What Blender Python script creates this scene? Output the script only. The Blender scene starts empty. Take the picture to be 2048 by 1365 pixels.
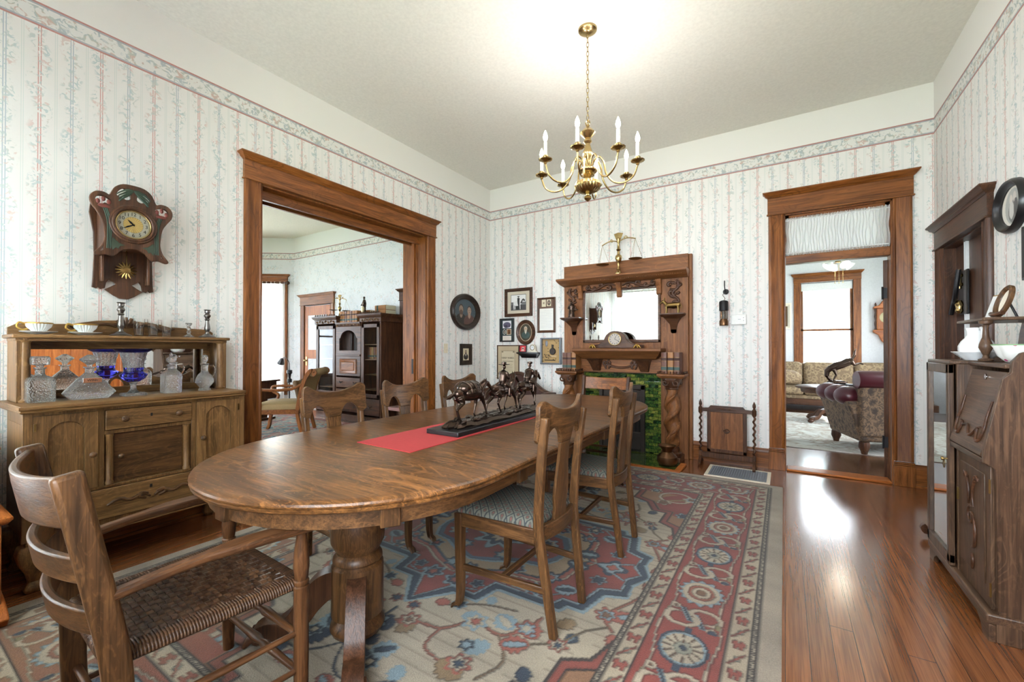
import bpy, bmesh, math, random
import numpy as np
from mathutils import Vector, Matrix
PI = math.pi
SC = bpy.context.scene
C = SC.collection
rnd = random.Random(7)

# ---------------------------------------------------------------- camera, world, lights, exposure
def srgb(r, g, b):
    f = lambda v: (v/255/12.92 if v/255 <= .04045 else ((v/255+.055)/1.055)**2.4)
    return (f(r), f(g), f(b))
cam = bpy.data.cameras.new('camera'); camo = bpy.data.objects.new('camera', cam); C.objects.link(camo)
camo.location = (0, 0, 1.23)
camo.rotation_euler = (PI/2+.0071, 0, .5683)
cam.lens = 851.6*36/2048; cam.sensor_width = 36; cam.shift_y = (691.16-682.5)/2048
cam.clip_start = .02
SC.camera = camo
SC.view_settings.view_transform = 'Standard'; SC.view_settings.look = 'None'
SC.view_settings.gamma = 1; SC.view_settings.use_curve_mapping = False
SC.view_settings.exposure = 0.15
SC.cycles.max_bounces = 9; SC.cycles.diffuse_bounces = 4; SC.cycles.glossy_bounces = 5
SC.cycles.transmission_bounces = 8; SC.cycles.transparent_max_bounces = 10
SC.cycles.sample_clamp_indirect = 6; SC.cycles.caustics_refractive = False; SC.cycles.caustics_reflective = False
w = bpy.data.worlds.new('sky'); SC.world = w; w.use_nodes = True
w.node_tree.nodes['Background'].inputs[0].default_value = (.85, .92, 1, 1)
w.node_tree.nodes['Background'].inputs[1].default_value = 17.0

def area(name, loc, rot, sx, sy, power, col):
    l = bpy.data.lights.new(name, 'AREA'); l.shape = 'RECTANGLE'; l.size = sx; l.size_y = sy
    l.energy = power; l.color = col
    o = bpy.data.objects.new(name, l); C.objects.link(o); o.location = loc; o.rotation_euler = rot
    return o
sun = bpy.data.lights.new('sun', 'SUN'); sun.energy = 9; sun.angle = .01; sun.color = (1, .95, .86)
so = bpy.data.objects.new('sun', sun); C.objects.link(so)
so.rotation_euler = Vector((.10, -1, -.80)).to_track_quat('-Z', 'Y').to_euler()
# daylight at the windows, and two added lights
area('added_light_behind_camera', (-.25, -.56, 1.65), (PI/2, 0, 0), 1.9, 1.75, 55, (.92, .96, 1))  # added light behind the camera, brightens the back wall
area('daylight_front_corner', (-2.85, -.66, 1.55), (PI/2, 0, 0), 1.3, 1.9, 120, (.84, .92, 1))
area('daylight_parlor_bay', (-9.66, 4.85, 1.55), (PI/2, 0, math.radians(216.9)), 1.3, 2.0, 110, (.94, .98, 1))
area('added_light_back_room_side', (3.14, 8.4, 1.7), (PI/2, 0, PI/2), 1.5, 1.6, 95, (.95, .97, 1))  # added side light at an unseen window, brightens the back room

# ---------------------------------------------------------------- materials
def nd(nt, typ, ins=None, **pr):
    n = nt.nodes.new(typ)
    for k, v in pr.items(): setattr(n, k, v)
    for k, v in (ins or {}).items():
        if isinstance(v, bpy.types.NodeSocket): nt.links.new(v, n.inputs[k])
        else: n.inputs[k].default_value = v
    return n
def M_(nt, op, a, b=None, c=None, clamp=False):
    ins = {0: a}
    if b is not None: ins[1] = b
    if c is not None: ins[2] = c
    return nd(nt, 'ShaderNodeMath', ins, operation=op, use_clamp=clamp).outputs[0]
def mixc(nt, f, a, b, bt='MIX'):
    n = nd(nt, 'ShaderNodeMix', data_type='RGBA', blend_type=bt)
    for k, v in ((0, f), (6, a), (7, b)):
        if isinstance(v, bpy.types.NodeSocket): nt.links.new(v, n.inputs[k])
        else: n.inputs[k].default_value = v if k == 0 else (tuple(v)+(1,))[:4]
    return n.outputs[2]
def ramp(nt, f, stops):
    n = nd(nt, 'ShaderNodeValToRGB', {0: f}); e = n.color_ramp.elements
    while len(e) < len(stops): e.new(.5)
    for q, (p, c) in zip(e, stops): q.position = p; q.color = (tuple(c)+(1,))[:4] if not isinstance(c, (int, float)) else (c, c, c, 1)
    return n.outputs[0]
def noise(nt, vec, sc, det=3, dist=0., rough=.55):
    return nd(nt, 'ShaderNodeTexNoise', {'Vector': vec, 'Scale': sc, 'Detail': det, 'Distortion': dist, 'Roughness': rough}).outputs[0]
def mat(name):
    m = bpy.data.materials.new(name); m.use_nodes = True
    nt = m.node_tree; b = nt.nodes['Principled BSDF']
    return m, nt, b
def setp(nt, b, **k):
    for n, v in k.items():
        n = {'color': 'Base Color', 'rough': 'Roughness', 'metal': 'Metallic', 'trans': 'Transmission Weight', 'ior': 'IOR', 'spec': 'Specular IOR Level',
             'coat': 'Coat Weight', 'emit': 'Emission Color', 'estr': 'Emission Strength', 'alpha': 'Alpha', 'normal': 'Normal', 'sheen': 'Sheen Weight', 'crough': 'Coat Roughness'}[n]
        if isinstance(v, bpy.types.NodeSocket): nt.links.new(v, b.inputs[n])
        elif n in ('Base Color', 'Emission Color'): b.inputs[n].default_value = (tuple(v)+(1,))[:4]
        else: b.inputs[n].default_value = v
def bump(nt, h, st=.3, d=.01):
    return nd(nt, 'ShaderNodeBump', {'Height': h, 'Strength': st, 'Distance': d}).outputs[0]
def objco(nt): return nd(nt, 'ShaderNodeTexCoord').outputs['Object']
def scale(nt, v, s): return nd(nt, 'ShaderNodeMapping', {'Vector': v, 'Scale': s}).outputs[0]
def plain(name, col, rough=.5, metal=0, **k):
    m, nt, b = mat(name)
    v = objco(nt); f = noise(nt, v, 45, 3)
    c = mixc(nt, f, tuple(x*.88 for x in col), tuple(min(1, x*1.1) for x in col))
    setp(nt, b, color=c, rough=rough, metal=metal, **k)
    return m
def wood(name, dark, mid, light, axis='z', sc=1., rough=.38, flake=.5, board=None, coat=.15, fig=.3, figdark=False):
    """oak: grain stretched along axis, pores, growth bands and ray flecks; board=(axis, width) gives glued-up planks"""
    m, nt, b = mat(name)
    co = objco(nt)
    rn = nd(nt, 'ShaderNodeObjectInfo').outputs['Random']
    off = nd(nt, 'ShaderNodeCombineXYZ', {0: M_(nt, 'MULTIPLY', rn, 7.3), 1: M_(nt, 'MULTIPLY', rn, 3.1), 2: M_(nt, 'MULTIPLY', rn, 11.7)}).outputs[0]
    v = nd(nt, 'ShaderNodeVectorMath', {0: co, 1: off}, operation='ADD').outputs[0]
    bt = None
    if board:
        s = nd(nt, 'ShaderNodeSeparateXYZ', {0: co}).outputs['xyz'.index(board[0])]
        idx = M_(nt, 'FLOOR', M_(nt, 'DIVIDE', s, board[1]))
        wn = nd(nt, 'ShaderNodeTexWhiteNoise', {'W': idx}, noise_dimensions='1D')
        bt = wn.outputs['Value']
        v = nd(nt, 'ShaderNodeVectorMath', {0: v, 1: nd(nt, 'ShaderNodeVectorMath', {0: wn.outputs['Color'], 3: 9.}, operation='SCALE').outputs[0]}, operation='ADD').outputs[0]
    i = 'xyz'.index(axis)
    st = lambda a, p: tuple((a if k == i else p)*sc for k in range(3))
    n1 = noise(nt, scale(nt, v, st(1.1, 13)), 1.6, 5, 1.3)
    n2 = noise(nt, scale(nt, v, st(2.2, 120)), 1.5, 2, .3)
    n3 = noise(nt, scale(nt, v, st(7, 22)), 1.5, 2, 3.2)
    c = ramp(nt, n1, [(.28, dark), (.5, mid), (.74, light)])
    fl = ramp(nt, n3, [(.56, 0.), (.68, 1.)])
    c = mixc(nt, M_(nt, 'MULTIPLY', fl, flake*.7), c, tuple(min(1, x*1.25) for x in light))
    nf = noise(nt, scale(nt, v, st(1.6, 6.5)), 1., 1.5, .5)
    ln = ramp(nt, M_(nt, 'SINE', M_(nt, 'MULTIPLY', nf, 95.)), [(.55, 0.), (.95, 1.)])
    lm = M_(nt, 'MULTIPLY', ln, ramp(nt, noise(nt, scale(nt, v, st(2., 5)), 1.3, 1), [(.38, .1), (.6, 1.)]))
    c = mixc(nt, M_(nt, 'MULTIPLY', lm, fig), c, tuple(x*.6 for x in dark) if figdark else tuple(min(1, x*1.25) for x in light))
    po = ramp(nt, n2, [(.36, 1.), (.52, 0.)])
    c = mixc(nt, M_(nt, 'MULTIPLY', po, .45), c, tuple(x*.45 for x in dark))
    br = M_(nt, 'ADD', M_(nt, 'MULTIPLY', rn, .22), .9)
    if bt is not None: br = M_(nt, 'MULTIPLY', br, M_(nt, 'ADD', M_(nt, 'MULTIPLY', bt, .42), .8))
    g = nd(nt, 'ShaderNodeCombineXYZ', {0: br, 1: br, 2: br}).outputs[0]
    c = mixc(nt, 1., c, g, 'MULTIPLY')
    setp(nt, b, color=c, rough=rough, spec=.28, coat=coat*.4, crough=.25, normal=bump(nt, M_(nt, 'SUBTRACT', n1, M_(nt, 'MULTIPLY', po, .4)), .12, .004))
    return m
W = {}
def wset(key, dark, mid, light, **k):
    for a in 'xyz': W[key+a] = wood(key+'_'+a, srgb(*dark), srgb(*mid), srgb(*light), a, **k)
wset('oak', (50, 33, 19), (78, 52, 30), (108, 74, 43), rough=.36)
wset('pale', (78, 54, 30), (110, 79, 46), (138, 103, 64), rough=.4)
wset('chair', (54, 36, 21), (82, 55, 31), (114, 79, 46), rough=.36)
wset('case', (88, 48, 19), (128, 75, 33), (156, 98, 49), rough=.38, flake=.1, fig=.4, figdark=True)
wset('arm', (52, 32, 18), (80, 50, 28), (104, 68, 40), rough=.36)
wset('ebony', (26, 19, 15), (42, 31, 25), (62, 48, 40), rough=.35, flake=.1)
wset('mantel', (90, 53, 28), (124, 77, 42), (146, 97, 56), rough=.48, flake=.25, coat=.03)
wset('dark', (48, 30, 20), (74, 46, 30), (98, 64, 43), rough=.36, flake=.2)
wset('desk', (50, 36, 26), (78, 57, 42), (106, 81, 61), rough=.36, flake=.25)
wset('orange', (120, 62, 26), (168, 94, 42), (196, 120, 60), rough=.36, flake=.2)
W['tabletop'] = wood('table_oak', srgb(50, 31, 16), srgb(84, 54, 28), srgb(124, 82, 44), 'x', rough=.3, flake=.9, board=('y', .17), coat=.12, fig=.6)
PL = {}
for nm, a in dict(brass=(srgb(176, 152, 104), .25, 1), pewter=(srgb(120, 116, 112), .32, 1), bronze=(srgb(74, 60, 52), .22, .9), blackmetal=(srgb(26, 25, 27), .45, .4),
                  black=(srgb(22, 22, 24), .3, 0), white_china=(srgb(238, 240, 240), .15, 0), cream=(srgb(232, 224, 205), .6, 0), ivory=(srgb(225, 215, 190), .5, 0),
                  red_cloth=(srgb(160, 42, 42), .85, 0), burgundy=(srgb(72, 26, 34), .32, 0), olive=(srgb(142, 118, 78), .8, 0), white_plastic=(srgb(232, 232, 228), .45, 0),
                  iron=(srgb(52, 46, 42), .5, .6), soot=(srgb(14, 13, 13), .9, 0), leather=(srgb(92, 50, 32), .45, 0), leather_red=(srgb(58, 28, 18), .7, 0), leather_tan=(srgb(146, 98, 54), .5, 0),
                  page=(srgb(222, 210, 180), .8, 0), navy=(srgb(26, 40, 44), .5, 0), green_dark=(srgb(44, 58, 42), .6, 0), green_leaf=(srgb(42, 62, 46), .6, 0), tulip=(srgb(104, 46, 36), .6, 0), gilt=(srgb(176, 140, 70), .4, .9),
                  copper=(srgb(112, 82, 58), .3, .9), outdoor_wall=(srgb(240, 244, 248), .8, 0), pale_roof=(srgb(222, 230, 238), .8, 0), shrub=(srgb(190, 200, 180), .8, 0), jamb=(srgb(60, 38, 26), .45, 0), blue_grey=(srgb(120, 150, 170), .6, 0),
                  lawn=(srgb(150, 165, 120), .9, 0), dial=(srgb(190, 178, 140), .35, .3), mdial=(srgb(160, 150, 142), .35, .2), silver=(srgb(200, 200, 200), .2, 1), old_brass=(srgb(128, 104, 62), .35, 1), greenlabel=(srgb(34, 62, 58), .5, 0),
                  cushion=(srgb(96, 72, 48), .85, 0), grey_frame=(srgb(126, 130, 138), .45, .3), card=(srgb(170, 140, 95), .85, 0), white_paint=(srgb(228, 230, 230), .5, 0), redcard=(srgb(190, 40, 48), .6, 0)).items():
    PL[nm] = plain(nm, *a)
def glass(name, col, rough=.02, ior=1.5, cut=0, tr=1.):
    m, nt, b = mat(name); setp(nt, b, color=col, rough=rough, trans=tr, ior=ior)
    if cut:
        v = objco(nt); f = nd(nt, 'ShaderNodeTexVoronoi', {'Vector': v, 'Scale': cut}).outputs[0]
        setp(nt, b, normal=bump(nt, f, .7, .006))
    return m
G = dict(clear=glass('clear_glass', (1, 1, 1), ior=1.3), crystal=glass('cut_crystal', (.98, .99, 1), .04, 1.5, 130, .93), cobalt=glass('cobalt_glass', (.05, .05, .5), .03, 1.4))
m, nt, b = mat('window_pane')
tr = nd(nt, 'ShaderNodeBsdfTransparent', {0: (.97, .98, .98, 1)}); gl = nd(nt, 'ShaderNodeBsdfGlossy', {'Roughness': .03})
fr = nd(nt, 'ShaderNodeLayerWeight', {0: .12}); mx = nd(nt, 'ShaderNodeMixShader', {0: fr.outputs[0], 1: tr.outputs[0], 2: gl.outputs[0]})
nt.links.new(mx.outputs[0], nt.nodes['Material Output'].inputs[0]); G['pane'] = m
m, nt, b = mat('mirror_glass'); setp(nt, b, color=(.86, .88, .87), rough=.015, metal=1.); G['mirror'] = m
m, nt, b = mat('sheer_cloth')
tl = nd(nt, 'ShaderNodeBsdfTranslucent', {0: (.95, .96, .96, 1)}); df = nd(nt, 'ShaderNodeBsdfDiffuse', {0: (.93, .94, .93, 1)})
mx = nd(nt, 'ShaderNodeMixShader', {0: .4, 1: tl.outputs[0], 2: df.outputs[0]})
nt.links.new(mx.outputs[0], nt.nodes['Material Output'].inputs[0]); G['sheer'] = m
m, nt, b = mat('lit_bulb'); setp(nt, b, color=(1, .9, .75), emit=(1, .86, .62), estr=22.); G['bulb'] = m
m, nt, b = mat('painted_colour'); at = nd(nt, 'ShaderNodeAttribute', attribute_name='Col').outputs[0]
setp(nt, b, color=at, rough=.55); G['paint'] = m
m, nt, b = mat('woven_wool'); at = nd(nt, 'ShaderNodeAttribute', attribute_name='Col').outputs[0]
v = objco(nt); f = noise(nt, scale(nt, v, (60, 300, 1)), 1., 2); f2 = noise(nt, v, 5, 3); f3 = noise(nt, v, 190, 2)
br = M_(nt, 'ADD', M_(nt, 'MULTIPLY', f2, .5), M_(nt, 'ADD', M_(nt, 'MULTIPLY', f, .4), M_(nt, 'ADD', M_(nt, 'MULTIPLY', f3, .8), .15)))
g = nd(nt, 'ShaderNodeCombineXYZ', {0: br, 1: br, 2: br}).outputs[0]
setp(nt, b, color=mixc(nt, 1., at, g, 'MULTIPLY'), rough=.95, sheen=.15, normal=bump(nt, f3, .6, .004)); G['wool'] = m

def wallpaper(name, axis, u0, stripes=True, base=(238, 236, 233), frieze=(240, 238, 234), tint=(182, 198, 198)):
    m, nt, b = mat(name); co = objco(nt)
    sp = nd(nt, 'ShaderNodeSeparateXYZ', {0: co}); u, z = sp.outputs['xyz'.index(axis)], sp.outputs[2]
    v2 = nd(nt, 'ShaderNodeCombineXYZ', {0: u, 1: z, 2: 0.}).outputs[0]
    P = .2665
    def dist(shift, per):   # signed distance to the nearest line of a family
        x = M_(nt, 'ADD', M_(nt, 'DIVIDE', M_(nt, 'SUBTRACT', u, u0+shift), per), .5)
        return M_(nt, 'MULTIPLY', M_(nt, 'SUBTRACT', M_(nt, 'FRACT', x), .5), per)
    def pair(d, sep, wd): return M_(nt, 'LESS_THAN', M_(nt, 'ABSOLUTE', M_(nt, 'SUBTRACT', M_(nt, 'ABSOLUTE', d), sep)), wd)
    c = mixc(nt, noise(nt, v2, 3, 2), srgb(*base), srgb(base[0]-5, base[1]-5, base[2]-6))
    lf = noise(nt, v2, 30, 3, 1.6, .5); pk = noise(nt, v2, 17, 1, .4)
    lc = ramp(nt, pk, [(.42, srgb(*tint)), (.55, srgb(198, 204, 198)), (.62, srgb(216, 192, 186))])
    lm = ramp(nt, lf, [(.525, 0.), (.59, .8)])
    if stripes:
        breaks = M_(nt, 'GREATER_THAN', noise(nt, v2, 26, 2), .36)
        rp = M_(nt, 'MULTIPLY', pair(dist(0, P), .0052, .0024), breaks)
        bp = M_(nt, 'MULTIPLY', pair(dist(P/2, P), .0052, .0022), breaks)
        gp = pair(dist(P/4, P/2), .0042, .0014)
        c = mixc(nt, M_(nt, 'MULTIPLY', gp, .4), c, srgb(176, 198, 192))
        c = mixc(nt, M_(nt, 'MULTIPLY', rp, .75), c, srgb(190, 120, 110))
        c = mixc(nt, M_(nt, 'MULTIPLY', bp, .65), c, srgb(140, 158, 176))
        wob = M_(nt, 'MULTIPLY', M_(nt, 'SINE', M_(nt, 'MULTIPLY', z, 21.)), .016)
        vd = M_(nt, 'ABSOLUTE', M_(nt, 'ADD', dist(0, P/2), wob))
        vm = M_(nt, 'SUBTRACT', 1., M_(nt, 'DIVIDE', vd, .046), clamp=True)
        vm = M_(nt, 'MULTIPLY', vm, 2.2, clamp=True)
        lm = M_(nt, 'MULTIPLY', lm, vm)
    else: lm = M_(nt, 'MULTIPLY', lm, ramp(nt, noise(nt, v2, 5, 2), [(.44, .15), (.58, 1.)]))
    c = mixc(nt, lm, c, lc)
    # floral border, then the plain frieze above it
    bl = M_(nt, 'MULTIPLY', M_(nt, 'GREATER_THAN', z, 3.11), M_(nt, 'LESS_THAN', z, 3.245))
    lb = ramp(nt, noise(nt, v2, 26, 3, 1.2, .5), [(.5, 0.), (.58, .8)])
    bc = mixc(nt, lb, srgb(230, 229, 225), ramp(nt, pk, [(.42, srgb(164, 178, 182)), (.56, srgb(178, 184, 172)), (.62, srgb(196, 164, 152))]))
    c = mixc(nt, bl, c, bc)
    for z0, wd, cl in ((3.112, .0055, (176, 116, 108)), (3.122, .005, (168, 172, 178)), (3.241, .0055, (172, 112, 104)), (3.231, .005, (160, 164, 172))):
        c = mixc(nt, M_(nt, 'MULTIPLY', M_(nt, 'LESS_THAN', M_(nt, 'ABSOLUTE', M_(nt, 'SUBTRACT', z, z0)), wd), .9), c, srgb(*cl))
    c = mixc(nt, M_(nt, 'GREATER_THAN', z, 3.247), c, srgb(*frieze))
    setp(nt, b, color=c, rough=.75, spec=.2)
    return m
def planks(name, wd, dark, mid, light, rough):
    m, nt, b = mat(name); co = objco(nt)
    sp = nd(nt, 'ShaderNodeSeparateXYZ', {0: co}); x, y = sp.outputs[0], sp.outputs[1]
    q = M_(nt, 'DIVIDE', x, wd); idx = M_(nt, 'FLOOR', q); fr = M_(nt, 'FRACT', q)
    wn = nd(nt, 'ShaderNodeTexWhiteNoise', {'W': idx}, noise_dimensions='1D')
    yo = M_(nt, 'ADD', y, M_(nt, 'MULTIPLY', wn.outputs[0], 17.))
    v = nd(nt, 'ShaderNodeCombineXYZ', {0: M_(nt, 'ADD', x, M_(nt, 'MULTIPLY', wn.outputs[0], 5.)), 1: yo, 2: 0.}).outputs[0]
    n1 = noise(nt, scale(nt, v, (15, .8, 1)), 1.6, 4, 1.4); n2 = noise(nt, scale(nt, v, (130, 2.5, 1)), 1.4, 2)
    c = ramp(nt, n1, [(.3, srgb(*dark)), (.5, srgb(*mid)), (.72, srgb(*light))])
    c = mixc(nt, M_(nt, 'MULTIPLY', ramp(nt, n2, [(.38, 1.), (.55, 0.)]), .4), c, srgb(*[k*.6 for k in dark]))
    br = M_(nt, 'ADD', M_(nt, 'MULTIPLY', wn.outputs[0], .3), .85)
    c = mixc(nt, 1., c, nd(nt, 'ShaderNodeCombineXYZ', {0: br, 1: br, 2: br}).outputs[0], 'MULTIPLY')
    seam = M_(nt, 'LESS_THAN', M_(nt, 'ABSOLUTE', M_(nt, 'SUBTRACT', fr, .5)), .485)
    jt = M_(nt, 'FRACT', M_(nt, 'DIVIDE', yo, 2.9)); seam = M_(nt, 'MULTIPLY', seam, M_(nt, 'GREATER_THAN', jt, .0012))
    c = mixc(nt, seam, srgb(52, 30, 20), c)
    setp(nt, b, color=c, rough=M_(nt, 'ADD', M_(nt, 'MULTIPLY', n1, .1), rough), coat=.6, crough=.16, normal=bump(nt, M_(nt, 'ADD', seam, M_(nt, 'MULTIPLY', n1, .3)), .12, .002))
    return m
WP = dict(back=wallpaper('wallpaper_back', 'x', .04), left=wallpaper('wallpaper_side', 'y', .60), right=wallpaper('wallpaper_right', 'y', .5),
          parlor=wallpaper('parlor_wallpaper', 'x', 0, False, (230, 233, 236), (232, 234, 232), (186, 200, 208)), parlor_y=wallpaper('parlor_wallpaper_side', 'y', 0, False, (230, 233, 236), (232, 234, 232), (186, 200, 208)))
FL = planks('floor_boards', .083, (110, 65, 37), (128, 78, 45), (144, 90, 53), .13)
FLB = planks('back_floor_boards', .14, (70, 38, 22), (104, 60, 34), (130, 78, 46), .18)
CE = plain('ceiling_paint', srgb(238, 235, 228), .85)
PALE = plain('pale_blue_paint', srgb(222, 224, 228), .8)

# ---------------------------------------------------------------- mesh builder
class MB:
    def __init__(s): s.v = []; s.f = []
    def add(s, vs, fs):
        o = len(s.v); s.v += [tuple(p) for p in vs]; s.f += [tuple(i+o for i in f) for f in fs]; return s
    def box(s, x0, x1, y0, y1, z0, z1):
        return s.add([(x, y, z) for z in (z0, z1) for y in (y0, y1) for x in (x0, x1)], [(0, 2, 3, 1), (4, 5, 7, 6), (0, 1, 5, 4), (2, 6, 7, 3), (0, 4, 6, 2), (1, 3, 7, 5)])
    def loft(s, rings, cap=True, close=False):
        n = len(rings[0]); vs = [p for r in rings for p in r]; fs = []
        R = len(rings)
        for i in range(R if close else R-1):
            a, b = i*n, ((i+1) % R)*n
            fs += [(a+j, a+(j+1) % n, b+(j+1) % n, b+j) for j in range(n)]
        if cap and not close: fs += [tuple(range(n))[::-1], tuple((R-1)*n+j for j in range(n))]
        return s.add(vs, fs)
    def lathe(s, prof, c=(0, 0, 0), n=20, axis='z', lobes=0, amp=0., sq=1.):
        rings = []
        for r, h in prof:
            ring = []
            for j in range(n):
                t = 2*PI*j/n; q = r*(1+(amp*abs(math.sin(lobes*t/2))-amp if lobes else 0))
                x, y = q*math.cos(t), q*math.sin(t)*sq
                p = {'z': (x, y, h), 'x': (h, x, y), 'y': (y, h, x)}[axis]
                ring.append((p[0]+c[0], p[1]+c[1], p[2]+c[2]))
            rings.append(ring)
        return s.loft(rings)
    def tube(s, pts, r, n=8, close=False, flat=None, up=None):
        """round tube, or a rectangular bar when flat=(w,d): w across, d along up"""
        P = [Vector(p) for p in pts]; N = len(P); rings = []; ref = Vector(up) if up else None
        prev = None
        for i, p in enumerate(P):
            t = (P[(i+1) % N]-P[i-1]) if close else (P[min(i+1, N-1)]-P[max(i-1, 0)])
            t.normalize()
            if ref is not None: b = ref-t*ref.dot(t)
            elif prev is None: a = Vector((0, 0, 1)) if abs(t.z) < .9 else Vector((1, 0, 0)); b = a-t*a.dot(t)
            else: b = prev-t*prev.dot(t)
            b.normalize(); prev = b; a = t.cross(b)
            if flat:
                w_, d_ = (flat[i] if isinstance(flat[0], (tuple, list)) else flat)
                k = [(-.5, -.5), (.5, -.5), (.5, .5), (-.5, .5)]
                rings.append([p+a*(u*w_)+b*(q*d_) for u, q in k])
            else:
                rr = r[i] if isinstance(r, (list, tuple)) else r
                rings.append([p+a*(rr*math.cos(2*PI*j/n))+b*(rr*math.sin(2*PI*j/n)) for j in range(n)])
        return s.loft(rings, close=close)
    def prism(s, poly, a, b, axis='y'):
        f = {'y': lambda p, h: (p[0], h, p[1]), 'z': lambda p, h: (p[0], p[1], h), 'x': lambda p, h: (h, p[0], p[1])}[axis]
        return s.loft([[f(p, a) for p in poly], [f(p, b) for p in poly]])
    def ball(s, c, r, n=12, m=8):
        rx, ry, rz = r if isinstance(r, (tuple, list)) else (r, r, r)
        rings = [[(c[0]+rx*math.sin(a)*math.cos(2*PI*j/n), c[1]+ry*math.sin(a)*math.sin(2*PI*j/n), c[2]-rz*math.cos(a)) for j in range(n)] for a in [PI*(i+.03)/(m+.06) for i in range(m+1)]]
        return s.loft(rings)
    def xf(s, mtx, start=0):
        for i in range(start, len(s.v)): s.v[i] = tuple(mtx @ Vector(s.v[i]))
        return s
    def build(s, name, material, parent=None, bevel=0, smooth=38, sub=0, seg=2):
        me = bpy.data.meshes.new(name); me.from_pydata(s.v, [], s.f)
        b = bmesh.new(); b.from_mesh(me); bmesh.ops.recalc_face_normals(b, faces=b.faces); b.to_mesh(me); b.free()
        return put(name, me, material, parent, bevel, smooth, sub, seg)
def put(name, me, material, parent=None, bevel=0, smooth=38, sub=0, seg=2):
    me.polygons.foreach_set('use_smooth', [True]*len(me.polygons))
    if smooth < 180: me.set_sharp_from_angle(angle=math.radians(smooth))
    me.materials.clear(); me.materials.append(material)
    o = bpy.data.objects.new(name, me); C.objects.link(o)
    if parent: o.parent = parent
    if bevel:
        q = o.modifiers.new('edge', 'BEVEL'); q.width = bevel; q.segments = seg; q.limit_method = 'ANGLE'; q.angle_limit = math.radians(40)
    if sub:
        q = o.modifiers.new('round', 'SUBSURF'); q.levels = sub; q.render_levels = sub
    return o
def tag(o, label=None, cat=None, group=None, kind=None):
    for k, v in (('label', label), ('category', cat), ('group', group), ('kind', kind)):
        if v: o[k] = v
    return o
def thing(name, label, cat, loc=(0, 0, 0), rz=0, group=None):
    o = bpy.data.objects.new(name, None); C.objects.link(o); o.empty_display_size = .1
    o.location = loc; o.rotation_euler = (0, 0, rz)
    return tag(o, label, cat, group)
def dup(o, loc=None, rz=None, label=None, parent=None):
    c = o.copy(); C.objects.link(c)
    if parent: c.parent = parent
    if loc is not None: c.location = loc
    if rz is not None: c.rotation_euler = (0, 0, rz)
    if label: c['label'] = label
    for ch in [q for q in bpy.data.objects if q.parent == o]: dup(ch, parent=c)
    return c
def struct(name, b, m, parent=None, bevel=0):
    o = b.build(name, m, parent, bevel)
    if not parent: o['kind'] = 'structure'
    return o
def B(*a): return MB().box(*a)
def spline(pts, n=6, close=False):
    P = [Vector(p) for p in pts]; N = len(P); out = []
    for i in range(N if close else N-1):
        a, b, c, d = (P[(i-1) % N], P[i], P[(i+1) % N], P[(i+2) % N]) if close else (P[max(i-1, 0)], P[i], P[i+1], P[min(i+2, N-1)])
        for k in range(n):
            t = k/n
            out.append(.5*((2*b)+(c-a)*t+(2*a-5*b+4*c-d)*t*t+(3*b-a-3*c+d)*t**3))
    if not close: out.append(P[-1])
    return out
def flat(name, loops, th, material, parent=None, bev=.0, mtx=None, res=2):
    """2-D outline with holes, extruded to a board th thick in the x-z plane, front face towards -y"""
    cu = bpy.data.curves.new(name, 'CURVE'); cu.dimensions = '2D'; cu.fill_mode = 'BOTH'; cu.extrude = th/2-bev; cu.bevel_depth = bev; cu.bevel_resolution = 1
    for lp in loops:
        sp = cu.splines.new('POLY'); sp.points.add(len(lp)-1)
        for q, p in zip(sp.points, lp): q.co = (p[0], p[1], 0, 1)
        sp.use_cyclic_u = True
    return from_curve(name, cu, material, parent, mtx)
def from_curve(name, cu, material, parent, mtx=None):
    t = bpy.data.objects.new(name+'_c', cu); C.objects.link(t)
    bpy.context.view_layer.update()
    me = bpy.data.meshes.new_from_object(t.evaluated_get(bpy.context.evaluated_depsgraph_get()))
    bpy.data.objects.remove(t); bpy.data.curves.remove(cu)
    me.transform((mtx or Matrix()) @ Matrix.Rotation(PI/2, 4, 'X'))
    me.name = name
    return put(name, me, material, parent)
def text(name, body, size, material, parent, mtx, th=.001, align='CENTER'):
    cu = bpy.data.curves.new(name, 'FONT'); cu.body = body; cu.size = size; cu.align_x = align; cu.align_y = 'CENTER'; cu.extrude = th/2
    return from_curve(name, cu, material, parent, mtx)
T = Matrix.Translation
def R3(a, ax): return Matrix.Rotation(a, 4, ax)
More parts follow.
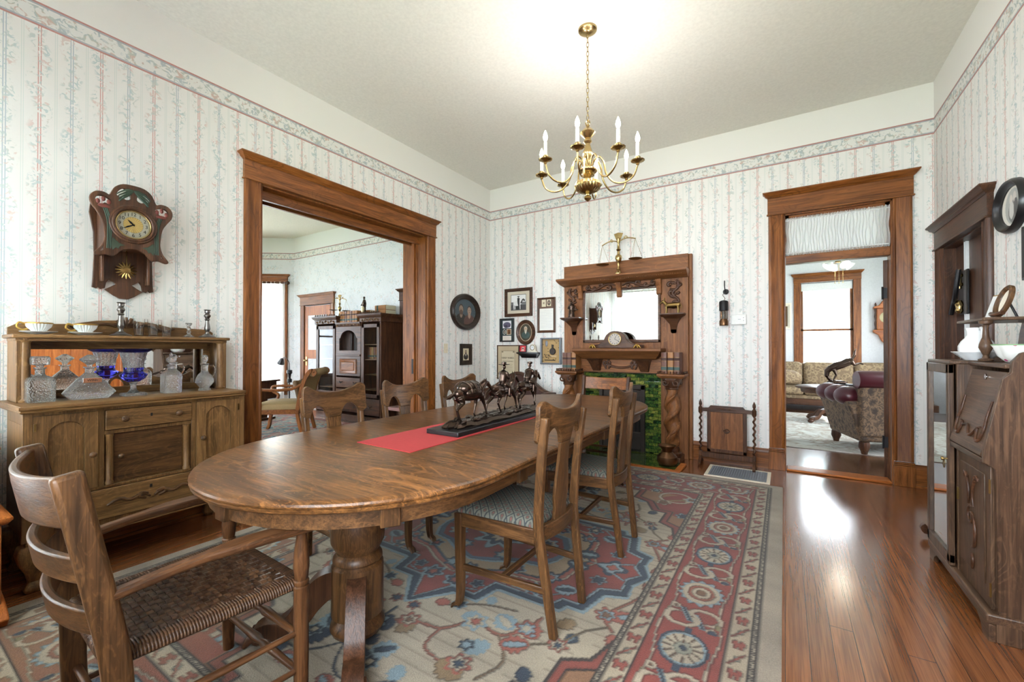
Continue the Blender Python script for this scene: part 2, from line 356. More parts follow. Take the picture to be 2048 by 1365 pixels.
class Img:
    """a small painted surface: colour per vertex"""
    def __init__(s, w, h, res, base):
        s.w, s.h = w, h; s.nx, s.ny = max(2, int(w/res)+1), max(2, int(h/res)+1)
        s.X, s.Y = np.meshgrid(np.linspace(-w/2, w/2, s.nx), np.linspace(-h/2, h/2, s.ny))
        s.c = np.empty((s.ny, s.nx, 3)); s.c[:] = srgb(*base)
    def put(s, mask, col): s.c[mask] = srgb(*col); return s
    def ell(s, cx, cy, rx, ry, col, rot=0):
        x, y = s.X-cx, s.Y-cy; ca, sa = math.cos(rot), math.sin(rot)
        return s.put(((x*ca+y*sa)/rx)**2+((y*ca-x*sa)/ry)**2 < 1, col)
    def poly(s, pts, col): return s.put(inpoly(s.X, s.Y, pts), col)
    def rect(s, x0, x1, y0, y1, col): return s.put((s.X > x0) & (s.X < x1) & (s.Y > y0) & (s.Y < y1), col)
    def line(s, pts, wd, col): return s.put(dline(s.X, s.Y, pts) < wd/2, col)
    def mesh(s, name, m, parent, fn):
        xs, ys = s.X.ravel(), s.Y.ravel(); nx, ny = s.nx, s.ny
        co = fn(xs, ys).astype(np.float32)
        i = np.arange((ny-1)*nx).reshape(ny-1, nx)[:, :-1].ravel()
        q = np.stack([i, i+1, i+nx+1, i+nx], 1).astype(np.int32)
        me = bpy.data.meshes.new(name); me.vertices.add(nx*ny); me.vertices.foreach_set('co', co.ravel())
        me.loops.add(q.size); me.loops.foreach_set('vertex_index', q.ravel())
        me.polygons.add(len(q)); me.polygons.foreach_set('loop_start', np.arange(0, q.size, 4, dtype=np.int32))
        me.update(calc_edges=True)
        a = me.color_attributes.new('Col', 'FLOAT_COLOR', 'POINT')
        a.data.foreach_set('color', np.concatenate([s.c.reshape(-1, 3), np.ones((nx*ny, 1))], 1).astype(np.float32).ravel())
        return put(name, me, m, parent, smooth=180)
    def wall(s, name, parent, x=0, y=0, z=0):   # upright, facing -y
        return s.mesh(name, G['paint'], parent, lambda a, b: np.stack([a+x, np.full_like(a, y), b+z], 1))
def inpoly(X, Y, pts):
    r = np.zeros(X.shape, bool); n = len(pts)
    for i in range(n):
        x0, y0 = pts[i][:2]; x1, y1 = pts[(i+1) % n][:2]
        if y0 == y1: continue
        r ^= ((y0 > Y) != (y1 > Y)) & (X < (x1-x0)*(Y-y0)/(y1-y0)+x0)
    return r
def dline(X, Y, pts):
    d = np.full(X.shape, 9.)
    for (x0, y0), (x1, y1) in zip([p[:2] for p in pts[:-1]], [p[:2] for p in pts[1:]]):
        dx, dy = x1-x0, y1-y0; t = np.clip(((X-x0)*dx+(Y-y0)*dy)/(dx*dx+dy*dy+1e-12), 0, 1)
        d = np.minimum(d, np.hypot(X-x0-t*dx, Y-y0-t*dy))
    return d
def ring(rx, rz, n=40, c=(0, 0)): return [(c[0]+rx*math.cos(2*PI*i/n), c[1]+rz*math.sin(2*PI*i/n)) for i in range(n)]
# ---------------------------------------------------------------- the room
XL, YB, XR, HC, YF = -3.645, 5.107, 1.112, 3.562, -.42
XP, YD = -4.03, 5.26            # parlor face of the side wall, back-room face of the back wall
def wallbox(x0, x1, y0, y1, z0, z1, holes, along):
    """solid wall with rectangular openings (a0,a1,b0,b1) along its length"""
    b = MB(); a0, a1 = (x0, x1) if along == 'x' else (y0, y1)
    def bx(p, q, s, t):
        if q-p > 1e-4 and t-s > 1e-4: b.box(*((p, q, y0, y1, s, t) if along == 'x' else (x0, x1, p, q, s, t)))
    p = a0
    for h0, h1, s, t in sorted(holes):
        bx(p, h0, z0, z1); bx(h0, h1, z0, s); bx(h0, h1, t, z1); p = h1
    bx(p, a1, z0, z1); return b
struct('floor', B(-10.6, 2.2, -.6, YD-.07, -.08, 0), FL)
struct('floor_back_room', B(-1.6, 3.3, YD-.07, 11.4, -.08, 0), FLB)
struct('ceiling', B(-10.6, 2.2, -.6, YD, HC, HC+.1), CE)
struct('ceiling_back_room', B(-1.6, 3.3, YD, 11.4, HC, HC+.1), PALE)
# side wall with the wide parlor opening: dining skin papered in stripes, parlor skin in florals
O1 = [(1.846, 3.78, -.01, 2.592)]
struct('wall_left', wallbox(-3.8, XL, YF, YD-.0, 0, HC, O1, 'y'), WP['left'])
struct('wall_parlor_side', wallbox(XP, -3.8, YF, YB, 0, HC, O1, 'y'), WP['parlor_y'])
struct('wall_back', wallbox(-3.8, 2.2, YB, 5.18, 0, HC, [(.004, .833, -.01, 2.586)], 'x'), WP['back'])
struct('wall_back_room_side', wallbox(-1.6, 2.2, 5.18, YD, 0, HC, [(.004, .833, -.01, 2.586)], 'x'), PALE)
struct('wall_right', wallbox(XR, XR+.07, YF, YB, 0, HC, [(3.99, 4.86, -.01, 2.06), (1.25, 2.2, -.01, 2.06)], 'y'), WP['right'])
FW = [(-3.5, -2.2, .55, 2.55), (-1.2, .7, .78, 2.52)]
struct('wall_front', wallbox(-3.8, XR+.07, YF-.14, YF, 0, HC, FW, 'x'), WP['back'])
struct('wall_parlor_back', B(-8.74, -3.8, YB, 5.25, 0, HC), WP['parlor'])
struct('wall_parlor_front', wallbox(-10.4, -3.8, YF-.14, YF, 0, HC, [(-7.8, -5.4, .78, 2.6)], 'x'), WP['parlor'])
struct('wall_parlor_far', wallbox(-10.5, -10.38, YF, 4.3, 0, HC, [(1.5, 3.0, .5, 2.6)], 'y'), WP['parlor_y'])
aw = wallbox(-.1, 2.3, 0, .14, 0, HC, [(.25, 1.55, .35, 2.58)], 'x')      # the angled bay wall, from the corner outwards
bay = struct('wall_bay', aw.xf(T((-8.74, YB, 0)) @ R3(math.radians(216.9), 'Z') @ Matrix.Scale(-1, 4, (0, 1, 0))), WP['parlor'])
struct('wall_back_room_far', wallbox(-1.6, 3.3, 11.1, 11.24, 0, HC, [(.31, 1.2, .62, 2.62)], 'x'), PALE)
struct('wall_back_room_west', B(-1.6, -1.5, YD, 11.1, 0, HC), PALE)
struct('wall_back_room_east', wallbox(2.9, 3.0, YD, 11.1, 0, HC, [(7.65, 9.15, .8, 2.5)], 'y'), PALE)
struct('wall_closet', B(2.1, 2.2, 3.2, YB, 0, HC), PALE)
struct('wall_closet_side', B(XR+.07, 2.1, 3.15, 3.2, 0, HC), PALE)

def wallframe(kind):   # local frame: x along the wall, -y out of the wall
    return {'back': (0, lambda a, z=0: (a, YB, z)), 'left': (PI/2, lambda a, z=0: (XL, a, z)), 'right': (-PI/2, lambda a, z=0: (XR, a, z))}[kind]
def casing(name, w_in, w_out, h_in, zb, zt, mk='case', foot=True, depth=.0, reveal=.15, rail=None):
    """door surround: stepped side boards on plinth blocks, head board, bead and cornice, jamb lining"""
    root = bpy.data.objects.new(name, None); C.objects.link(root); root['kind'] = 'structure'
    hi, ho = w_in/2, w_out/2
    for s in (-1, 1):
        p = lambda x, y: (s*x, -y)
        prof = [p(hi, 0), p(hi, .018), p(hi+.012, .026), p(hi+.022, .02), p(hi+.035, .022), p(ho-.03, .03), p(ho-.02, .034), p(ho-.006, .03), p(ho, .02), p(ho, 0)]
        MB().prism(prof, .22 if foot else 0, zb, 'z').build('side_casing', W[mk+'z'], root)
        if foot:
            b = B(*sorted((s*(hi-.004), s*(ho+.006))), -.036, 0, 0, .17)
            for z in (.175, .19, .205): b.box(*sorted((s*(hi-.002), s*(ho+.003))), -.036, 0, z-.004, z+.007)
            b.build('plinth_block', W[mk+'z'], root, .002)
    B(-ho-.006, ho+.006, -.032, 0, zb+.012, zt-.055).build('head_board', W[mk+'x'], root, .002)
    B(-ho-.014, ho+.014, -.044, 0, zb, zb+.012).build('bead', W[mk+'x'], root, .003)
    pr = [(0, 0), (.036, 0), (.045, .012), (.056, .018), (.064, .034), (.078, .044), (.078, .055), (0, .055)]
    rg = []
    for d, h in pr: rg.append([(-ho-d+.03, 0, zt-.055+h), (-ho-d+.03, -d, zt-.055+h), (ho+d-.03, -d, zt-.055+h), (ho+d-.03, 0, zt-.055+h)])
    MB().loft(rg[1:-1]).build('cornice', W[mk+'x'], root, .001)
    j = B(-hi-.0, -hi+.012, 0, reveal, 0, zb).box(hi-.012, hi, 0, reveal, 0, zb).box(-hi, hi, 0, reveal, zb-.012, zb)
    j.build('jamb', W[mk+'z'], root)
    return root
# wide pocket-door opening to the parlor
rz, at_ = wallframe('left')
d1 = casing('door_1', 1.934, 2.204, 2.55, 2.59, 2.80, foot=True, reveal=.385)
d1.location = at_(2.813); d1.rotation_euler.z = rz
for s in (-1, 1):
    B(*sorted((s*.967, s*.945)), .13, .16, 0, 2.58).box(*sorted((s*.967, s*.935)), .2, .225, 0, 2.58).build('pocket_stop', W['casez'], d1, .003)
B(.92, .945, .16, .2, 0, 2.56).build('pocket_door_edge', W['casez'], d1)
B(.914, .922, .168, .192, .92, 1.1).build('edge_pull', PL['blackmetal'], d1)
B(-.955, .955, .1, .13, 2.5, 2.58).box(-.955, .955, .22, .25, 2.5, 2.58).build('track_board', W['casex'], d1)
# doorway with transom to the back room
d2 = casing('door_2', .829, 1.097, 2.55, 2.585, 2.815, reveal=.153)
d2.location = (.4185, YB, 0)
B(-.4, .4, -.006, .09, 2.08, 2.16).build('transom_bar', W['casex'], d2, .004)
B(-.40, .40, -.02, .16, 0, .022).build('threshold', W['orangex'], d2, .008)
tf = B(-.402, .402, .03, .065, 2.16, 2.19).box(-.402, .402, .03, .065, 2.53, 2.58).box(-.402, -.37, .03, .065, 2.16, 2.58).box(.37, .402, .03, .065, 2.16, 2.58)
tf.build('transom_sash', W['casex'], d2); B(-.38, .38, .045, .05, 2.18, 2.54).build('transom_pane', G['pane'], d2)
# its door leaf stands open into the back room, hinges showing
df = B(0, .035, .0, .80, .012, 2.06); dl = df.build('door_leaf', W['darkz'], d2, .002); dl.location = (.372, .16, 0); dl.rotation_euler.z = -.42
for z in (.35, 1.75):
    hb = MB().lathe([(.008, z-.06), (.008, z+.06)], (.366, .15, 0), 8).box(.366, .4, .146, .152, z-.05, z+.05); hb.build('hinge', PL['blackmetal'], d2)
# recessed door on the other side wall
rz, at_ = wallframe('right')
d3 = casing('door_3', .87, 1.11, 2.06, 2.055, 2.265, mk='dark', reveal=.07)
d3.location = at_(4.425); d3.rotation_euler.z = rz
q = B(-.425, .425, .07, .105, 0, 2.06); q.build('closed_leaf', W['darkz'], d3)
B(-.17, -.145, .062, .072, .02, 2.055).build('painted_gap_light', PL['blue_grey'], d3)  # blue-grey colour stands in for the light in the door gap
B(-.145, -.14, .05, .072, .02, 2.055).box(-.175, -.17, .05, .072, .02, 2.055).build('strip_bead', PL['white_paint'], d3)
d4 = casing('door_4', .95, 1.22, 2.06, 2.055, 2.265, mk='orange', reveal=.07)
d4.location = at_(1.725); d4.rotation_euler.z = rz
B(-.47, .47, .02, .06, 0, 2.06).build('closed_leaf', W['orangez'], d4)
for z0, z1 in ((.2, .85), (1.0, 1.9)):
    for x0 in (-.38, .04): MB().box(x0, x0+.34, .012, .02, z0, z1).build('raised_panel', W['orangez'], d4, .006)
# baseboards
def base(name, x0, x1, fr):
    r, at_ = wallframe(fr); b = B(x0, x1, -.018, 0, 0, .16)
    b.prism([(0, .16), (-.022, .16), (-.022, .172), (-.012, .19), (-.008, .2), (0, .2)], x0, x1, 'x').box(x0, x1, -.03, 0, 0, .02)
    o = struct(name, b, W['casex']); o.location = at_(0) if fr == 'back' else ((XL if fr == 'left' else XR), 0, 0); o.rotation_euler.z = r
base('baseboard_back_1', -3.645, -2.42, 'back'); base('baseboard_back_2', -.87, -.13, 'back'); base('baseboard_back_3', .97, 1.112, 'back')
base('baseboard_left_1', -.42, 1.70, 'left'); base('baseboard_left_2', 3.92, 5.107, 'left')
base('baseboard_right_1', -3.86, -2.35, 'right'); base('baseboard_right_2', -5.1, -4.99, 'right')
# windows behind the camera and in the other rooms
def window(name, w, z0, z1, loc, rz, mk='case', cas=True, shade=None):
    root = bpy.data.objects.new(name, None); C.objects.link(root); root['kind'] = 'structure'; root.location = loc; root.rotation_euler.z = rz
    h = w/2; zm = (z0+z1)/2
    f = MB()
    for a, b_, y in ((z0, zm+.02, .05), (zm-.02, z1, .085)):
        f.box(-h, h, y, y+.03, a, a+.045).box(-h, h, y, y+.03, b_-.04, b_).box(-h, -h+.045, y, y+.03, a, b_).box(h-.045, h, y, y+.03, a, b_)
    f.build('sash', W[mk+'z'], root, .002)
    B(-h, h, .066, .069, z0, zm).box(-h, h, .1, .103, zm, z1).build('pane', G['pane'], root)
    j = B(-h-.01, -h, 0, .14, z0, z1).box(h, h+.01, 0, .14, z0, z1).box(-h, h, 0, .14, z1, z1+.01); j.build('jamb', W[mk+'z'], root)
    if cas:
        for s in (-1, 1): B(*sorted((s*h, s*(h+.125))), -.028, 0, z0-.1, z1+.02).build('side_casing', W[mk+'z'], root, .004)
        B(-h-.13, h+.13, -.032, 0, z1+.02, z1+.15).build('head_board', W[mk+'x'], root, .003)
        MB().loft([[(-h-d-.1, 0, z), (-h-d-.1, -d, z), (h+d+.1, -d, z), (h+d+.1, 0, z)] for d, z in ((.034, z1+.15), (.05, z1+.165), (.072, z1+.195), (.075, z1+.21))]).build('cornice', W[mk+'x'], root)
    B(-h-.15, h+.15, -.06, .14, z0-.03, z0).build('sill', W[mk+'x'], root, .005)
    if shade: B(-h+.01, h-.01, .02, .024, z1-shade, z1).build('roller_shade', PL['white_paint'], root)
    return root
window('window_1', 1.9, .78, 2.52, (-.25, YF, 0), PI)  # unseen window, added as a light source for the back wall
window('window_2', 1.3, .55, 2.55, (-2.85, YF, 0), PI, cas=False)
window('window_3', 2.4, .78, 2.6, (-6.6, YF, 0), PI)
window('window_4', .89, .62, 2.62, (.755, 11.1, 0), 0, 'case', shade=.16)
wb = window('window_5', 1.3, .35, 2.58, (-8.74-.9*.8, YB-.9*.6, 0), math.radians(36.9))
window('window_7', 1.5, .5, 2.6, (-10.38, 2.25, 0), PI/2)
window('window_6', 1.5, .8, 2.5, (2.9, 8.4, 0), -PI/2, cas=False)  # unseen window, added for the side light of the back room
# world outside
struct('ground_outside', B(-16, 16, -14, 34, -.9, -.75), PL['lawn'])
hs = thing('neighbor_house', 'pale house wall seen outside through the back room window', 'house', (0, 22, -.75))
B(-6, 6, 0, 6, 0, 3.4).build('siding', PL['outdoor_wall'], hs)
MB().prism([(-6.5, 3.4), (6.5, 3.4), (0, 6)], -.3, 6.3, 'y').build('roof', PL['pale_roof'], hs)
B(.6, 1.9, -.05, .0, 1.3, 2.5).build('window_frame', PL['pale_roof'], hs)
def curtain(name, label, w, z0, z1, loc, rz, folds, amp=.018, ruffle=0., ysq=1., mt=None, n=7):
    """gathered cloth hanging in folds"""
    xs = [(-w/2+w*i/(folds*n)) for i in range(folds*n+1)]; zs = [z0+(z1-z0)*k/10 for k in range(11)]
    vs, fs = [], []; r = random.Random(len(name)+folds); ph = [r.uniform(-.7, .7) for _ in range(folds+2)]
    for k, z in enumerate(zs):
        for i, x in enumerate(xs):
            q = i/n; pz = ph[int(q)]*(1-q % 1)+ph[int(q)+1]*(q % 1); t = k/10
            vs.append((x+.006*math.sin(9*t+pz*4), amp*math.sin(2*PI*q+pz)*(1.15-.5*t*(0 if ruffle else 1)), z+ruffle*math.sin(11.3*q+k)*(k in (0, 10))))
    m_ = len(xs)
    for k in range(10):
        for i in range(m_-1): fs.append((k*m_+i, k*m_+i+1, (k+1)*m_+i+1, (k+1)*m_+i))
    root = thing(name, label, 'curtain', loc, rz)
    MB().add(vs, fs).build('cloth', mt or G['sheer'], root, smooth=180)
    return root
tc = curtain('transom_curtain', 'gathered sheer white curtain over the transom above the back doorway', .80, 2.165, 2.545, (.4185, YB+.02, 0), 0, 34, .008, .006)
for z in (2.19, 2.52): MB().lathe([(.006, -.4), (.006, .4)], (0, 0, z), 8, 'x').build('rod', PL['white_paint'], tc)
c1 = curtain('window_curtain', 'sheer white floor-length curtain on the parlor bay window', 1.5, .06, 2.62, (-8.74-.88*.8+.6*.11, YB-.88*.6-.8*.11, 0), math.radians(36.9), 17, .03)
MB().lathe([(.02, -.78), (.02, .78)], (0, 0, 2.6), 10, 'x').ball((.8, 0, 2.6), .04).build('curtain_rod', W['darkx'], c1)
c2 = curtain('window_curtain', 'sheer pleated white curtain seen in the mantel mirror', 1.72, .05, 2.62, (-2.76, YF+.12, 0), PI, 20, .03)
MB().lathe([(.016, -.86), (.016, .86)], (0, 0, 2.61), 10, 'x').build('curtain_rod', PL['white_paint'], c2)
# ---------------------------------------------------------------- dining table
def stadium(cx, y0, y1, r, n=28):
    return [(cx+r*math.cos(a), y0+r*math.sin(a)) for a in [PI+PI*i/n for i in range(n+1)]]+[(cx+r*math.cos(a), y1+r*math.sin(a)) for a in [PI*i/n for i in range(n+1)]]
TX, TY0, TY1, TR = -1.605, 1.325, 3.36, .69
tb = thing('dining_table', 'long oval quarter-sawn oak pedestal dining table with scroll feet', 'table', (TX, 2.34, .0064))
def trk(o, z, n=28): return [(x, y-2.34, z) for x, y in stadium(0, TY0, TY1, TR-o, n)]
MB().loft([trk(.03, .712), trk(.012, .714), trk(.004, .720), trk(.002, .727), trk(.009, .731), trk(.002, .735), trk(0, .741), trk(.003, .748), trk(.012, .753), trk(.03, .755)]).build('tabletop', W['tabletop'], tb, smooth=30)
seam = MB()
for y in (1.83, 2.34, 2.85): seam.box(-TR+.01, TR-.01, y-.0011-2.34, y+.0011-2.34, .7548, .7552)
seam.build('leaf_joint', PL['soot'], tb)
MB().loft([trk(.06, .648), trk(.06, .712), trk(.082, .712), trk(.082, .648)], cap=False, close=True).build('apron', W['oaky'], tb)
for y, a in [(TY0, t) for t in (-150, -90, -35)]+[(TY1, t) for t in (35, 90, 150)]:
    r = TR-.058; t = math.radians(a); p = (r*math.cos(t), y+r*math.sin(t)-2.34)
    MB().box(-.012, .012, -.032, .032, .642, .712).xf(T((p[0], p[1], 0)) @ R3(t, 'Z')).build('apron_block', W['oakz'], tb, .003)
for y in (1.60, 2.05, 2.63, 3.08):
    for s in (-1, 1): MB().box(s*(TR-.055)-.012, s*(TR-.055)+.012, y-2.374, y-2.306, .642, .712).build('apron_block', W['oakz'], tb, .003)
ped = [(.05, .71), (.065, .60), (.095, .53), (.113, .455), (.11, .40), (.092, .365), (.085, .355), (.091, .35), (.101, .336), (.103, .322), (.094, .312), (.106, .30), (.107, .292),
       (.107, .095), (.10, .09), (.088, .082), (.096, .07), (.109, .055), (.113, .04), (.105, .022), (.085, .01)]
def foot(base, d):
    P = spline([(-.02, .225), (.04, .22), (.10, .165), (.15, .095), (.21, .058), (.27, .062), (.31, .045)], 5)
    wd = [.03+.02*math.sin(PI*i/(len(P)-1)) for i in range(len(P))]; dp = [.12-.065*abs(i/(len(P)-1)) for i in range(len(P))]
    b = MB().tube([(p.x+.085, 0, p.y) for p in P], 0, flat=[(.075, q) for q in dp], up=(0, 0, 1) if 0 else (.6, 0, .8))
    b.xf(T((base[0], base[1], 0)) @ R3(d, 'Z')); o = b.build('foot', W['darkz'], tb, .018, seg=3)
    c = MB()
    for k in (-1, 0, 1):
        c.tube([(.37, k*.026, .05), (.412, k*.032, .042), (.434, k*.034, .012)], [.024, .02, .01], 8)
    c.ball((.385, 0, .03), (.035, .045, .03)); c.xf(T((base[0], base[1], 0)) @ R3(d, 'Z')); c.build('claw', W['darkz'], o, smooth=60)
for yb, ds in ((1.20, (-136, -40)), (3.46, (136, 40))):
    MB().lathe(ped, (0.047, yb-2.34, 0), 32).build('pedestal', W['oakz'], tb, smooth=30)
    for d in ds: foot((.047, yb-2.34), math.radians(d))
MB().lathe([(.05, .71), (.05, .6), (.035, .57), (.045, .5), (.028, .3), (.04, .26), (.03, .22), (.045, .16), (.02, .06), (.025, .0)], (.0, 0, 0), 14).build('center_leg', W['darkz'], tb)
B(-.035, .035, -.92, .92, .6, .66).build('slide_rail', W['darky'], tb)
# red runner: thin woven strip following the top
rs = []
for i in range(25):
    y = 1.372+(2.72-1.372)*i/24
    rs.append([(-.19, y, .0), (.19, y-.01, .0), (.19, y-.01, .003), (-.19, y, .003)])
run = MB().loft(rs).build('table_runner', PL['red_cloth']); run.location = (-1.6, 0, .7619)
tag(run, 'red woven runner lying along the middle of the dining table', 'table runner')

# ---------------------------------------------------------------- splat-back chairs
m, nt, b = mat('tapestry_seat'); v = objco(nt)
vr = nd(nt, 'ShaderNodeMapping', {'Vector': v, 'Rotation': (0, 0, .785), 'Scale': (30, 30, 30)}).outputs[0]
sx = nd(nt, 'ShaderNodeSeparateXYZ', {0: vr}); fx, fy = M_(nt, 'FRACT', sx.outputs[0]), M_(nt, 'FRACT', sx.outputs[1])
lat = M_(nt, 'MAXIMUM', M_(nt, 'LESS_THAN', fx, .14), M_(nt, 'LESS_THAN', fy, .14))
dc = M_(nt, 'ADD', M_(nt, 'POWER', M_(nt, 'SUBTRACT', fx, .57), 2.), M_(nt, 'POWER', M_(nt, 'SUBTRACT', fy, .57), 2.))
c0 = mixc(nt, noise(nt, v, 60, 3), srgb(90, 90, 80), srgb(112, 110, 98))
c0 = mixc(nt, M_(nt, 'MULTIPLY', M_(nt, 'LESS_THAN', dc, .07), .8), c0, srgb(74, 66, 60)); c0 = mixc(nt, M_(nt, 'LESS_THAN', dc, .015), c0, srgb(112, 70, 62))
c0 = mixc(nt, M_(nt, 'MULTIPLY', lat, .85), c0, srgb(40, 47, 52))
setp(nt, b, color=c0, rough=.9, normal=bump(nt, noise(nt, v, 420, 2), .3, .002)); FAB = m
LEG = [(.150, -.262, 0), (.160, -.243, .15), (.174, -.213, .38), (.180, -.205, .48), (.188, -.222, .72), (.196, -.248, .935)]
def legxy(z):
    for a, c in zip(LEG, LEG[1:]):
        if z <= c[2]: t = max(0, (z-a[2])/(c[2]-a[2])); return a[0]+(c[0]-a[0])*t, a[1]+(c[1]-a[1])*t
    return LEG[-1][:2]
def panel(cols, yf, th):
    """upright board: cols of (x, zlow, zhigh), bowed by yf(x, z)"""
    rg = []
    for x, lo, hi in cols:
        zs = [lo+(hi-lo)*k/4 for k in range(5)]
        rg.append([(x, yf(x, z)+th/2, z) for z in zs]+[(x, yf(x, z)-th/2, z) for z in zs[::-1]])
    return MB().loft(rg)
def make_chair(label):
    t = thing('dining_chair', label, 'chair', group='splat-back dining chairs around the table')
    for s in (-1, 1):
        P = spline([(s*x, y, z) for x, y, z in LEG], 5)
        MB().tube(P, 0, flat=[(.032, .04-.01*abs(i/len(P)-.5)) for i in range(len(P))], up=(0, 1, 0)).build('rear_leg', W['chairz'], t, .006)
        F = spline([(s*.205, .20, .455), (s*.205, .20, .3), (s*.203, .198, .12), (s*.203, .203, .05), (s*.204, .215, .02)], 4)
        fl = MB().tube(F, 0, flat=[(.042-.016*(i/(len(F)-1)), .042-.014*(i/(len(F)-1))) for i in range(len(F))], up=(0, 1, 0)).build('front_leg', W['oakz'], t, .004)
        pw = MB()
        for k in (-1, 0, 1): pw.tube([(s*.204+k*.009, .212, .03), (s*.204+k*.012, .234, .018), (s*.204+k*.013, .243, .002)], [.010, .009, .005], 6)
        pw.build('paw', W['oakz'], fl, smooth=60)
        MB().tube([(s*.2, .19, .2), (s*.17, -.235, .2)], 0, flat=(.018, .03), up=(0, 0, 1)).build('side_stretcher', W['oaky'], t, .004)
        MB().tube([(s*.205, .185, .425), (s*.181, -.19, .425)], 0, flat=(.024, .062), up=(0, 0, 1)).build('side_rail', W['oaky'], t, .003)
    MB().tube([(-.186, -.02, .2), (.186, -.02, .2)], 0, flat=(.022, .026), up=(0, 0, 1)).build('cross_stretcher', W['oakx'], t, .004)
    B(-.19, .19, .19, .214, .394, .456).build('front_rail', W['oakx'], t, .003)
    P = [(x, -.195-.03*(1-(x/.17)**2), .428) for x in [-.17+.034*i for i in range(11)]]
    MB().tube(P, 0, flat=(.024, .066), up=(0, 0, 1)).build('back_rail', W['oakx'], t, .003)
    rg = []
    for o, z in ((.0, .45), (-.004, .462), (.004, .478), (.03, .492), (.09, .5), (.15, .503)):
        pl = [(-.208+o, .205-o), (.208-o, .205-o), (.178-o*.8, -.19+o), (-.178+o*.8, -.19+o)]
        q = []
        for (x0, y0), (x1, y1) in zip(pl, pl[1:]+pl[:1]):
            q += [(x0+(x1-x0)*k/6, y0+(y1-y0)*k/6, z) for k in range(6)]
        rg.append(q)
    MB().loft(rg).build('seat', FAB, t, smooth=60)
    yl = lambda x, z: legxy(z)[1]+.024-.034*(1-(x/.21)**2)
    cols = []
    for i in range(49):
        x = -.216+.432*i/48; a = abs(x)
        top = .955+.046*min(1, (a/.175))**2.4-(.024*max(0, (a-.185)/.031)**2)
        if a < .05: lo = .802
        elif a < .165: u = (a-.05)/.115; lo = .802+.078*math.sin(PI*min(1, u*.92+.02))**.55
        else: lo = .818+.02*max(0, (a-.19)/.026)**2
        cols.append((x, lo, top))
    panel(cols, yl, .022).build('crest_rail', W['chairx'], t, .004)
    rg = []
    for z, hw in [(.802, .052), (.77, .046), (.72, .047), (.66, .056), (.60, .066), (.56, .068), (.53, .062), (.51, .054), (.49, .056), (.47, .06), (.44, .058)]:
        y = yl(0, z); rg.append([(-hw, y+.008, z), (-hw*.4, y+.006, z), (hw*.4, y+.006, z), (hw, y+.008, z), (hw, y-.007, z), (hw*.4, y-.009, z), (-hw*.4, y-.009, z), (-hw, y-.007, z)])
    MB().loft(rg).build('splat', W['chairz'], t, .002)
    return t
ch = make_chair('oak splat-back dining chair closest to the camera on the secretary side of the table')
ch.location = (-1.085, 1.765, .0064); ch.rotation_euler.z = PI/2
dup(ch, (-1.075, 2.60, .0064), PI/2+.03, 'second oak splat-back dining chair on the secretary side, nearer the fireplace')
for y, l in ((1.63, 'oak splat-back dining chair across the table, first one beside the sideboard'), (2.215, 'oak splat-back dining chair across the table, middle of three in front of parlor opening'),
             (2.82, 'oak splat-back dining chair across the table, behind the bronze pack horse')):
    dup(ch, (-2.11, y, .0064), -PI/2, l)

